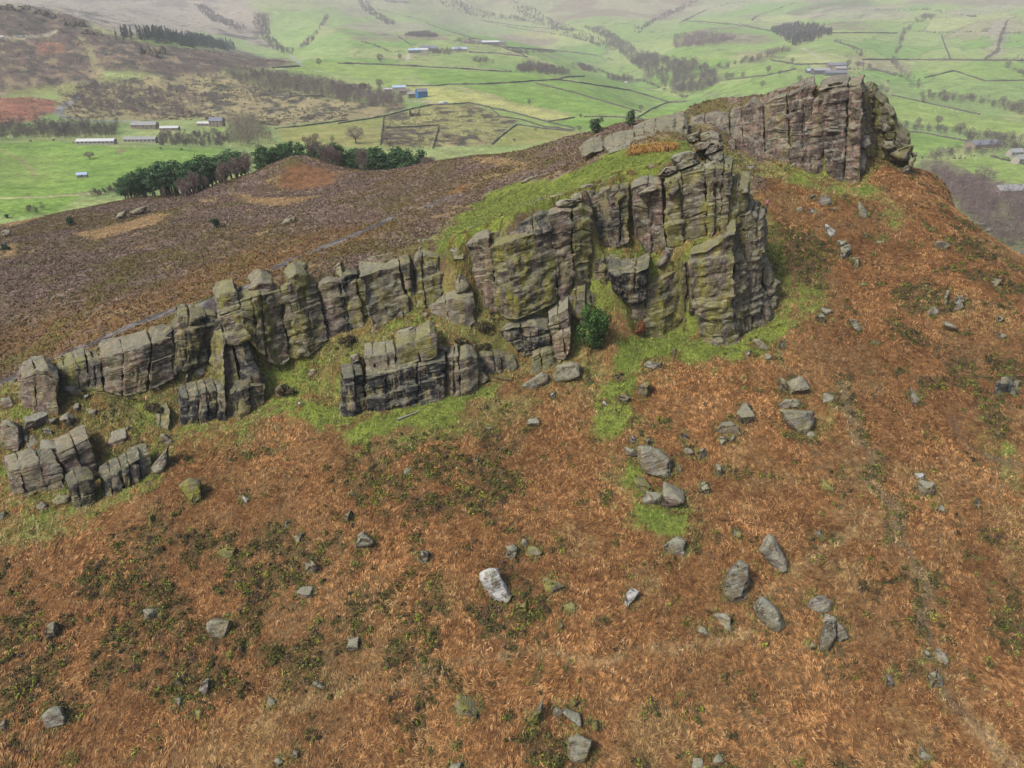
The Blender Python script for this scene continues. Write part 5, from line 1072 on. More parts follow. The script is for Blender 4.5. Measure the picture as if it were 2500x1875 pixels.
BL = [  # label, zoom, centre x, y, width, height, tone
    ('round mossy boulder propping the left of the largest boulder', 'K', 112, 485, 66, 72, 'mossy'),
    ('small flat boulder between the two round props', 'K', 160, 533, 72, 52, 'plain'),
    ('round brown boulder propping the right of the largest boulder', 'K', 242, 517, 86, 96, 'pink'),
    ('white topped stone against the left of the largest boulder', 'K', 68, 338, 52, 54, 'pale'),
    ('little pointed white stone above the largest boulder', 'K', 80, 288, 24, 40, 'white'),
    ('grey stone just above the largest boulder', 'K', 145, 303, 36, 36, 'grey'),
    ('small stone tucked at the right of the largest boulder', 'K', 260, 415, 30, 34, 'dark'),
    ('upright mossy boulder in bracken left of the triangular slab', 'K', 537, 170, 62, 92, 'olive'),
    ('pale rounded boulder left of the triangular slab', 'K', 470, 240, 76, 56, 'plain'),
    ('small grey stone under the pale rounded boulder', 'K', 453, 290, 36, 40, 'grey'),
    ('tiny stone touching the right of that small grey stone', 'K', 485, 284, 22, 32, 'grey'),
    ('tiny mossy stone right of the pale rounded boulder', 'K', 517, 263, 22, 28, 'olive'),
    ('small lichened stone above a dark heather patch', 'K', 290, 277, 30, 36, 'plain'),
    ('grey stone below a dark heather patch near the largest boulder', 'K', 310, 335, 36, 36, 'grey'),
    ('oval upright stone right of the largest boulder', 'K', 366, 346, 36, 56, 'plain'),
    ('square grey stone in bracken right of the oval stone', 'K', 455, 415, 58, 52, 'grey'),
    ('mossy backed stone right of the brown prop boulder', 'K', 372, 487, 42, 52, 'olive'),
    ('dark angular boulder above the triangular slab', 'K', 762, 66, 84, 84, 'dark'),
    ('grey stone leaning left of the dark angular boulder', 'K', 702, 58, 42, 62, 'plain'),
    ('small pale stone under the triangular slab', 'K', 816, 276, 34, 24, 'pale'),
    ('grey stone beside the green track right of the triangular slab', 'K', 888, 115, 50, 42, 'grey'),
    ('yellow and white mossed stone alone in right bracken', 'K', 884, 483, 42, 46, 'mossy'),
    ('white flat stone above a brown boulder at the right', 'K', 1266, 445, 36, 22, 'white'),
    ('brown boulder below the white flat stone', 'K', 1290, 482, 56, 56, 'pink'),
    ('blue grey little stone in right bracken', 'K', 1350, 577, 40, 28, 'pale'),
    ('thin upright stone near the right frame edge', 'K', 1507, 550, 17, 48, 'plain'),
    ('narrow yellow mossed stone above the leaning slab boulder', 'K', 510, 680, 24, 46, 'mossy'),
    ('mossy topped white stone left of the ridged boulder', 'K', 435, 1047, 76, 70, 'pale'),
    ('small round stone beside the mossy topped white stone', 'K', 367, 1083, 33, 33, 'grey'),
    ('pale stone between round topped boulder and knobbly rock', 'K', 890, 1037, 42, 42, 'pale'),
    ('small dark stone left of the knobbly rock', 'K', 820, 1142, 32, 42, 'dark'),
    ('blue grey stone in the muddy gully', 'K', 1356, 1192, 36, 52, 'grey'),
    ('stone at the left bank of the muddy gully', 'K', 1304, 1186, 36, 40, 'plain'),
    ('pinkish stone lower down the muddy gully', 'K', 1334, 1283, 46, 60, 'pink'),
    ('grey stone under a dark shrub left of the gully', 'K', 1150, 1292, 40, 40, 'grey'),
    ('small grey stone low on the right slope near the bottom', 'K', 1287, 1592, 42, 40, 'olive'),
    ('round grey stone at the bottom edge right of centre', 'K', 346, 1640, 42, 42, 'grey'),
    ('flat brown stone at the bottom edge beside the round one', 'K', 425, 1615, 48, 44, 'pink'),
    ('little twin stone in bracken above the leaning slab boulder', 'K', 850, 682, 26, 34, 'pale'),
    ('tall mossy stone in grass above the largest boulder', 'K', 126, 72, 48, 82, 'mossy'),
    ('small grey stone in grass left of the tall mossy stone', 'K', 40, 122, 38, 32, 'grey'),
    ('small stone at the edge of the green grass tongue', 'K', 20, 30, 30, 30, 'plain'),
    ('small grey stone at the foot of the boot shaped boulder', 'L', 893, 768, 42, 50, 'plain'),
    ('dark blue grey angular boulder left of centre', 'L', 144, 453, 86, 92, 'grey'),
    ('small buried stone right of the dark blue grey boulder', 'L', 450, 550, 50, 68, 'plain'),
    ('slanted grey stone above the boot shaped boulder', 'L', 906, 515, 62, 76, 'grey'),
    ('small square stone right of the slanted grey stone', 'L', 986, 476, 46, 38, 'grey'),
    ('flat mossy stone below the small square stone', 'L', 1022, 512, 78, 62, 'mossy'),
    ('yellow mossed flat stone right of the boot shaped boulder', 'L', 1130, 685, 88, 48, 'mossy'),
    ('upright blue grey stone in the lower left middle', 'L', 80, 1002, 52, 82, 'grey'),
    ('small pale stone among heather clumps at mid left', 'L', 90, 213, 46, 48, 'pale'),
    ('small dark stone at the top of the middle heather', 'L', 370, 105, 42, 42, 'dark'),
    ('mossy stone in heather left of the dark blue grey boulder', 'L', 57, 335, 44, 62, 'mossy'),
    ('white flecked boulder in the bottom group', 'L', 1206, 1402, 82, 86, 'pale'),
    ('yellow mossed upright stone above the white flecked boulder', 'L', 1241, 1325, 46, 62, 'mossy'),
    ('flat grey stone left of the yellow mossed upright stone', 'L', 1144, 1350, 52, 46, 'grey'),
    ('pale wedge with a moss top right of the white flecked boulder', 'L', 1336, 1436, 62, 48, 'mossy'),
    ('large mossy hump sunk in the bottom bracken', 'L', 636, 1336, 170, 92, 'mossy'),
    ('round stone cut by the bottom frame edge', 'L', 615, 1640, 64, 50, 'grey'),
    ('bright yellow mossed lump beside the boot shaped boulder', 'L', 966, 806, 58, 56, 'mossy'),
    ('yellow mossed lump between the boot boulder and the crescent', 'L', 1210, 808, 50, 48, 'mossy'),
    ('small mossy stone below the yellow mossed lumps', 'L', 1162, 910, 34, 36, 'mossy'),
    ('thin pale stone at the top of the middle bracken', 'L', 720, 46, 22, 42, 'pale'),
    ('small white stone in dark heather right of the mossy block', 'M', 1462, 42, 46, 46, 'white'),
    ('tiny yellow stone below the lower left crag', 'M', 905, 156, 40, 56, 'mossy'),
    ('grey stone in heather at upper left middle', 'M', 1800, 268, 58, 52, 'grey'),
    ('flat stone up left of that grey heather stone', 'M', 1740, 188, 44, 44, 'plain'),
    ('upright grey boulder left of the dark blue grey one', 'M', 1872, 424, 88, 96, 'grey'),
    ('squat square boulder with mossy corners', 'M', 1837, 592, 82, 62, 'plain'),
    ('tilted grey stone left of the bowl like boulder', 'M', 910, 730, 76, 76, 'grey'),
    ('narrow upright stone in purple heather at the left', 'M', 327, 812, 46, 112, 'plain'),
    ('mossy upright stone left of a slanting splinter', 'M', 1080, 1106, 52, 92, 'olive'),
    ('slanting pale splinter of rock in heather', 'M', 1230, 1152, 50, 104, 'pale'),
    ('grey stone in dark heather right of the splinter', 'M', 1922, 1140, 78, 66, 'plain'),
    ('small stone in heather left of the trodden path', 'M', 1632, 1246, 42, 56, 'grey'),
    ('half buried grey stone below the mossy upright stone', 'M', 1057, 1256, 62, 50, 'grey'),
    ('small stone at the lower left frame edge', 'M', 30, 1390, 36, 52, 'grey'),
    ('small mossy stone left of the trodden path', 'M', 1190, 1330, 38, 50, 'mossy'),
    ('pale stone at the left frame edge below the crag', 'M', 12, 135, 36, 60, 'pale'),
    ('tilted blue grey stone near the bottom left middle', 'M', 1775, 1570, 44, 52, 'grey'),
    ('grey stone under the tilted blue grey stone', 'M', 1672, 1625, 52, 42, 'pale'),
    ('small pale stone low on the right slope of the saddle', 'T', 1430, 547, 32, 36, 'pale'),
    ('tiny round dark stone right of the grey boulder with dark foot', 'T', 1659, 545, 25, 25, 'grey'),
    ('flat stone at the left of the grey boulder with dark foot', 'T', 1516, 467, 46, 36, 'pale'),
    ('grey striped block in grass under the summit crag', 'T', 1122, 275, 74, 42, 'plain'),
    ('small dark block at the foot of the stained summit wall', 'T', 1391, 261, 44, 28, 'grey'),
    ('small round stone above the stone pair', 'T', 1696, 756, 46, 42, 'pale'),
    ('small stone in heather left of the stone pair', 'T', 1602, 917, 32, 42, 'plain'),
    ('bright yellow mossed stone on the right slope', 'T', 1856, 712, 32, 34, 'mossy'),
    ('pale half buried stone right of the bright yellow one', 'T', 1935, 740, 52, 28, 'pale'),
    ('yellow splashed stone above the muddy gully', 'T', 1832, 1014, 38, 26, 'mossy'),
    ('upright stone at the grass corner right of the big crag', 'T', 1554, 1226, 54, 92, 'plain'),
    ('rounded stone right of that grass corner stone', 'T', 1600, 1186, 62, 58, 'grey'),
    ('small upright stone below the forked white edged stone', 'T', 1915, 1396, 28, 46, 'pale'),
    ('grey stone at the right end of the green strip', 'T', 1310, 1386, 62, 72, 'plain'),
    ('small pointed stone left of the upright double stone', 'T', 1112, 1456, 38, 58, 'plain'),
    ('small round stone below the upright double stone', 'T', 1230, 1476, 42, 40, 'grey'),
    ('thin pointed stone on the green strip below the big crag', 'T', 645, 1446, 32, 62, 'plain'),
    ('stone sunk in dark heather on the far right', 'N', 825, 545, 64, 62, 'dark'),
    ('flat stone above the grey boulder in the right heather', 'N', 733, 822, 40, 28, 'grey'),
    ('low slab at the foot of the dark slab in right heather', 'N', 755, 982, 72, 60, 'plain'),
    ('boulder with heather on top below the right heather boulders', 'N', 866, 1102, 74, 82, 'plain'),
    ('pale block on the right skyline of the hill', 'N', 1030, 300, 42, 36, 'pale'),
    ('uppermost of three skyline stones below the pale block', 'N', 1070, 380, 46, 40, 'plain'),
    ('middle of three skyline stones below the pale block', 'N', 1104, 410, 42, 40, 'plain'),
    ('lowest of three skyline stones below the pale block', 'N', 1134, 445, 46, 38, 'grey'),
    ('grey sunken slab near the right frame edge', 'N', 1200, 790, 50, 92, 'plain'),
    ('white capped stone near the right frame edge', 'N', 1230, 1042, 42, 42, 'pale'),
    ('grey stone in heather near the right frame edge', 'N', 1225, 1160, 42, 52, 'plain'),
    ('pale angular block in grass above the tilted pink slab', 'H', 207, 560, 110, 86, 'pale'),
    ('dark angular block right of the pale angular block', 'H', 290, 565, 76, 48, 'dark'),
    ('tilted grey splinter below the bright grass at the left', 'H', 380, 548, 78, 66, 'grey'),
    ('small pale wedge in grass below the dark angular block', 'H', 267, 620, 52, 42, 'pale'),
    ('small stone above the tilted pink slab', 'H', 148, 610, 40, 50, 'grey'),
    ('small pink stone right of the tilted pink slab', 'H', 145, 662, 42, 42, 'pink'),
    ('leaning grey slab above the lower left crag', 'H', 193, 680, 62, 72, 'plain'),
    ('triangular lichened block on the lower left crag', 'H', 168, 747, 58, 58, 'pale'),
    ('mossy lichened block beside the triangular block', 'H', 222, 736, 62, 50, 'olive'),
    ('long flat pale slab on the lower left crag', 'H', 295, 706, 122, 52, 'pale'),
    ('brown half buried boulder left of the leaf shaped slab', 'H', 658, 648, 104, 62, 'pink'),
    ('small grey stone at the corner of the brown half buried boulder', 'H', 730, 606, 38, 28, 'grey'),
    ('grey stone in heather above the black ribbed crag', 'H', 741, 731, 42, 42, 'grey'),
    ('pale little stone left of the grey block on the leaf slab', 'H', 815, 714, 30, 32, 'pale'),
    ('round dark edged boulder in grass below the pale pink wall', 'H', 515, 510, 54, 38, 'grey'),
    ('small slab left of the round dark edged boulder', 'H', 430, 485, 48, 38, 'plain'),
    ('grey boulder below the low stacked blocks', 'H', 396, 386, 78, 62, 'plain'),
    ('small white stone in grass below the stacked blocks', 'H', 486, 430, 28, 32, 'white'),
    ('black sided block right of the leftmost layered crag', 'H', 340, 468, 58, 44, 'dark'),
    ('bright white stone at the foot of the pale pink wall', 'H', 866, 374, 46, 40, 'white'),
    ('thin pale upright stone on the bank below the square cut wall', 'H', 1045, 316, 36, 44, 'pale'),
    ('wide grey stone on the bank below the square cut wall', 'H', 1122, 282, 72, 48, 'pale'),
    ('little stone left of the thin pale upright stone', 'H', 970, 326, 28, 20, 'pale'),
    ('pale little stone in bracken below the mossy block', 'J', 955, 1500, 26, 26, 'pale'),
    ('pale stone on the terrace below the flat square wall', 'E', 1100, 660, 84, 60, 'pale'),
    ('upright pale stone on the terrace below the dome', 'E', 1352, 650, 60, 84, 'pale'),
    ('long low stone half sunk in the terrace grass', 'E', 1150, 845, 190, 70, 'pale'),
    ('small blue grey stone at the end of the long low stone', 'E', 1282, 800, 48, 60, 'grey'),
    ('low lichened rocks right of the tallest cap block', 'E', 1530, 1000, 110, 60, 'olive'),
    ('white stone in bracken below the lower wall', 'E', 130, 1545, 30, 40, 'white'),
    ('white pointed stone in bracken below the huge streaked block', 'F', 1410, 1130, 56, 66, 'white'),
    ('thin pale stone lying in bracken below the lower wall', 'F', 1205, 1400, 110, 66, 'pale'),
    ('dark low stone in bracken below the striped wall', 'F', 735, 1455, 92, 48, 'dark'),
    ('small grey stone in grass left of the pale slab', 'F', 2090, 1165, 90, 70, 'pale'),
    ('white nub of stone on the grass below the holly', 'F', 1900, 1210, 40, 46, 'white'),
    ('grey stone on grass right of the holly foot', 'F', 2058, 945, 56, 60, 'plain'),
]
for lab, z, cx_, cy_, w_, h_, tn in BL: boulder(lab, z, cx_, cy_, w_, h_, tn)
# ------------------------------------------------------------------ shrubs and the walker on the near hill
LEAF = veg_mat('leaves', .3, 2.0)
BARK = plain('bark', (.11, .085, .065), .9, .35, 4)
TWIG = veg_mat('twigs', .25, .8)
def limb_mesh(segs, sides=6):
    """tapered limbs: segs rows of (p0, p1, r0, r1)"""
    V, F = [], []
    for p0, p1, r0, r1 in segs:
        p0, p1 = np.array(p0, float), np.array(p1, float); d = p1 - p0; d /= np.linalg.norm(d) + 1e-9
        u = np.cross(d, [0.3, 1, .2]); u /= np.linalg.norm(u); v = np.cross(d, u); o = len(V)
        for p, r in ((p0, r0), (p1, r1)):
            for k in range(sides):
                a = 2 * math.pi * k / sides; V.append(p + r * (math.cos(a) * u + math.sin(a) * v))
        for k in range(sides):
            F.append((o + k, o + (k + 1) % sides, o + sides + (k + 1) % sides, o + sides + k))
    return np.array(V), np.array(F)
def leaf_cloud(rg, n, blobs, leaf, pal, thin=.6):
    """leaf cards spread through overlapping clumps; blobs rows of (x, y, z, rx, rz, shade)"""
    bl = np.array(blobs); w = bl[:, 3] ** 2 * bl[:, 4]; k = rg.choice(len(bl), n, p=w / w.sum())
    d = rg.normal(size=(n, 3)); d /= np.linalg.norm(d, axis=1, keepdims=True)
    r = rg.uniform(thin, 1.05, n)
    c = bl[k, :3] + d * r[:, None] * np.stack([bl[k, 3], bl[k, 3], bl[k, 4]], -1)
    u = np.cross(d, rg.normal(size=(n, 3))); u /= np.linalg.norm(u, axis=1, keepdims=True); q = np.cross(d + .6 * rg.normal(size=(n, 3)), u); q /= np.linalg.norm(q, axis=1, keepdims=True)
    s = (leaf * rg.uniform(.6, 1.4, n))[:, None]
    V = np.stack([c - u * s, c + q * s * .6, c + u * s, c - q * s * .6], 1).reshape(-1, 3)
    col = pick(rg, n, pal) * (bl[k, 5] * rg.uniform(.65, 1.35, n))[:, None]
    return V, np.arange(4 * n).reshape(n, 4), np.repeat(col, 4, 0)
def shrub(name, label, cat, P, w, h, pal, leaf=.16, n=2600, seed=1, blobs=14, trunk=True):
    rg = np.random.default_rng(seed)
    o = tag(link(name, None, loc=P), label, cat)
    B = [(rg.normal() * w * .22, rg.normal() * w * .16, h * rg.uniform(.22, .82), w * rg.uniform(.17, .28), h * rg.uniform(.12, .22), rg.uniform(.75, 1.25)) for _ in range(blobs)]
    B.append((0, 0, h * .48, w * .36, h * .40, .95))
    V, F, C = leaf_cloud(rg, n, B, leaf, pal)
    link('crown', mesh_np('crown', V, F, False, C), LEAF, o)
    V, F = limb_mesh([((0, 0, -.4), (.05, .05, h * .5), w * .045, w * .02), ((0, 0, h * .2), (w * .25, 0, h * .6), w * .02, w * .008), ((0, 0, h * .25), (-w * .22, .1, h * .65), w * .02, w * .008)])
    link('trunk', mesh_np('trunk', V, F), BARK, o)
    return o
g = ground(1452, 872); shrub('holly_tree', 'dense dark green holly tree below the big crag', 'tree', g + np.array([0, 1.4, 0]), 3.5, 9.4, [(.028, .065, .014), (.042, .092, .020), (.018, .045, .012), (.065, .120, .028)], .17, 6500, 3, 22)
g = at_h(372, 878, 5.6); shrub('ivy_bush', 'dark green bush growing from the crack of the pale pink wall', 'bush', g + np.array([0, -.5, -.9]), 2.6, 3.2, [(.025, .06, .02), (.035, .085, .03), (.02, .045, .02)], .14, 1500, 5, 10)
g = ground(1563, 820); shrub('dead_bush', 'rust red leafed bush against the foot of the big crag', 'bush', g + np.array([0, -.3, 0]), 1.9, 3.2, [(.17, .055, .025), (.12, .04, .02), (.20, .09, .04)], .12, 900, 7, 9)
for i, (px, py, w, h, lab) in enumerate([(175, 550, 3.0, 3.2, 'small pine bush left of the moor slabs'), (530, 556, 2.6, 2.6, 'round dark pine bush in the middle of the moor'), (14, 612, 1.8, 2.0, 'tiny pine bush at the left edge of the moor'), (18, 533, 2.0, 2.2, 'small pine bush on tan grass at the left edge')]):
    g = ground(px, py); shrub('pine_bush', lab, 'bush', g, w, h, [(.03, .06, .03), (.04, .075, .035), (.025, .05, .03)], .2, 700, 20 + i, 8)
for i, (px, py, w, h, lab) in enumerate([(1452, 328, 3.4, 4.0, 'lower of two young pines on the moor skyline'), (1537, 310, 2.8, 3.8, 'upper of two young pines on the moor skyline')]):
    g = ground(px, py); shrub('young_pine', lab, 'tree', g, w, h, [(.075, .115, .055), (.09, .13, .06), (.06, .09, .05)], .22, 900, 30 + i, 9)
def heather_bush(label, z, cx, cy, w, hgt, pal=((.05, .045, .02), (.075, .05, .035), (.04, .035, .02), (.09, .085, .03)), seed=0):
    ox, oy, s = ZOOM[z]; px, py, w, hgt = ox + cx / s, oy + cy / s, w / s, hgt / s
    g = ground(px, py + hgt * .35); D = g[1] * CP - g[2] * SP; m = D / FPX; rg = np.random.default_rng(seed)
    W, Hh = w * m, max(.6, hgt * m * .7)
    B = [(rg.uniform(-.4, .4) * W, rg.uniform(-.25, .25) * W, Hh * rg.uniform(.1, .5), W * rg.uniform(.14, .26), Hh * rg.uniform(.25, .45), rg.uniform(.7, 1.3)) for _ in range(12)]
    V, F, C = leaf_cloud(rg, int(500 + 90 * W * W), B, .13, pal)
    tag(link('heather_bush', mesh_np('heather_bush', V, F, False, C), LEAF, loc=g), label, 'heather bush')
HB = [('tall brown heather bush left of the split cap block', 'E', 600, 900, 160, 190), ('brown heather bush on the terrace right of the tallest cap block', 'E', 1700, 920, 130, 110), ('small heather bush on the terrace near the dark curved wall', 'E', 1930, 970, 110, 80),
      ('dark straggling heather bush above the dark curved wall', 'F', 760, 430, 230, 130), ('brown heather bush among the terrace grass above the cap blocks', 'E', 850, 960, 130, 110), ('dark heather bush above the ribbed low wall', 'G', 490, 1410, 190, 70),
      ('wide dark heather bush over the lower left crag', 'I', 880, 1040, 260, 110), ('dark heather bush above the black ribbed crag', 'I', 1330, 890, 170, 90), ('small dark heather bush above the lower left crag steps', 'I', 1250, 950, 120, 90),
      ('heather bush in the gap left of the ribbed low wall', 'J', 980, 1010, 120, 70), ('dark heather bush beside the striped wall foot', 'G', 1480, 1020, 90, 60), ('dark heather bush at the right of the lower pillars', 'J', 1830, 900, 130, 80)]
for i, (lab, z, a, b, c, d) in enumerate(HB): heather_bush(lab, z, a, b, c, d, seed=100 + i)
# rust coloured rushes on the meadow
P = []; rg = np.random.default_rng(44)
for px, py in rg.uniform(size=(260, 2)):
    q = np.array([1535 + px * 115, 372 - px * 14 + (py - .5) * 16 + 2]); P.append(ground(*q))
P = np.array(P); V, F, C = strips(P, rg, 9, .9, .05, .75, .55, pick(rg, len(P), [(.24, .13, .035), (.30, .17, .05), (.18, .10, .03)]))
tag(link('rushes', mesh_np('rushes', V, F, False, C), VEG), 'long rust brown patch of rushes on the green meadow', 'rushes', kind='stuff')
# fallen log
def log(name, label, pts, r, c):
    W = [ground(a, b) + np.array([0, 0, .25]) for a, b in pts]
    V, F = limb_mesh([(W[i], W[i + 1], r * (1 - .25 * i), r * (1 - .25 * (i + 1))) for i in range(len(W) - 1)], 8)
    tag(link(name, mesh_np(name, V, F), plain('dead_wood', c, .9, .3, 5)), label, 'dead wood')
log('dead_branch', 'pale dead branch lying on the green strip below the striped wall', [(970, 1028), (995, 1018), (1022, 1008), (1026, 1000)], .16, (.20, .19, .17))
log('dead_branch', 'dark fallen branch below the right end of the lower tier', [(1204, 924), (1232, 930), (1250, 932), (1264, 926)], .16, (.07, .05, .035))

def skin_body(name, joints, edges, mat, parent, sub=2):
    me = bpy.data.meshes.new(name); me.from_pydata([j[:3] for j in joints], edges, []); me.update()
    o = bpy.data.objects.new(name, me); COL.objects.link(o); o.parent = parent
    m = o.modifiers.new('skin', 'SKIN'); m.use_smooth_shade = True
    for i, j in enumerate(joints):
        sv = me.skin_vertices[0].data[i]; sv.radius = (j[3], j[3]); sv.use_root = i == 0
    s = o.modifiers.new('sub', 'SUBSURF'); s.levels = s.render_levels = sub
    me.materials.append(mat); return o
g = ground(1871, 509)
per = tag(link('person', None, loc=g), 'person in a pink jacket and dark trousers standing on the slope', 'person'); per.rotation_euler = (0, 0, R(35))
J = [(0, 0, .95, .13), (.09, 0, .90, .095), (.10, -.03, .50, .065), (.13, .06, .07, .045), (.13, -.10, .03, .04), (-.09, 0, .90, .095), (-.13, -.22, .56, .065), (-.12, -.16, .12, .045), (-.12, -.33, .08, .04),
     (0, -.02, 1.15, .13), (0, -.04, 1.36, .15), (0, -.05, 1.50, .06), (0, -.07, 1.60, .075), (0, -.07, 1.70, .07),
     (.19, -.04, 1.40, .06), (.27, -.02, 1.14, .046), (.20, -.20, .98, .036), (-.19, -.04, 1.40, .06), (-.27, -.06, 1.14, .046), (-.20, -.24, 1.0, .036)]
E_ = [(0, 1), (1, 2), (2, 3), (3, 4), (0, 5), (5, 6), (6, 7), (7, 8), (0, 9), (9, 10), (10, 11), (11, 12), (12, 13), (10, 14), (14, 15), (15, 16), (10, 17), (17, 18), (18, 19)]
skin_body('body', J, E_, plain('skin', (.45, .27, .20)), per)
PINK = plain('pink_cloth', (.62, .12, .30), .8, .15, 8)
skin_body('jacket', [(0, 0, .92, .17), (0, -.02, 1.15, .17), (0, -.04, 1.36, .18), (.20, -.04, 1.41, .085), (.28, -.02, 1.14, .066), (.21, -.18, 1.0, .055), (-.20, -.04, 1.41, .085), (-.28, -.06, 1.14, .066), (-.21, -.22, 1.02, .055), (0, -.05, 1.50, .10)],
          [(0, 1), (1, 2), (2, 3), (3, 4), (4, 5), (2, 6), (6, 7), (7, 8), (2, 9)], PINK, per)
skin_body('trousers', [(0, 0, .94, .15), (.10, 0, .86, .115), (.10, -.03, .50, .085), (.13, .05, .12, .065), (-.10, 0, .86, .115), (-.13, -.21, .56, .085), (-.12, -.15, .16, .065)], [(0, 1), (1, 2), (2, 3), (0, 4), (4, 5), (5, 6)], plain('dark_cloth', (.03, .03, .045)), per)
skin_body('hat', [(0, -.06, 1.68, .09), (0, -.07, 1.74, .085), (0, -.07, 1.79, .05)], [(0, 1), (1, 2)], plain('pale_pink_wool', (.70, .40, .50)), per, 1)

# grass, bracken and heather crowding the feet of the boulders
rg = np.random.default_rng(61); ring = []; rc = []
for o in rocks_made:
    if o.get('category') != 'boulder' or o.location.length < 1: continue
    bb = np.array([v[:] for v in o.bound_box]); w = np.ptp(bb[:, 0]); d = np.ptp(bb[:, 1]); c = bb.mean(0)
    for k in range(int(16 + 10 * w)):
        a = rg.uniform(0, 6.28); q = rg.uniform(.42, .62); x, y = o.location.x + c[0] + math.cos(a) * w * q, o.location.y + c[1] + math.sin(a) * d * q
        ring.append((x, y, float(hill_z(x, y)))); rc.append([(.20, .105, .042), (.15, .075, .03), (.11, .125, .028), (.15, .15, .045), (.05, .05, .018)][int(rg.integers(0, 5))])
ring = np.array(ring); V, F, C = strips(ring, rg, 6, .55, .045, .5, .3, np.array(rc))
tag(link('tussocks', mesh_np('tussocks', V, F, False, C), VEG), 'tussocks of grass and fern crowding round the boulders', 'grass', kind='stuff')
# ------------------------------------------------------------------ the valley floor and the hills beyond: fields, moor, rough ground
ws = np.interp(vy, [150, 700, 2000, 8000], [1.5, 5, 16, 60])
vX = vx + ws * fbm(np.stack([vA * 45, vL * 40, 0 * vA], -1), 3, 111); vY = vy + ws * 1.5 * fbm(np.stack([vA * 45, vL * 40, 0 * vA], -1), 3, 115)
m1 = fbm(np.stack([vA * 7, vL * 6, 0 * vA], -1), 4, 121); m2 = fbm(np.stack([vA * 26, vL * 20, 0 * vA], -1), 4, 125); m3 = fbm(np.stack([vA * 90, vL * 70, 0 * vA], -1), 3, 129)
GCACHE = {}
def fpoly(z, pts, step=16):
    p = Zp(z, pts); p = np.vstack([p, p[:1]]); n = int(max(6, np.hypot(*np.diff(p, axis=0).T).sum() / step))
    return np.array([ground(a, b, True)[:2] for a, b in resample(p, n)[:-1]])
def fline(z, pts, step=10, far=True):
    p = Zp(z, pts); n = int(max(3, np.hypot(*np.diff(p, axis=0).T).sum() / step))
    return np.array([ground(a, b, far) for a, b in resample(p, n)])
COLS = {'bright': ((.115, .195, .035), (.145, .225, .045)), 'mid': ((.15, .215, .05), (.18, .24, .06)), 'pale': ((.23, .25, .075), (.28, .28, .10)), 'olive': ((.17, .185, .05), (.21, .20, .07)), 'far': ((.145, .225, .060), (.185, .25, .080)),
        'rough': ((.20, .17, .085), (.14, .13, .06)), 'heath': ((.085, .062, .048), (.135, .095, .072)), 'moor': ((.23, .20, .15), (.15, .13, .10)), 'bracken': ((.19, .085, .05), (.23, .115, .065)), 'nab': ((.185, .185, .065), (.12, .09, .05)),
        'tan': ((.30, .24, .14), (.24, .18, .10)), 'dark': ((.10, .10, .055), (.13, .12, .06))}
vc = lerp(L(.14, .20, .065), L(.20, .235, .085), sstep(-.3, .3, m1))
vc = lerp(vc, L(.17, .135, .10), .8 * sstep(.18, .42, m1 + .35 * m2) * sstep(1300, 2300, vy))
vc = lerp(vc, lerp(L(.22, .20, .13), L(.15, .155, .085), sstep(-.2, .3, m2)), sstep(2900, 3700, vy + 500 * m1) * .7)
# a patchwork of fields, each its own green, with brown hedge lines between
fr = np.random.default_rng(19); fp = np.stack([fr.uniform(-1.2, 1.15, 330), fr.uniform(math.log(900), math.log(4300), 330)], -1)
ang = -.25; qa, ql = vA + .012 * m2, vL + .012 * m3
best = np.full(vx.shape, 9.); sec = best.copy(); bid = np.zeros(vx.shape, int)
for i_, (a_, l_) in enumerate(fp):
    da, dl = (qa - a_) * 1.0, (ql - l_) * .62; dd = np.maximum(np.abs(da * math.cos(ang) + dl * math.sin(ang)), np.abs(-da * math.sin(ang) + dl * math.cos(ang))) + .25 * np.hypot(da, dl)
    nb_ = dd < best; sec = np.where(nb_, best, np.minimum(sec, dd)); bid = np.where(nb_, i_, bid); best = np.where(nb_, dd, best)
fcol = pick(fr, 330, [(.115, .205, .040), (.15, .225, .055), (.19, .24, .075), (.23, .25, .10), (.20, .185, .10), (.17, .225, .07)], [.22, .26, .20, .12, .06, .14])
fm_ = sstep(1000, 1350, vy) * (1 - sstep(2900, 3700, vy + 500 * m1))
vc = lerp(vc, fcol[bid] * (1 + .12 * m2)[..., None], fm_ * .8)
vc = lerp(vc, L(.085, .085, .048), fm_ * (1 - sstep(.0016, .0042, sec - best)) * sstep(-.25, .1, m2 + .5 * m3 + .12) * .85)
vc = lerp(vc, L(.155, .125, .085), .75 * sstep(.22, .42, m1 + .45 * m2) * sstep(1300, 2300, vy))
def paint(kind, z, pts, a=1.0, soft=0.35):
    r = inside(fpoly(z, pts), vX.ravel(), vY.ravel()).reshape(vx.shape).astype(float)
    r = blur(r, soft + .3) * a
    c0, c1 = COLS[kind]
    if kind in ('nab', 'heath', 'moor', 'rough'): t_ = sstep(.0, .35, m2 + .6 * m3)
    else: t_ = sstep(-.5, .5, m2 + .6 * m3)
    c = lerp(L(*c0), L(*c1), t_)
    if kind in ('heath', 'rough', 'nab'): c = lerp(c, L(.050, .045, .030), .8 * sstep(.10, .34, m3 + .25 * m2)); c = lerp(c, L(.24, .20, .10), .55 * sstep(.22, .42, -m3 + .3 * m2))
    global vc
    vc = lerp(vc, c, r)
paint('moor', 'P', [(-100, -40), (1550, -40), (1650, 120), (1780, 340), (1480, 320), (1000, 250), (730, 210), (400, 90), (-100, 40)], 1, 2)
paint('far', 'P', [(1160, 190), (1250, 198), (1500, 240), (1780, 330), (1760, 358), (1480, 318)], .8)
paint('moor', 'P', [(700, 20), (1500, 10), (1450, 60), (900, 90)], .8, 2)
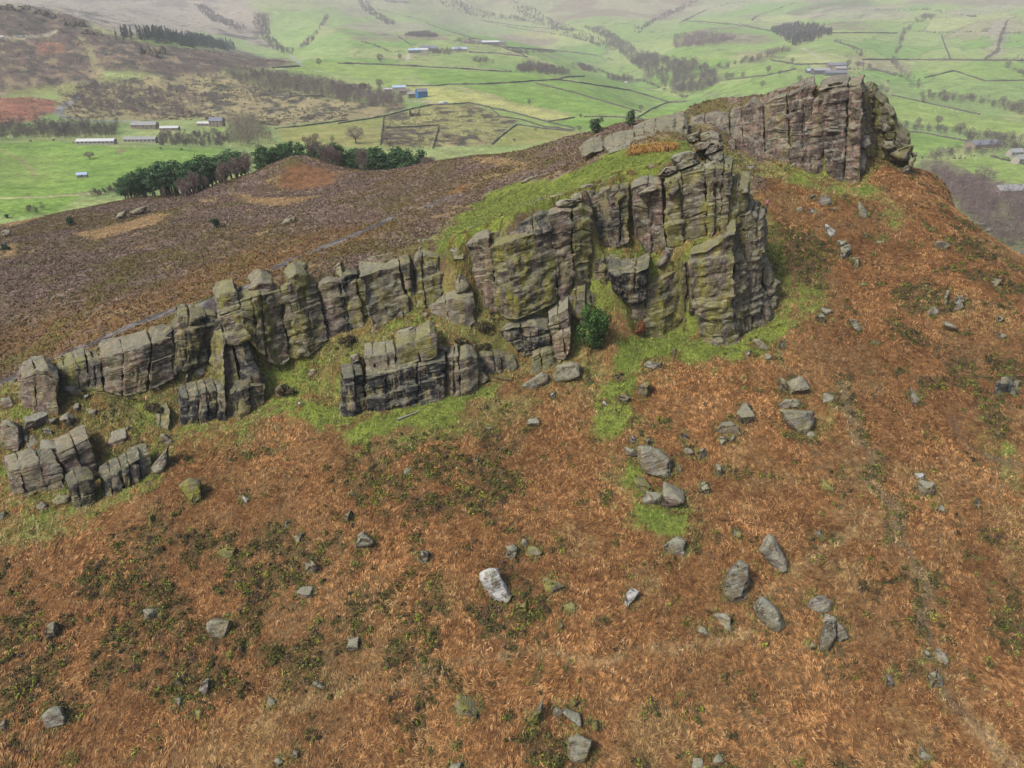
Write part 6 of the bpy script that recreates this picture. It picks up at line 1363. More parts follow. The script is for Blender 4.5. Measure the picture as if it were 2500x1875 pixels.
paint('heath', 'P', [(-100, 60), (60, 55), (300, 60), (520, 120), (600, 200), (750, 235), (1000, 285), (1500, 335), (1850, 385), (1840, 420), (1700, 430), (1400, 440), (1350, 540), (1000, 480), (650, 440), (600, 530), (300, 560), (-100, 620)], 1, 1)
paint('bracken', 'P', [(220, 290), (330, 262), (420, 300), (380, 338), (250, 342)], .9, 1)
paint('bracken', 'P', [(-60, 615), (200, 615), (390, 640), (370, 700), (250, 760), (-60, 800)])
paint('tan', 'P', [(560, 470), (640, 430), (690, 430), (640, 480), (560, 510)], .8, 1); paint('tan', 'P', [(-20, 550), (100, 560), (60, 610), (-20, 600)], .6, 1)
paint('rough', 'P', [(380, 600), (560, 520), (900, 490), (1400, 460), (1650, 560), (1900, 600), (2203, 640), (2300, 700), (2203, 750), (1750, 800), (1300, 760), (800, 760), (500, 760), (380, 720)], 1, 1)
paint('heath', 'P', [(1400, 430), (1700, 430), (2203, 530), (2203, 640), (1800, 600), (1500, 540)], .5, 1)
paint('olive', 'P', [(60, 560), (300, 540), (500, 530), (520, 580), (400, 600), (100, 600)], .6, 1)
paint('mid', 'P', [(1820, 440), (1900, 402), (2203, 388), (2300, 400), (2300, 500), (2100, 480), (1950, 470)])
for p in ([(1650, 220), (1750, 80), (2050, 60), (2050, 140), (1980, 220), (1880, 310), (1760, 300)], [(1870, 355), (2000, 235), (2203, 200), (2203, 385)], [(2090, 120), (2203, 90), (2203, 170), (2060, 190)]): paint('far', 'P', p)
paint('bright', 'P', [(-100, 905), (0, 905), (300, 888), (800, 932), (1400, 938), (1380, 980), (1050, 1080), (760, 1190), (560, 1210), (-100, 1275)])
paint('mid', 'P', [(-50, 1000), (300, 960), (500, 1080), (300, 1190), (-50, 1150)], .6, 3)
paint('bright', 'P', [(-100, 1260), (520, 1225), (430, 1310), (330, 1345), (-100, 1375)])
paint('mid', 'P', [(1340, 800), (1412, 800), (1400, 836), (1340, 836)])
paint('olive', 'P', [(1740, 812), (2203, 770), (2300, 770), (2300, 915), (1800, 905)])
paint('tan', 'P', [(720, 948), (800, 948), (805, 960), (760, 966), (718, 960)], .9, .1)
paint('mid', 'Q', [(330, 560), (500, 430), (0, 400), (-20, 470), (200, 500)])
paint('bright', 'Q', [(480, 430), (520, 510), (620, 540), (930, 533), (1380, 500), (1370, 480), (1000, 450), (700, 440)])
paint('bright', 'Q', [(690, 547), (930, 537), (1240, 520), (1500, 590), (1900, 712), (1500, 745), (1200, 680)]); paint('bright', 'Q', [(1250, 517), (1390, 507), (1830, 572), (2080, 652), (1900, 710), (1500, 585)]); paint('bright', 'Q', [(1390, 482), (1780, 520), (2203, 640), (2080, 642), (1830, 570)])
paint('pale', 'Q', [(430, 552), (620, 547), (1000, 622), (1500, 747), (1350, 768), (1000, 680), (830, 650), (600, 655)]); paint('tan', 'Q', [(690, 545), (800, 550), (1100, 640), (1450, 715), (1500, 735), (1300, 700), (900, 600)], .7)
paint('nab', 'Q', [(290, 732), (640, 660), (830, 656), (1000, 720), (1130, 765), (980, 912), (600, 935), (280, 935)])
paint('olive', 'Q', [(-50, 800), (290, 742), (270, 930), (-50, 930)]); paint('olive', 'Q', [(980, 912), (1130, 795), (1500, 828), (1600, 845), (1100, 930)]); paint('mid', 'Q', [(960, 690), (1320, 780), (1500, 822), (1300, 800), (1050, 745)])
paint('bright', 'Q', [(1340, 772), (1500, 748), (1900, 752), (1940, 772), (1800, 850), (1500, 822)]); paint('bright', 'Q', [(1900, 750), (2080, 655), (2250, 645), (2250, 720)])
paint('rough', 'Q', [(0, 640), (380, 660), (450, 680), (250, 735), (0, 780)])
paint('pale', 'Q', [(1100, 210), (1400, 210), (1500, 235), (1250, 245)], .6, .6)
for p in ([(0, 160), (300, 130), (600, 150), (560, 210), (200, 200)], [(0, 40), (250, 50), (200, 100), (50, 110)], [(600, 130), (750, 120), (760, 160), (640, 150)]): paint('moor', 'Q', p, .65, 1.5)
paint('bright', 'Q', [(620, 350), (830, 340), (1200, 370), (1250, 410), (900, 420), (650, 400)], .45, .5)
paint('bright', 'R', [(-20, 300), (240, 310), (400, 330), (240, 420), (100, 420), (-20, 390)], .7); paint('bright', 'R', [(270, 460), (560, 400), (760, 420), (600, 470), (330, 510)], .6)
paint('bright', 'R', [(200, 560), (520, 500), (900, 480), (1080, 490), (1000, 600), (230, 600)], .6); paint('bright', 'R', [(1480, 390), (2230, 390), (2230, 510), (1960, 515), (1760, 452), (1560, 500), (1500, 440)], .5)
paint('mid', 'R', [(1330, 600), (1920, 730), (2230, 790), (2230, 850), (1900, 830), (1700, 800), (1380, 770)], .9); paint('bright', 'R', [(1400, 840), (1560, 845), (1870, 905), (1600, 960), (1560, 1010), (1500, 1030)], .9)
paint('mid', 'R', [(1720, 1010), (1990, 995), (2230, 1050), (2230, 1190), (2020, 1190), (1850, 1090)]); paint('moor', 'R', [(1000, 30), (1400, 50), (1500, 90), (1480, 120), (900, 130), (760, 110)], .6, 1.5); paint('moor', 'R', [(1640, 80), (2230, -10), (2230, 40), (2100, 60), (1800, 110)], .6, 1.5)
paint('moor', 'R', [(1950, 180), (2100, 100), (2130, 150), (2040, 380), (1960, 350), (1990, 270)], .7, .8); paint('tan', 'R', [(590, 560), (760, 530), (790, 560)], 0)
paint('dark', 'R', [(1560, 1010), (1720, 1010), (1850, 1090), (2230, 1180), (2230, 1700), (1500, 1100)], .9)
def pline_v(z, pts, width, col, a=.9):
    P = fline(z, pts, 8)[:, :2]; m = np.full(vx.shape, 1e9)
    for p, q in zip(P[:-1], P[1:]):
        lo = min(p[1], q[1]) - width * 3; hi = max(p[1], q[1]) + width * 3
        j0 = max(0, int((math.log(max(lo, 151)) - vl[0]) / (vl[1] - vl[0]))); j1 = min(VNR, int((math.log(hi) - vl[0]) / (vl[1] - vl[0])) + 2)
        X, Y = vx[j0:j1], vy[j0:j1]; d = q - p; t = np.clip(((X - p[0]) * d[0] + (Y - p[1]) * d[1]) / (d @ d + 1e-9), 0, 1)
        m[j0:j1] = np.minimum(m[j0:j1], np.hypot(X - p[0] - t * d[0], Y - p[1] - t * d[1]))
    global vc
    vc = lerp(vc, L(*col), (1 - sstep(width * .4, width * .9, m)) * a)
pline_v('P', [(-40, 1257), (300, 1246), (640, 1220)], 3.0, (.33, .27, .16)); pline_v('P', [(-40, 920), (100, 990), (200, 1070), (230, 1120)], 2.5, (.20, .17, .08), .6)
pline_v('P', [(-40, 238), (150, 236), (300, 224), (360, 192)], 6, (.28, .25, .17)); pline_v('P', [(500, 230), (560, 290), (600, 400), (600, 470)], 6, (.20, .19, .09), .8)
pline_v('P', [(520, 610), (440, 650), (385, 680), (365, 715), (420, 745), (600, 765), (900, 770)], 5, (.16, .16, .17)); pline_v('P', [(1830, 350), (1890, 390), (1905, 415), (1780, 432)], 5, (.22, .22, .22)); pline_v('P', [(1950, 430), (2100, 470), (2230, 490)], 3, (.33, .32, .24), .8)
pline_v('Q', [(440, 385), (440, 350), (470, 335)], 4, (.35, .32, .25)); pline_v('Q', [(430, 640), (560, 640), (590, 650)], 5, (.30, .25, .18)); pline_v('R', [(800, 305), (880, 350), (970, 390)], 5, (.28, .26, .2), .8); pline_v('R', [(1210, 470), (1300, 500), (1330, 530), (1360, 600)], 4, (.28, .27, .13), .6)
sh_ = np.zeros(vx.shape)
vc = lerp(vc, L(.055, .050, .036), .75 * sstep(.10, .30, m3 + .5 * m2 - .1) * sstep(.10, .13, .30 - vc[..., 1]) * (vc[..., 0] > vc[..., 1] * 1.02) * (vy < 2600))      # dark heather and rushes on the rough ground
t = NT('valley_ground'); a = t.n('ShaderNodeAttribute', attribute_name='Col').outputs['Color']; pos = t.n('ShaderNodeNewGeometry').outputs['Position']
f1, f2 = t.noise(pos, .05, 6, .65), t.noise(pos, .35, 5, .7)
k = t.math('MULTIPLY', t.ramp(f1, .3, .7, .74, 1.26), t.ramp(f2, .32, .68, .66, 1.34))
v = t.n('ShaderNodeVectorMath', operation='SCALE'); t.l(a, v.inputs[0]); t.l(k, v.inputs['Scale']); t.base(v.outputs[0]); t.bump(f2, .6, 1.2); t.b.inputs['Roughness'].default_value = .95
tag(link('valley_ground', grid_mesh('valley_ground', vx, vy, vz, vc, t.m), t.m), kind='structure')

# ------------------------------------------------------------------ dry stone walls and hedges
WALL = plain('dry_stone', (.085, .080, .068), .95, .45, .8); HEDGE = veg_mat('hedge', .3, .4)
def wall(label, z, pts, h=1.4, w=.9, name='dry_stone_wall', cat='stone wall'):
    P = fline(z, pts, 7); rg = np.random.default_rng(len(P)); n = len(P)
    d = np.gradient(P[:, :2], axis=0); d /= np.linalg.norm(d, axis=1, keepdims=True) + 1e-9; s = np.stack([-d[:, 1], d[:, 0]], -1)
    sc = np.clip(P[:, 1] / 1000, .8, 1.6); hh = 1.25 * h * sc * rg.uniform(.7, 1.2, n); ww = w * sc
    V = []
    for i in range(n):
        for sx, top in ((-1, 0), (-.8, 1), (.8, 1), (1, 0)):
            q = P[i, :2] + s[i] * sx * ww[i] * .5; V.append((q[0], q[1], P[i, 2] + (hh[i] if top else -1.0)))
    F = [(4 * i + k, 4 * i + (k + 1) % 4, 4 * i + 4 + (k + 1) % 4, 4 * i + 4 + k) for i in range(n - 1) for k in range(4)] + [(0, 1, 2, 3), (4 * n - 1, 4 * n - 2, 4 * n - 3, 4 * n - 4)]
    tag(link(name, py_mesh(name, V, F), WALL), label, cat, 'field walls in the valley')
for lab, z, p in [
    ('wall climbing from the lower left over the rough green knoll to the valley', 'Q', [(0, 785), (270, 742), (470, 692), (600, 666), (760, 660), (830, 653), (960, 682), (1030, 742), (1150, 757), (1300, 802), (1500, 827)]),
    ('wall forking right from the knoll wall along a pale green strip', 'Q', [(962, 684), (1100, 712), (1330, 775), (1500, 815)]), ('short wall joining the pale field to the green fields', 'Q', [(1330, 772), (1420, 760), (1500, 746)]),
    ('wall along the foot of the bright fields above the moor skyline', 'Q', [(1560, 742), (1740, 742), (1900, 752), (1960, 772)]), ('long wall from the blue barn farm across the top of the bright fields', 'Q', [(420, 546), (620, 546), (700, 536), (930, 535), (1100, 526), (1240, 515), (1390, 506), (1440, 490), (1560, 485)]),
    ('wall curving down right from the fork above the bright fields', 'Q', [(1392, 507), (1600, 536), (1830, 571), (1980, 612), (2085, 648)]), ('wall zigzagging down to the moor skyline right of the bright fields', 'Q', [(1888, 752), (1990, 690), (2082, 652), (2203, 646)]),
    ('thin wall through the middle of the bright fields', 'Q', [(1250, 530), (1500, 590), (1700, 650), (1920, 712)]), ('wall running straight down the left side of the rough knoll', 'Q', [(290, 742), (280, 830), (270, 920)]), ('broken wall across the middle of the rough knoll', 'Q', [(300, 812), (460, 806), (640, 796)]),
    ('short wall down the centre of the rough knoll', 'Q', [(640, 800), (620, 870), (600, 940)]), ('wall slanting down the right side of the rough knoll', 'Q', [(1130, 790), (1050, 850), (975, 917)]), ('low wall along the foot of the knoll towards the moor', 'Q', [(1132, 790), (1300, 816), (1480, 832)]),
    ('roadside wall above the bright fields', 'Q', [(0, 402), (330, 413), (700, 433), (960, 450), (1100, 456)]), ('far wall below the blue roofed farm', 'Q', [(830, 332), (1000, 340), (1200, 362)]), ('far wall slanting across the pale hillside fields', 'Q', [(560, 150), (750, 215), (900, 252), (1180, 352)]),
    ('far wall along the upper valley side', 'Q', [(900, 130), (1200, 172), (1500, 192)]), ('far wall left of the blue roofed farm', 'Q', [(380, 232), (460, 287)]), ('far wall below the white roofed farm', 'Q', [(1050, 302), (1400, 322), (1640, 352)]),
    ('dark straight wall right of the summit crag', 'R', [(1362, 604), (1640, 665), (1925, 728)]), ('wall from the right hand farm to the bare trees', 'R', [(600, 382), (760, 411), (1000, 406)]), ('wall crossing the field left of the right hand farm', 'R', [(330, 507), (560, 482), (760, 440)]),
    ('wall leading right from the right hand farm', 'R', [(1230, 432), (1390, 482)]), ('roof shaped wall across the big right hand field', 'R', [(1570, 496), (1760, 451), (1960, 516), (2203, 511)]), ('long level wall behind the right hand farm', 'R', [(1180, 380), (1480, 381), (2203, 386)]),
    ('level wall below the dark conifer wood', 'R', [(980, 211), (1200, 210), (1400, 212)]), ('steep wall up the right hand hillside', 'R', [(1680, 222), (1705, 300), (1740, 380)]), ('wall below the far brown wood', 'R', [(400, 152), (560, 190), (690, 212)]), ('wall above the right hand farm track', 'R', [(1000, 262), (1090, 290), (1180, 322)]),
    ('wall at the edge of the lower right field', 'R', [(1400, 832), (1560, 842), (1870, 902)]), ('wall above the round tree field', 'R', [(1990, 992), (2203, 1042)]), ('far wall across the upper hillside', 'R', [(40, 132), (350, 152), (560, 192)]),
    ('wall along the top of the olive field by the old barns', 'P', [(1740, 816), (1900, 802), (2203, 762)]), ('wall along the lane bend below the bare wood', 'P', [(1720, 432), (1900, 422)]), ('wall along the foot of the bare hillside wood', 'P', [(1560, 562), (1640, 602), (1800, 607), (2060, 612)])]:
    wall(lab, z, p)

# ------------------------------------------------------------------ trees
def bare_mesh(seed, n=420, h=10.0, twig=.50, wdt=.05, pal=((.125, .10, .085), (.155, .125, .11), (.10, .08, .07)), slim=1.0):
    rg = np.random.default_rng(seed); segs = [((0, 0, -.5), (rg.normal() * .15, rg.normal() * .15, h * .38), .032 * h, .02 * h)]
    tips = []
    for k in range(9):
        z0 = h * rg.uniform(.22, .42); a = rg.uniform(0, 6.28); r = h * rg.uniform(.18, .34) * slim; e = np.array([math.cos(a) * r, math.sin(a) * r, h * rg.uniform(.55, .95)])
        segs.append(((0, 0, z0), tuple(e), .014 * h, .005 * h)); tips.append((np.array([0, 0, z0]), e))
    V1, F1 = limb_mesh(segs, 5); C1 = np.tile(np.array(pal[0]) * .9, (len(V1), 1))
    d = rg.normal(size=(n, 3)); d /= np.linalg.norm(d, axis=1, keepdims=True); q = rg.uniform(.35, 1.0, n) ** .6
    lump = 1 + .28 * vnoise(d * 1.7 + seed, 3)
    c = np.array([0, 0, h * .60]) + d * (q * lump)[:, None] * np.array([h * .36 * slim, h * .36 * slim, h * .38])
    d = d + np.array([0, 0, .5]) + .5 * rg.normal(size=(n, 3)); d /= np.linalg.norm(d, axis=1, keepdims=True)
    s = np.cross(d, rg.normal(size=(n, 3))); s /= np.linalg.norm(s, axis=1, keepdims=True); ln = (twig * h * .1 * rg.uniform(.6, 1.6, n))[:, None]; w = wdt * h * .1
    V2 = np.stack([c - d * ln - s * w, c - d * ln + s * w, c + d * ln + s * w * .3, c + d * ln - s * w * .3], 1).reshape(-1, 3); F2 = np.arange(4 * n).reshape(n, 4)
    C2 = np.repeat(pick(rg, n, pal) * rg.uniform(.7, 1.4, n)[:, None], 4, 0)
    return (V1, F1, C1), (V2, F2, C2)
def pine_mesh(seed, h=10.0):
    rg = np.random.default_rng(seed); V1, F1 = limb_mesh([((0, 0, -.6), (.1, 0, h * .9), .03 * h, .008 * h)] + [((0, 0, h * z), (math.cos(a) * h * .2, math.sin(a) * h * .2, h * (z + .08)), .008 * h, .003 * h) for z, a in zip(rg.uniform(.35, .8, 8), rg.uniform(0, 6.28, 8))], 6)
    B = [(math.cos(a) * h * r, math.sin(a) * h * r, h * z, h * rg.uniform(.10, .16), h * rg.uniform(.05, .085), rg.uniform(.7, 1.35)) for a, r, z in zip(rg.uniform(0, 6.28, 16), rg.uniform(.02, .22, 16), np.linspace(.34, .93, 16))]
    return (V1, F1), leaf_cloud(rg, 900, B, .026 * h, [(.034, .080, .030), (.050, .105, .040), (.075, .135, .050), (.024, .055, .024)], .5)
def tree(name, label, P, protos, i, h, group, base=10.0, rz=0.0, wid=1.0):
    """a copy of one of the proto trees with its trunk and crown"""
    o = bpy.data.objects.new(name, None); COL.objects.link(o); o.location = P; s = h / base; o.scale = (s * wid, s * wid, s); o.rotation_euler = (0, 0, rz)
    tag(o, label, 'tree', group)
    for nm, me in protos[i % len(protos)]:
        c = bpy.data.objects.new(nm, me); COL.objects.link(c); c.parent = o
    return o
PINES = []
for s in range(5):
    (V1, F1), (V2, F2, C2) = pine_mesh(300 + s); a, b = mesh_np('trunk', V1, F1), mesh_np('crown', V2, F2, False, C2); a.materials.append(BARK); b.materials.append(LEAF); PINES.append([('trunk', a), ('crown', b)])
def bare_protos(seed, k, **kw):
    out = []
    for s in range(k):
        (V1, F1, C1), (V2, F2, C2) = bare_mesh(seed + s, **kw); a, b = mesh_np('trunk', V1, F1, True, C1), mesh_np('crown', V2, F2, False, C2); a.materials.append(TWIG); b.materials.append(TWIG); out.append([('trunk', a), ('crown', b)])
    return out
BIRCH = bare_protos(400, 4, n=800, pal=((.14, .105, .090), (.165, .125, .11), (.115, .088, .075)), slim=.75)
OAKS = bare_protos(420, 4, n=800, wdt=.06)
rg = np.random.default_rng(77)
tl = np.array([(285, 432), (300, 428), (380, 400), (430, 388), (560, 368), (650, 352), (720, 348), (800, 352), (900, 357), (1000, 364), (1065, 378)], float)
for i in range(150):
    px = rg.uniform(290, 1062) if i > 8 else rg.uniform(290, 420); Y = rg.uniform(252, 270) if px < 420 else rg.uniform(244, 276)
    top = np.interp(px, tl[:, 0], tl[:, 1]) + rg.uniform(-7, 30) * (.4 if i % 3 == 0 else 1); T = at_y(px, top, Y); z = float(ground_z(T[0], T[1])); h = float(np.clip(T[2] - z, 5, 13))
    tree('pine_tree', 'dark green pine in the belt along the far moor edge', (T[0], T[1], z), PINES, i, h, 'pines along the moor edge', rz=rg.uniform(0, 6), wid=rg.uniform(1.0, 1.35))
for i in range(40):
    a_, b_ = [(425, 505), (525, 625), (760, 905), (1000, 1060)][i % 4]; px = rg.uniform(a_, b_); Y = rg.uniform(236, 248)
    T = at_y(px, 430, Y); z = float(ground_z(T[0], T[1]))
    tree('birch_tree', 'bare purple brown birch in front of the pine belt', (T[0], T[1], z), BIRCH, i, rg.uniform(4.5, 8.5), 'bare birches along the moor edge', rz=rg.uniform(0, 6))
LT = [('P', 570, 1008, 7, 'dark low tree alone in the bright left field', 2.0), ('P', 2020, 420, 17, 'bare tree beside the lane at the moor end', 1), ('P', 2000, 895, 9, 'bare tree left of the rough knoll', 1.2), ('P', 1930, 912, 8, 'small bare tree at the pine belt end of the olive field', 1.2),
      ('P', 2105, 903, 7, 'thin bare tree in the olive field', 1), ('Q', 270, 400, 26, 'bigger bare tree on the roadside above the bright fields', 1.1), ('Q', 393, 382, 20, 'smaller bare tree on the roadside near the blue roofed farm', 1.0), ('Q', 265, 560, 20, 'round bare tree behind the blue barn farm', 1.3),
      ('Q', 115, 908, 22, 'broad bare tree rising above the pine belt', 1.6), ('Q', 312, 910, 17, 'bare tree by the wall left of the rough knoll', 1.3), ('Q', 530, 912, 13, 'bare tree at the foot of the rough knoll', 1.2), ('Q', 1210, 665, 11, 'dark tree alone in the bright fields', 1.0), ('Q', 1535, 748, 8, 'small dark tree at the wall corner', 1.1),
      ('Q', 1525, 830, 9, 'pale bare tree on the moor skyline', 1.5), ('Q', 1915, 700, 10, 'bare bushy tree by the zigzag wall', 1.3), ('Q', 1250, 830, 6, 'small tree on the low knoll wall', 1.3), ('Q', 1115, 900, 6, 'small dark tree below the slanting knoll wall', 1.2),
      ('R', 580, 466, 22, 'tall bare tree left of the right hand farm', 1), ('R', 735, 402, 17, 'bare tree above the right hand farm wall', 1), ('R', 420, 497, 18, 'bare tree in the field below the brown hedge', 1), ('R', 320, 512, 24, 'leftmost bare tree of the field row', 1.1), ('R', 350, 505, 20, 'second bare tree of the field row', 1.1),
      ('R', 655, 482, 17, 'bare tree near the right hand farm fence', 1), ('R', 780, 522, 18, 'bare tree below the right hand farm', 1.2), ('R', 545, 557, 18, 'bare tree behind the summit heath', 1.1), ('R', 1220, 442, 18, 'bare tree right of the right hand farm yard', 1), ('R', 1085, 432, 24, 'tall bare tree at the right hand farm', 1),
      ('R', 1150, 432, 19, 'bare tree beside the small far shed', 1), ('R', 1330, 597, 16, 'bare tree at the right end of the summit row', 1.1), ('R', 1295, 583, 17, 'middle bare tree of the summit row', 1.1), ('R', 1212, 555, 15, 'first bare tree of the row behind the summit', 1), ('R', 1340, 524, 8, 'round small tree in the right field', 1.2),
      ('R', 1795, 842, 18, 'spreading bare tree above the lower right field', 1.3), ('R', 1940, 1175, 21, 'very broad round bare tree in the lower right field', 1.7), ('R', 1655, 795, 19, 'bare tree in the right hand hedge line', 1), ('R', 1530, 795, 15, 'bare tree near the summit flank', 1), ('R', 1560, 650, 14, 'bare tree behind the dark straight wall', 1),
      ('R', 1690, 605, 15, 'bare tree on the right hand field hedge', 1.2), ('R', 1600, 600, 14, 'bare tree at the left of the right field hedge', 1.2), ('R', 1865, 640, 15, 'bare tree in the middle of the right field hedge', 1.3), ('R', 2065, 660, 17, 'bare tree near the right end of the field hedge', 1.2), ('R', 2170, 690, 20, 'bare tree at the right frame edge hedge', 1.1),
      ('R', 2100, 425, 18, 'bare round tree on the right hand hillside', 1.3), ('R', 2195, 485, 20, 'dark tree at the right frame edge hillside', 1.2)]
for i, (z, a, b, h, lab, w) in enumerate(LT):
    q = Zp(z, [(a, b)])[0]; g = ground(q[0], q[1], True); tree('bare_tree', lab, g, OAKS, i, h * .62 if z != 'P' else h * .8, 'single trees in the valley fields', rz=i * 1.3, wid=w)
def wood(name, label, regions, spacing, h, pal, cards=70, leaf=.6, conifer=False, seed=1, thin=0.0):
    """a wood that reads as one mass: stems and a haze of twigs for every tree, one mesh"""
    rg = np.random.default_rng(seed); parts = []
    for z, pts in regions:
        poly = fpoly(z, pts, 10); x0, y0 = poly.min(0); x1, y1 = poly.max(0)
        n = int(min(2200, (x1 - x0) * (y1 - y0) / spacing ** 2)); x, y = rg.uniform(x0, x1, n), rg.uniform(y0, y1, n); k = inside(poly, x, y) & (rg.random(n) > thin)
        x, y = x[k], y[k]; zz = ground_z(x, y); n = len(x)
        if n == 0: continue
        hh = h * rg.uniform(.65, 1.2, n); K = int(cards * 1.5); N = n * K
        t_ = rg.uniform(.12 if conifer else .25, 1.0, N); r = np.repeat(hh, K) * ((1 - t_) * .24 if conifer else np.sqrt(np.clip(1 - ((t_ - .55) / .5) ** 2, 0, 1)) * .34) * np.sqrt(rg.random(N)); a = rg.uniform(0, 6.28, N)
        c = np.stack([np.repeat(x, K) + r * np.cos(a), np.repeat(y, K) + r * np.sin(a), np.repeat(zz, K) + t_ * np.repeat(hh, K)], -1)
        d = rg.normal(size=(N, 3)); d[:, 2] = np.abs(d[:, 2]) * (.5 if conifer else 1.6); d /= np.linalg.norm(d, axis=1, keepdims=True); s = np.cross(d, rg.normal(size=(N, 3))); s /= np.linalg.norm(s, axis=1, keepdims=True)
        ln = (leaf * .8 * rg.uniform(.6, 1.5, N))[:, None]; w = ln * (.55 if conifer else .16)
        V = np.stack([c - d * ln - s * w, c - d * ln + s * w, c + d * ln + s * w * .5, c + d * ln - s * w * .5], 1).reshape(-1, 3)
        col = np.repeat(pick(rg, n, pal) * rg.uniform(.75, 1.25, n)[:, None], K, 0) * rg.uniform(.75, 1.3, N)[:, None]
        parts.append((V, np.arange(4 * N).reshape(N, 4), np.repeat(col, 4, 0)))
        st_ = np.stack([np.stack([x - .12, y, zz - .5], -1), np.stack([x + .12, y, zz - .5], -1), np.stack([x + .05, y, zz + hh * .8], -1), np.stack([x - .05, y, zz + hh * .8], -1)], 1).reshape(-1, 3)
        parts.append((st_, np.arange(4 * n).reshape(n, 4), np.tile(np.array(pal[0]) * .9, (4 * n, 1))))
    V, F, C = merge(parts); tag(link(name, mesh_np(name, V, F, False, C), TWIG), label, 'wood', kind='stuff')
BR = ((.090, .072, .064), (.115, .092, .082), (.075, .062, .054)); PU = ((.135, .098, .095), (.155, .115, .11), (.115, .085, .08)); YE = ((.17, .15, .10), (.15, .13, .095)); CO = ((.028, .052, .036), (.038, .065, .042), (.022, .042, .03))
wood('conifer_plantation', 'dark block of conifers on the far left hillside', [('P', [(740, 262), (850, 258), (1000, 282), (1340, 312), (1500, 328), (1480, 300), (1300, 270), (1100, 250), (850, 232), (760, 235)])], 8, 20, CO, 90, .9, True, 2)
wood('woodland', 'long brown wood winding up the valley floor', [('Q', [(1550, 175), (1700, 200), (1900, 330), (2203, 420), (2203, 620), (2000, 525), (1850, 400), (1760, 330), (1680, 250)]), ('R', [(-20, 395), (150, 405), (262, 475), (240, 560), (150, 590), (-20, 600)])], 8.5, 14, BR, 60, 1.1, False, 3)
wood('woodland', 'flat topped brown wood above the valley wood', [('R', [(-20, 240), (130, 215), (390, 232), (390, 248), (250, 292), (-20, 312)])], 11, 13, PU, 60, 1.0, False, 4)
wood('conifer_wood', 'dark patchy conifer wood above the right hand farm', [('R', [(590, 190), (740, 165), (860, 165), (1000, 208), (980, 234), (860, 272), (740, 295), (670, 245)])], 13, 14, CO + BR, 60, 1.1, True, 5)
wood('woodland', 'brown hedge of trees between valley wood and conifers', [('R', [(240, 432), (450, 385), (640, 325), (720, 312), (740, 322), (500, 395), (300, 450)])], 9, 10, BR, 60, .9, False, 6)
wood('woodland', 'small far clump on the right hillside', [('R', [(1510, 138), (1560, 100), (1650, 105), (1610, 138), (1520, 160)])], 14, 13, BR, 50, 1.2, False, 7)
wood('woodland', 'line of trees and scrub down the right hand stream', [('R', [(1490, 170), (1430, 195), (1405, 300), (1370, 365), (1390, 365), (1425, 300), (1450, 210), (1510, 180)]), ('R', [(1365, 380), (1420, 455), (1470, 490), (1550, 530), (1530, 585), (1480, 585), (1440, 490), (1350, 400)])], 10, 11, BR, 60, .9, False, 8)
wood('woodland', 'hedge of bare trees across the right hand field', [('R', [(1530, 612), (1700, 615), (1890, 630), (2220, 705), (2220, 745), (1900, 655), (1600, 642)])], 8, 9, BR, 70, .7, False, 9)
wood('woodland', 'brown scrub and trees right of the summit crag', [('R', [(1390, 800), (1700, 830), (1900, 850), (2220, 890), (2220, 970), (2000, 965), (1870, 905), (1760, 855), (1400, 825)])], 7, 8, BR, 80, .6, False, 10)
wood('woodland', 'thin line of trees above the lower right field', [('R', [(1590, 985), (1980, 945), (2000, 985), (1700, 1005), (1620, 1045)])], 6.5, 8, BR, 80, .55, False, 11)
wood('woodland', 'purple brown bare wood on the slope at the right frame edge', [('R', [(1600, 1095), (1750, 1120), (1950, 1210), (2230, 1270), (2230, 1700), (2050, 1560), (1850, 1400), (1700, 1200)])], 4.6, 8.5, PU, 110, .5, False, 12)
wood('woodland', 'bare trees around the old barns at the left', [('P', [(-30, 810), (200, 800), (500, 790), (760, 795), (740, 868), (480, 885), (100, 885), (-30, 895)])], 6.5, 9, BR, 80, .65, False, 13)
wood('woodland', 'scattered birches on the rough slope above the old barns', [('P', [(380, 605), (600, 530), (900, 540), (1100, 570), (1370, 610), (1400, 690), (1200, 750), (800, 745), (560, 705)])], 7.5, 8.5, PU, 80, .65, False, 14, .40)
wood('woodland', 'grey bare wood on the hillside below the lane', [('P', [(1400, 460), (1600, 455), (2000, 520), (2203, 560), (2203, 640), (2060, 622), (1800, 602), (1560, 562), (1450, 500)])], 6.2, 10.5, YE + BR, 70, .7, False, 15)
wood('woodland', 'purple bare wood beside the blue barn farm', [('Q', [(-10, 560), (100, 580), (350, 610), (425, 655), (370, 695), (200, 675), (-10, 640)])], 6, 10, PU, 80, .7, False, 16)
wood('woodland', 'low bare trees in front of the stone farmhouse', [('P', [(1010, 860), (1300, 850), (1450, 850), (1460, 930), (1010, 930)])], 6, 5.5, BR, 80, .5, False, 42)
wood('woodland', 'tall yellowish bare trees right of the old barns', [('P', [(1460, 800), (1600, 790), (1740, 890), (1700, 935), (1460, 930)])], 7, 13, YE, 100, .7, False, 17)
wood('woodland', 'scrubby trees along the far stream at the left', [('P', [(1600, 110), (1700, 85), (1680, 170), (1720, 290), (1860, 318), (1860, 355), (1780, 345), (1680, 275), (1600, 165)]), ('P', [(1890, 305), (2000, 205), (2060, 95), (2090, 110), (2030, 195), (1970, 285)])], 13, 9, BR, 50, 1.0, False, 18)
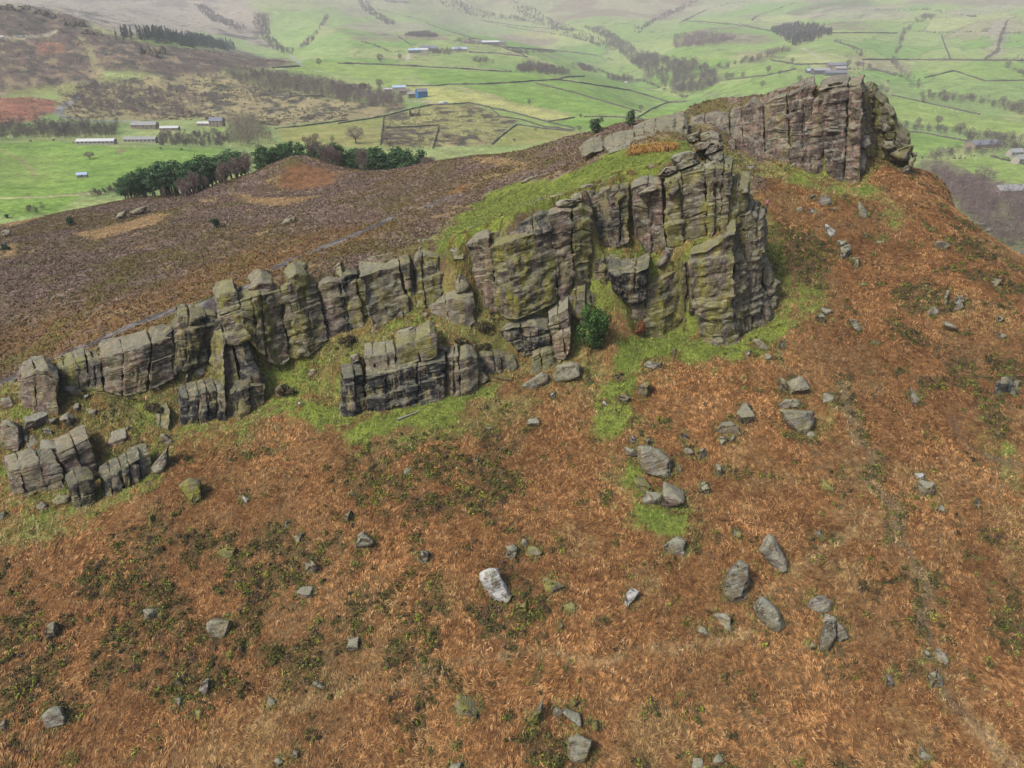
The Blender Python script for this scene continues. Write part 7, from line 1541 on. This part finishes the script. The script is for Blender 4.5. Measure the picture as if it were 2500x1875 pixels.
wood('woodland', 'clumps of bare trees on the slope behind the bright fields', [('Q', [(1130, 450), (1200, 400), (1330, 430), (1480, 475), (1380, 485), (1150, 462)]), ('Q', [(420, 225), (560, 210), (640, 235), (560, 245)]), ('Q', [(1050, 318), (1200, 335), (1220, 355), (1080, 332)]), ('Q', [(1480, 415), (1600, 430), (1650, 465), (1560, 455)]),
                                                                    ('Q', [(1700, 492), (1860, 492), (1860, 525), (1720, 515)]), ('Q', [(730, 258), (860, 258), (880, 285), (760, 272)]), ('Q', [(560, 340), (640, 330), (800, 330), (700, 350)]), ('Q', [(830, 390), (940, 385), (1000, 410), (900, 405)])], 9, 10, BR, 60, .9, False, 19)
wood('undergrowth', 'grey scrub at the foot of the moor by the left field', [('P', [(130, 1335), (330, 1310), (300, 1345), (140, 1350)]), ('P', [(530, 1240), (640, 1210), (760, 1170), (740, 1220), (600, 1250)])], 3.2, 3, BR, 60, .4, False, 20)

# ------------------------------------------------------------------ farms
BM = {k: plain('paint_' + k, c, r, .15, 1.2) for k, c, r in [('slate', (.13, .14, .17), .6), ('grey_roof', (.22, .22, .22), .7), ('white_roof', (.40, .41, .41), .6), ('blue_roof', (.28, .36, .46), .5), ('brown_roof', (.15, .115, .10), .8), ('stone', (.20, .165, .13), .9), ('pale_wall', (.28, .26, .23), .9),
                                                          ('blue_wall', (.035, .13, .27), .6), ('dark_wall', (.09, .09, .09), .8), ('glass', (.03, .035, .045), .2), ('white', (.75, .75, .74), .5), ('dark', (.03, .03, .03), .7)]}
def box_v(x0, x1, y0, y1, z0, z1): return [(x0, y0, z0), (x1, y0, z0), (x1, y1, z0), (x0, y1, z0), (x0, y0, z1), (x1, y0, z1), (x1, y1, z1), (x0, y1, z1)]
BF = [(0, 3, 2, 1), (4, 5, 6, 7), (0, 1, 5, 4), (1, 2, 6, 5), (2, 3, 7, 6), (3, 0, 4, 7)]
def building(name, label, cat, z, cx, cy, w, d, h, rise, roof, wallm, yaw=0.0, win=0, door=False, chim=0, group=None):
    q = Zp(z, [(cx, cy)])[0]; g = ground(q[0], q[1], True)
    o = tag(link(name, None, loc=g + np.array([0, 0, .2])), label, cat, group); o.rotation_euler = (0, 0, R(yaw))
    a, b = w / 2, d / 2
    V = box_v(-a, a, -b, b, -2, h) + [(-a, 0, h + rise * .97), (a, 0, h + rise * .97)]; F = [f for f in BF if f != (4, 5, 6, 7)] + [(7, 8, 4), (5, 9, 6)]
    link('wall', py_mesh('wall', V, F), BM[wallm], o)
    e, t_ = .35, .22
    V = []
    for yy, zz in ((-b - e, h - .15), (0, h + rise), (b + e, h - .15), (b + e, h - .15 + t_), (0, h + rise + t_ * 1.2), (-b - e, h - .15 + t_)): V += [(-a - e, yy, zz), (a + e, yy, zz)]
    F = [(2 * i, 2 * i + 1, (2 * i + 3) % 12, (2 * i + 2) % 12) for i in range(6)] + [(10, 8, 2, 0), (8, 6, 4, 2), (1, 3, 9, 11), (3, 5, 7, 9)]
    rf = link('roof', py_mesh('roof', V, F), BM[roof], o)
    for k in range(chim): x = (-a + .8) if k == 0 else (a - .8); link('chimney', py_mesh('chimney', box_v(x - .4, x + .4, -.4, .4, h + rise - .6, h + rise + 1.2), BF), BM['stone'], rf)
    rows_ = [.30, .68] if h > 5 else [.5]
    for r_ in rows_:
        for k in range(win):
            x = -a + w * (k + .5) / win; link('window', py_mesh('window', box_v(x - .55, x + .55, -b - .06, -b + .1, h * r_, h * r_ + 1.2), BF), BM['glass'], o)
    if door: link('door', py_mesh('door', box_v(a * .25 - .6, a * .25 + .6, -b - .07, -b + .1, 0, 2.1), BF), BM['dark'], o)
    return o
building('old_barn', 'long low white roofed shed with many windows behind the left field', 'shed', 'P', 615, 913, 30, 7, 2.8, 1.4, 'white_roof', 'pale_wall', 4, 9)
building('old_barn', 'long grey roofed shed right of the white roofed shed', 'shed', 'P', 895, 903, 27, 7, 3.2, 1.6, 'grey_roof', 'pale_wall', 3, 8)
building('stone_barn', 'stone barn with a sheet roof above the long sheds', 'barn', 'P', 922, 815, 25, 9, 4.2, 2.6, 'grey_roof', 'stone', 2, 3, True)
building('farmhouse', 'stone farmhouse with slate roof and two rows of windows', 'house', 'P', 1378, 800, 14, 8, 5.8, 3.0, 'slate', 'stone', -3, 4, True, 2)
building('outbuilding', 'low pale roofed outbuilding left of the stone farmhouse', 'shed', 'P', 1295, 797, 13, 6, 2.8, 1.2, 'white_roof', 'stone', -3, 3)
building('outbuilding', 'small pale roof among bare trees near the stone barn', 'shed', 'P', 1078, 826, 18, 7, 2.8, 1.3, 'white_roof', 'stone', 6, 2)
building('field_shelter', 'tiny pale blue roofed shelter in the bright left field', 'shed', 'P', 525, 1124, 5.5, 4, 1.9, .9, 'blue_roof', 'pale_wall', 20, 1)
building('blue_barn', 'tall bright blue barn at the right end of the blue barn farm', 'barn', 'Q', 530, 616, 12, 11, 7, 2.6, 'slate', 'blue_wall', 25, 0, True)
building('barn', 'pale blue roofed barn at the back of the blue barn farm', 'barn', 'Q', 390, 577, 17, 10, 5, 1.8, 'blue_roof', 'pale_wall', 8, 2)
building('barn', 'brown roofed barn in the middle of the blue barn farm', 'barn', 'Q', 420, 597, 13, 8, 4, 2.4, 'brown_roof', 'stone', 15, 2)
building('barn', 'grey roofed barn beside the tall blue barn', 'barn', 'Q', 476, 616, 14, 9, 4.2, 2.2, 'grey_roof', 'stone', 22, 2)
building('outbuilding', 'white roofed shed at the left end of the blue barn farm', 'shed', 'Q', 318, 578, 10, 6, 2.6, 1, 'white_roof', 'stone', 5, 2)
for lab, a, b, w, rf, wl in [('blue roofed shed at the left of the far roadside farm', 482, 334, 24, 'blue_roof', 'dark_wall'), ('white sided barn in front of the far roadside farm', 530, 331, 30, 'white_roof', 'pale_wall'), ('slate roofed barn behind the far roadside farm', 560, 314, 34, 'slate', 'stone'), ('small dark barn at the right of the far roadside farm', 606, 322, 20, 'slate', 'dark_wall'),
                             ('lone slate roofed shed right of the far roadside farm', 770, 326, 34, 'blue_roof', 'stone'), ('white roofed barn of the upper far farm', 966, 282, 42, 'white_roof', 'dark_wall'), ('dark roofed house of the upper far farm', 912, 278, 26, 'slate', 'stone'), ('left low barn of the upper far farm', 832, 276, 30, 'brown_roof', 'stone'), ('small barn right of the upper far farm', 1040, 283, 20, 'slate', 'stone'),
                             ('left building of the farm at the very top of the hillside', 330, 12, 50, 'slate', 'stone'), ('right building of the farm at the very top of the hillside', 395, 12, 60, 'grey_roof', 'stone')]:
    building('barn', lab, 'barn', 'Q', a, b, w, 14, 5.5, 3, rf, wl, 6, 0)
for lab, a, b, w, d, h, rf, wl, yw in [('big grey roofed barn of the right hand farm', 912, 466, 27, 16, 5.5, 'grey_roof', 'dark_wall', 5), ('low dark shed at the left of the right hand farm', 848, 461, 14, 9, 3.5, 'blue_roof', 'dark_wall', 8), ('slate roofed farmhouse at the back of the right hand farm', 1000, 436, 24, 11, 6.5, 'slate', 'stone', -4), ('brown barn at the back right of the right hand farm', 1046, 430, 16, 10, 5.5, 'slate', 'stone', 10),
                                       ('pale roofed barn in the middle of the right hand farm', 1035, 450, 20, 12, 4.5, 'grey_roof', 'stone', 12), ('long dark barn at the front of the right hand farm', 1005, 476, 34, 13, 4.2, 'slate', 'dark_wall', 3), ('small shed alone right of the right hand farm', 1160, 416, 14, 8, 4, 'brown_roof', 'stone', 0),
                                       ('wide grey roof among bare trees at the far right', 1938, 932, 30, 13, 3.6, 'slate', 'stone', 14), ('grey roofed house below the round tree at the right', 2115, 1236, 24, 10, 4, 'grey_roof', 'stone', 8), ('grey roofed house at the right frame edge by the road', 2175, 1030, 12, 7, 3.6, 'grey_roof', 'pale_wall', 20), ('pale roofed house in the trees at the right frame edge', 2140, 985, 12, 6, 3.2, 'grey_roof', 'pale_wall', 10)]:
    building('barn', lab, 'barn', 'R', a, b, w, d, h, 2.6, rf, wl, yw, 3 if 'house' in lab else 0)
def caravan(name, label, cat, z, cx, cy, ln, c, yaw=0):
    q = Zp(z, [(cx, cy)])[0]; g = ground(q[0], q[1], True); o = tag(link(name, None, loc=g), label, cat); o.rotation_euler = (0, 0, R(yaw)); a = ln / 2
    bm = bmesh.new()
    bmesh.ops.create_cube(bm, size=1, matrix=Matrix.Translation((0, 0, 1.5)) @ Matrix.Diagonal((ln, 2.3, 2.0, 1))); bmesh.ops.bevel(bm, geom=bm.edges[:], offset=.25, segments=3, affect='EDGES')
    me = bpy.data.meshes.new('body'); bm.to_mesh(me); bm.free(); link('body', me, BM[c], o)
    for x in (-a * .5, a * .45): link('window', py_mesh('window', box_v(x - .6, x + .6, -1.19, -1.1, 1.5, 2.1), BF), BM['glass'], o)
    for x in (-.6, .6): V, F = limb_mesh([((x, -1.2, .35), (x, 1.2, .35), .35, .35)], 10); link('wheel', mesh_np('wheel', V, F), BM['dark'], o)
caravan('caravan', 'white caravan parked alone by trees beyond the bright fields', 'caravan', 'Q', 1823, 524, 7.5, 'white', 10)
caravan('caravan', 'left of two pale vehicles parked on the knoll track', 'caravan', 'Q', 652, 657, 5, 'white', 5); caravan('caravan', 'right of two pale vehicles parked on the knoll track', 'caravan', 'Q', 682, 657, 5, 'blue_roof', 12)
caravan('parked_car', 'pale blue parked car on the track below the far rocky hill', 'car', 'P', 138, 236, 5, 'blue_roof', 0); caravan('parked_car', 'white parked car at the left frame edge track', 'car', 'P', 15, 238, 5, 'white', 0)
# rocks on the far rocky hill
def far_rock(label, z, cx, cy, w, hgt, tone='dark', group=None):
    q = Zp(z, [(cx, cy)])[0]; g = ground(q[0], q[1], True); D = g[1] * CP - g[2] * SP; m = D / FPX / ZOOM[z][2]; rg = np.random.default_rng(int(cx + cy))
    P = []
    for k in range(5):
        c = np.array([(k / 4 - .5) * w * m * .8, rg.uniform(-.2, .2) * w * m, 0]); s = np.array([w * m * .2, w * m * .2, hgt * m * rg.uniform(.35, .9)])
        bm = hull_mesh([c + s * np.sign(d) * np.abs(d) ** .7 for d in rg.normal(size=(12, 3)) / 1.4]); P.append(finish_rock(bm, float(min(s)) * 1.5, .6, int(cx) + k, max(1.0, w * m * .06)))
    V, F, o = [], [], 0
    for v, f in P: V.append(v); F.append(f + o); o += len(v)
    ob = tag(link('rock_outcrop', mesh_np('rock_outcrop', np.vstack(V), np.vstack(F)), ROCK, loc=g), label, 'rock outcrop', group); ob.color = TONE[tone]
for lab, a, b, w, h in [('jagged crag on the left skyline of the far rocky hill', 60, 62, 110, 40), ('highest crag on the skyline of the far rocky hill', 165, 62, 70, 36), ('crag right of the highest one on the far rocky hill', 260, 92, 80, 40), ('narrow crag notch on the far rocky hill skyline', 335, 115, 40, 40), ('pair of crags half way down the far rocky hill skyline', 440, 165, 60, 34), ('pointed crag above the conifer plantation', 510, 165, 60, 50),
                        ('broken rocks at the end of the far rocky skyline', 590, 215, 100, 40), ('tumbled grey rocks in heath below the conifers', 960, 350, 110, 60), ('rock spread right of the tumbled grey rocks', 1010, 340, 70, 44), ('dark rocks on the green knoll in the valley', 0, 0, 0, 0)]:
    if w: far_rock(lab, 'P', a, b, w, h)
far_rock('dark rocks on the rough green knoll in the valley', 'Q', 485, 735, 60, 40); far_rock('dark boulders beside the blue barn farm wood', 'Q', 130, 560, 120, 40)

# hedgerows and scrub along the far field edges
def hedgerow(label, z, pts, h, pal, dens=.55, wid=4.0):
    P = fline(z, pts, 6); rg = np.random.default_rng(int(abs(P[0, 0])) + len(P)); ln = np.hypot(*np.diff(P[:, :2], axis=0).T); n = int(np.clip(ln.sum() * dens / 3.0, 8, 260))
    t_ = rg.uniform(0, 1, n); k = np.interp(t_, np.r_[0, np.cumsum(ln)] / ln.sum(), np.arange(len(P))); x = np.interp(k, np.arange(len(P)), P[:, 0]) + rg.normal(size=n) * wid * .4; y = np.interp(k, np.arange(len(P)), P[:, 1]) + rg.normal(size=n) * wid * .4
    z_ = valley_z(x, y); C0 = np.stack([x, y, z_], -1); s = rg.uniform(.3, 1.15, n) ** 1.3
    V, F, C = clusters(C0, rg, 34, h * s * .55, h * s, .06 * h + .25, pick(rg, n, pal))
    tag(link('hedgerow', mesh_np('hedgerow', V, F, False, C), TWIG), label, 'hedgerow', 'hedgerows across the valley')
HB2 = BR + ((.085, .085, .05),)
for lab, z, p, h in [('hedgerow along the road above the bright fields', 'Q', [(330, 412), (700, 432), (960, 448), (1130, 455)], 3.5), ('hedge with gaps below the blue roofed farm', 'Q', [(730, 262), (860, 272), (1040, 300), (1200, 330), (1430, 330)], 5), ('hedge along the pale field under the upper far farm', 'Q', [(1050, 300), (1250, 320), (1420, 325), (1560, 345), (1740, 380)], 5),
                     ('tall broken hedge on the upper slope left of the valley wood', 'Q', [(900, 130), (1100, 175), (1300, 205), (1480, 235), (1640, 280)], 7), ('hedge falling from the upper slope to the valley wood', 'Q', [(1100, 100), (1250, 150), (1420, 180), (1560, 200)], 6), ('scrubby line under the white caravan', 'Q', [(1640, 440), (1760, 490), (1950, 520), (2120, 590), (2203, 620)], 7),
                     ('far hedge on the top left green hillside', 'Q', [(250, 60), (420, 100), (600, 150), (700, 170)], 6), ('far scrub band under the top left farm', 'Q', [(150, 265), (240, 290), (330, 330), (460, 330)], 5), ('hedge crossing the fields left of the conifer wood', 'R', [(120, 130), (350, 160), (560, 190), (690, 215)], 5),
                     ('hedge below the brown hedge of trees', 'R', [(600, 382), (760, 408), (860, 420)], 4), ('hedge of small trees right of the right hand farm', 'R', [(1080, 440), (1230, 440), (1390, 470), (1450, 500)], 6), ('hedge dividing the hillside right of the stream', 'R', [(1510, 200), (1700, 210), (1950, 200), (2203, 215)], 5),
                     ('level hedge below the upper right fields', 'R', [(1400, 380), (1700, 380), (1950, 382), (2203, 380)], 6), ('scrub streaks on the brown right hillside', 'R', [(2100, 130), (2060, 220), (2030, 330), (1960, 380)], 7), ('hedge along the top of the right hillside', 'R', [(1250, 60), (1420, 70), (1560, 60), (1900, 110)], 7),
                     ('hedge running up left of the stream', 'R', [(1180, 320), (1165, 360), (1120, 300), (1010, 260)], 6), ('far hedge along the fold of the upper valley', 'R', [(20, 150), (200, 60), (340, 20), (480, 10)], 8), ('far scrub down a gully above the dark conifers', 'R', [(480, 130), (520, 100), (640, 60), (760, 20)], 8),
                     ('right hand hedge under the roof shaped wall', 'R', [(2060, 420), (2130, 440), (2203, 470)], 7), ('hedge along the lower right field edge', 'R', [(1560, 1000), (1720, 1012), (1990, 990), (2203, 1045)], 4)]:
    hedgerow(lab, z, p, h, HB2)

wood('woodland', 'brown scrub and trees added to darken the folds of the far upper valley', [('X', [(1235, 0), (1290, 15), (1345, 50), (1440, 88), (1520, 118), (1500, 128), (1410, 98), (1325, 65), (1270, 40)]), ('X', [(1060, 0), (1120, 5), (1180, 30), (1270, 45), (1290, 56), (1170, 44), (1090, 22)]), ('X', [(1720, 0), (1670, 25), (1600, 55), (1560, 85), (1545, 78), (1620, 35), (1680, 5)]),
                                                                              ('X', [(620, 35), (655, 45), (660, 90), (700, 128), (670, 125), (640, 90)]), ('X', [(870, 0), (900, 5), (915, 30), (970, 60), (945, 62), (890, 30)]), ('X', [(470, 10), (500, 15), (540, 45), (610, 72), (580, 76), (510, 50)])], 13, 11, BR, 55, 1.3, False, 41)  # brown scrub added along the carved folds to deepen their relief shading
# scrub, rushes and heather bushes dotted over the rough ground
rg = np.random.default_rng(52); parts = []
for z, pts, n, h, pal in [('P', [(0, 60), (300, 60), (520, 120), (600, 200), (1000, 285), (1500, 335), (1850, 390), (1400, 440), (1000, 480), (600, 530), (0, 600)], 2600, 1.7, ((.050, .042, .034), (.075, .055, .045), (.10, .085, .05))),
                          ('P', [(380, 605), (560, 520), (1400, 460), (1900, 600), (2203, 640), (2203, 750), (1750, 800), (1300, 760), (400, 750)], 1500, 2.0, ((.075, .065, .045), (.10, .085, .05), (.06, .065, .03))),
                          ('Q', [(290, 732), (640, 660), (830, 656), (1000, 720), (1130, 765), (980, 912), (600, 935), (280, 935)], 1100, .9, ((.075, .065, .035), (.10, .085, .045), (.07, .085, .03))),
                          ('P', [(-40, 600), (200, 610), (390, 640), (300, 740), (-40, 790)], 300, 1.0, ((.13, .06, .035), (.10, .05, .03))),
                          ('P', [(0, 0), (1550, 0), (1700, 200), (1480, 310), (900, 230), (400, 100)], 900, 2.6, ((.085, .075, .06), (.11, .095, .07))), ('R', [(500, 20), (1500, 90), (2203, 20), (2203, 380), (1950, 330), (1400, 130)], 600, 2.4, ((.085, .075, .055), (.07, .075, .045)))]:
    poly = fpoly(z, pts); lo, hi = poly.min(0), poly.max(0); q = rg.uniform(lo, hi, (n * 3, 2)); q = q[inside(poly, q[:, 0], q[:, 1])]
    q = q[fbm(xy0(q[:, 0], q[:, 1], 45), 3, 131) + .3 * rg.normal(size=len(q)) > .02][:n]
    s = rg.uniform(.4, 1.3, len(q)) ** 1.5; parts.append(clusters(np.c_[q, valley_z(q[:, 0], q[:, 1])], rg, 16, h * s * 1.1, h * s * .8, h * .3, pick(rg, len(q), pal)))
V, F, C = merge(parts); tag(link('scrub', mesh_np('scrub', V, F, False, C), TWIG), 'dark heather and scrub dotted over the rough valley ground', 'scrub', kind='stuff')
# sheep in the fields
WOOL = plain('wool', (.55, .53, .47), .95, .1, 3); DARKH = plain('cow_hide', (.035, .028, .025), .8, .2, 3)
def beast_mesh(h, ln, w):
    segs = [((-ln * .42, 0, h * .66), (ln * .42, 0, h * .68), h * .26, h * .28), ((ln * .40, 0, h * .72), (ln * .58, 0, h * .90), h * .14, h * .10), ((ln * .55, 0, h * .90), (ln * .72, 0, h * .80), h * .11, h * .07)]
    for sx in (-.32, .34):
        for sy in (-1, 1): segs.append(((ln * sx, sy * w * .3, h * .5), (ln * sx, sy * w * .3, -.1), h * .075, h * .05))
    V, F = limb_mesh(segs, 8); caps = []
    for i in range(len(segs)): caps += [(16 * i + 7 - k, ) for k in range(0)]
    return mesh_np('animal', V, F)
SHEEP = beast_mesh(.95, 1.25, .6); SHEEP.materials.append(WOOL); COW = beast_mesh(1.5, 2.2, .8); COW.materials.append(DARKH)
for k in range(46):
    z, pts = [('Q', [(620, 565), (1000, 640), (1350, 745), (1250, 740), (830, 640)]), ('Q', [(30, 300), (420, 300), (430, 380), (60, 380)]), ('Q', [(640, 350), (1150, 375), (1150, 400), (660, 410)]), ('R', [(1400, 610), (1900, 720), (2150, 780), (1500, 730)])][k % 4]
    poly = np.array(pts, float); c = poly.mean(0); w_ = rg.dirichlet(np.ones(len(poly))); p = (poly * w_[:, None]).sum(0); q = Zp(z, [p])[0]; g = ground(q[0], q[1], True)
    o = tag(link('sheep', SHEEP, loc=g), 'white sheep grazing in a valley field', 'sheep', 'sheep scattered over the valley fields'); o.rotation_euler = (0, 0, rg.uniform(0, 6.28))
for k, (a, b) in enumerate([(195, 897), (340, 893), (465, 907), (1020, 944), (1150, 952)]):
    q = Zp('P', [(a, b)])[0]; g = ground(q[0], q[1], True); o = tag(link('cow', COW, loc=g), 'dark cow standing along the top of the bright left field', 'cow', 'cows along the left field crest'); o.rotation_euler = (0, 0, k * 1.1)
# ------------------------------------------------------------------ the damp air of the valley
hz = NT('haze'); hz.t.nodes.remove(hz.b); pv = hz.n('ShaderNodeVolumePrincipled'); pv.inputs['Color'].default_value = (.96, .985, 1.0, 1); pv.inputs['Density'].default_value = HAZE; pv.inputs['Anisotropy'].default_value = -0.1
hz.l(pv.outputs[0], hz.t.nodes['Material Output'].inputs['Volume'])
zb = min(float(zgrid.min()), float(vz.min())) - 1.5; zt = max(12.0, float(vz.max()) + 30)
tag(link('haze', py_mesh('haze', box_v(-10500, 10500, -60, 8400, zb, zt), BF), hz.m), 'thin pale haze over the valley', 'haze', kind='stuff')
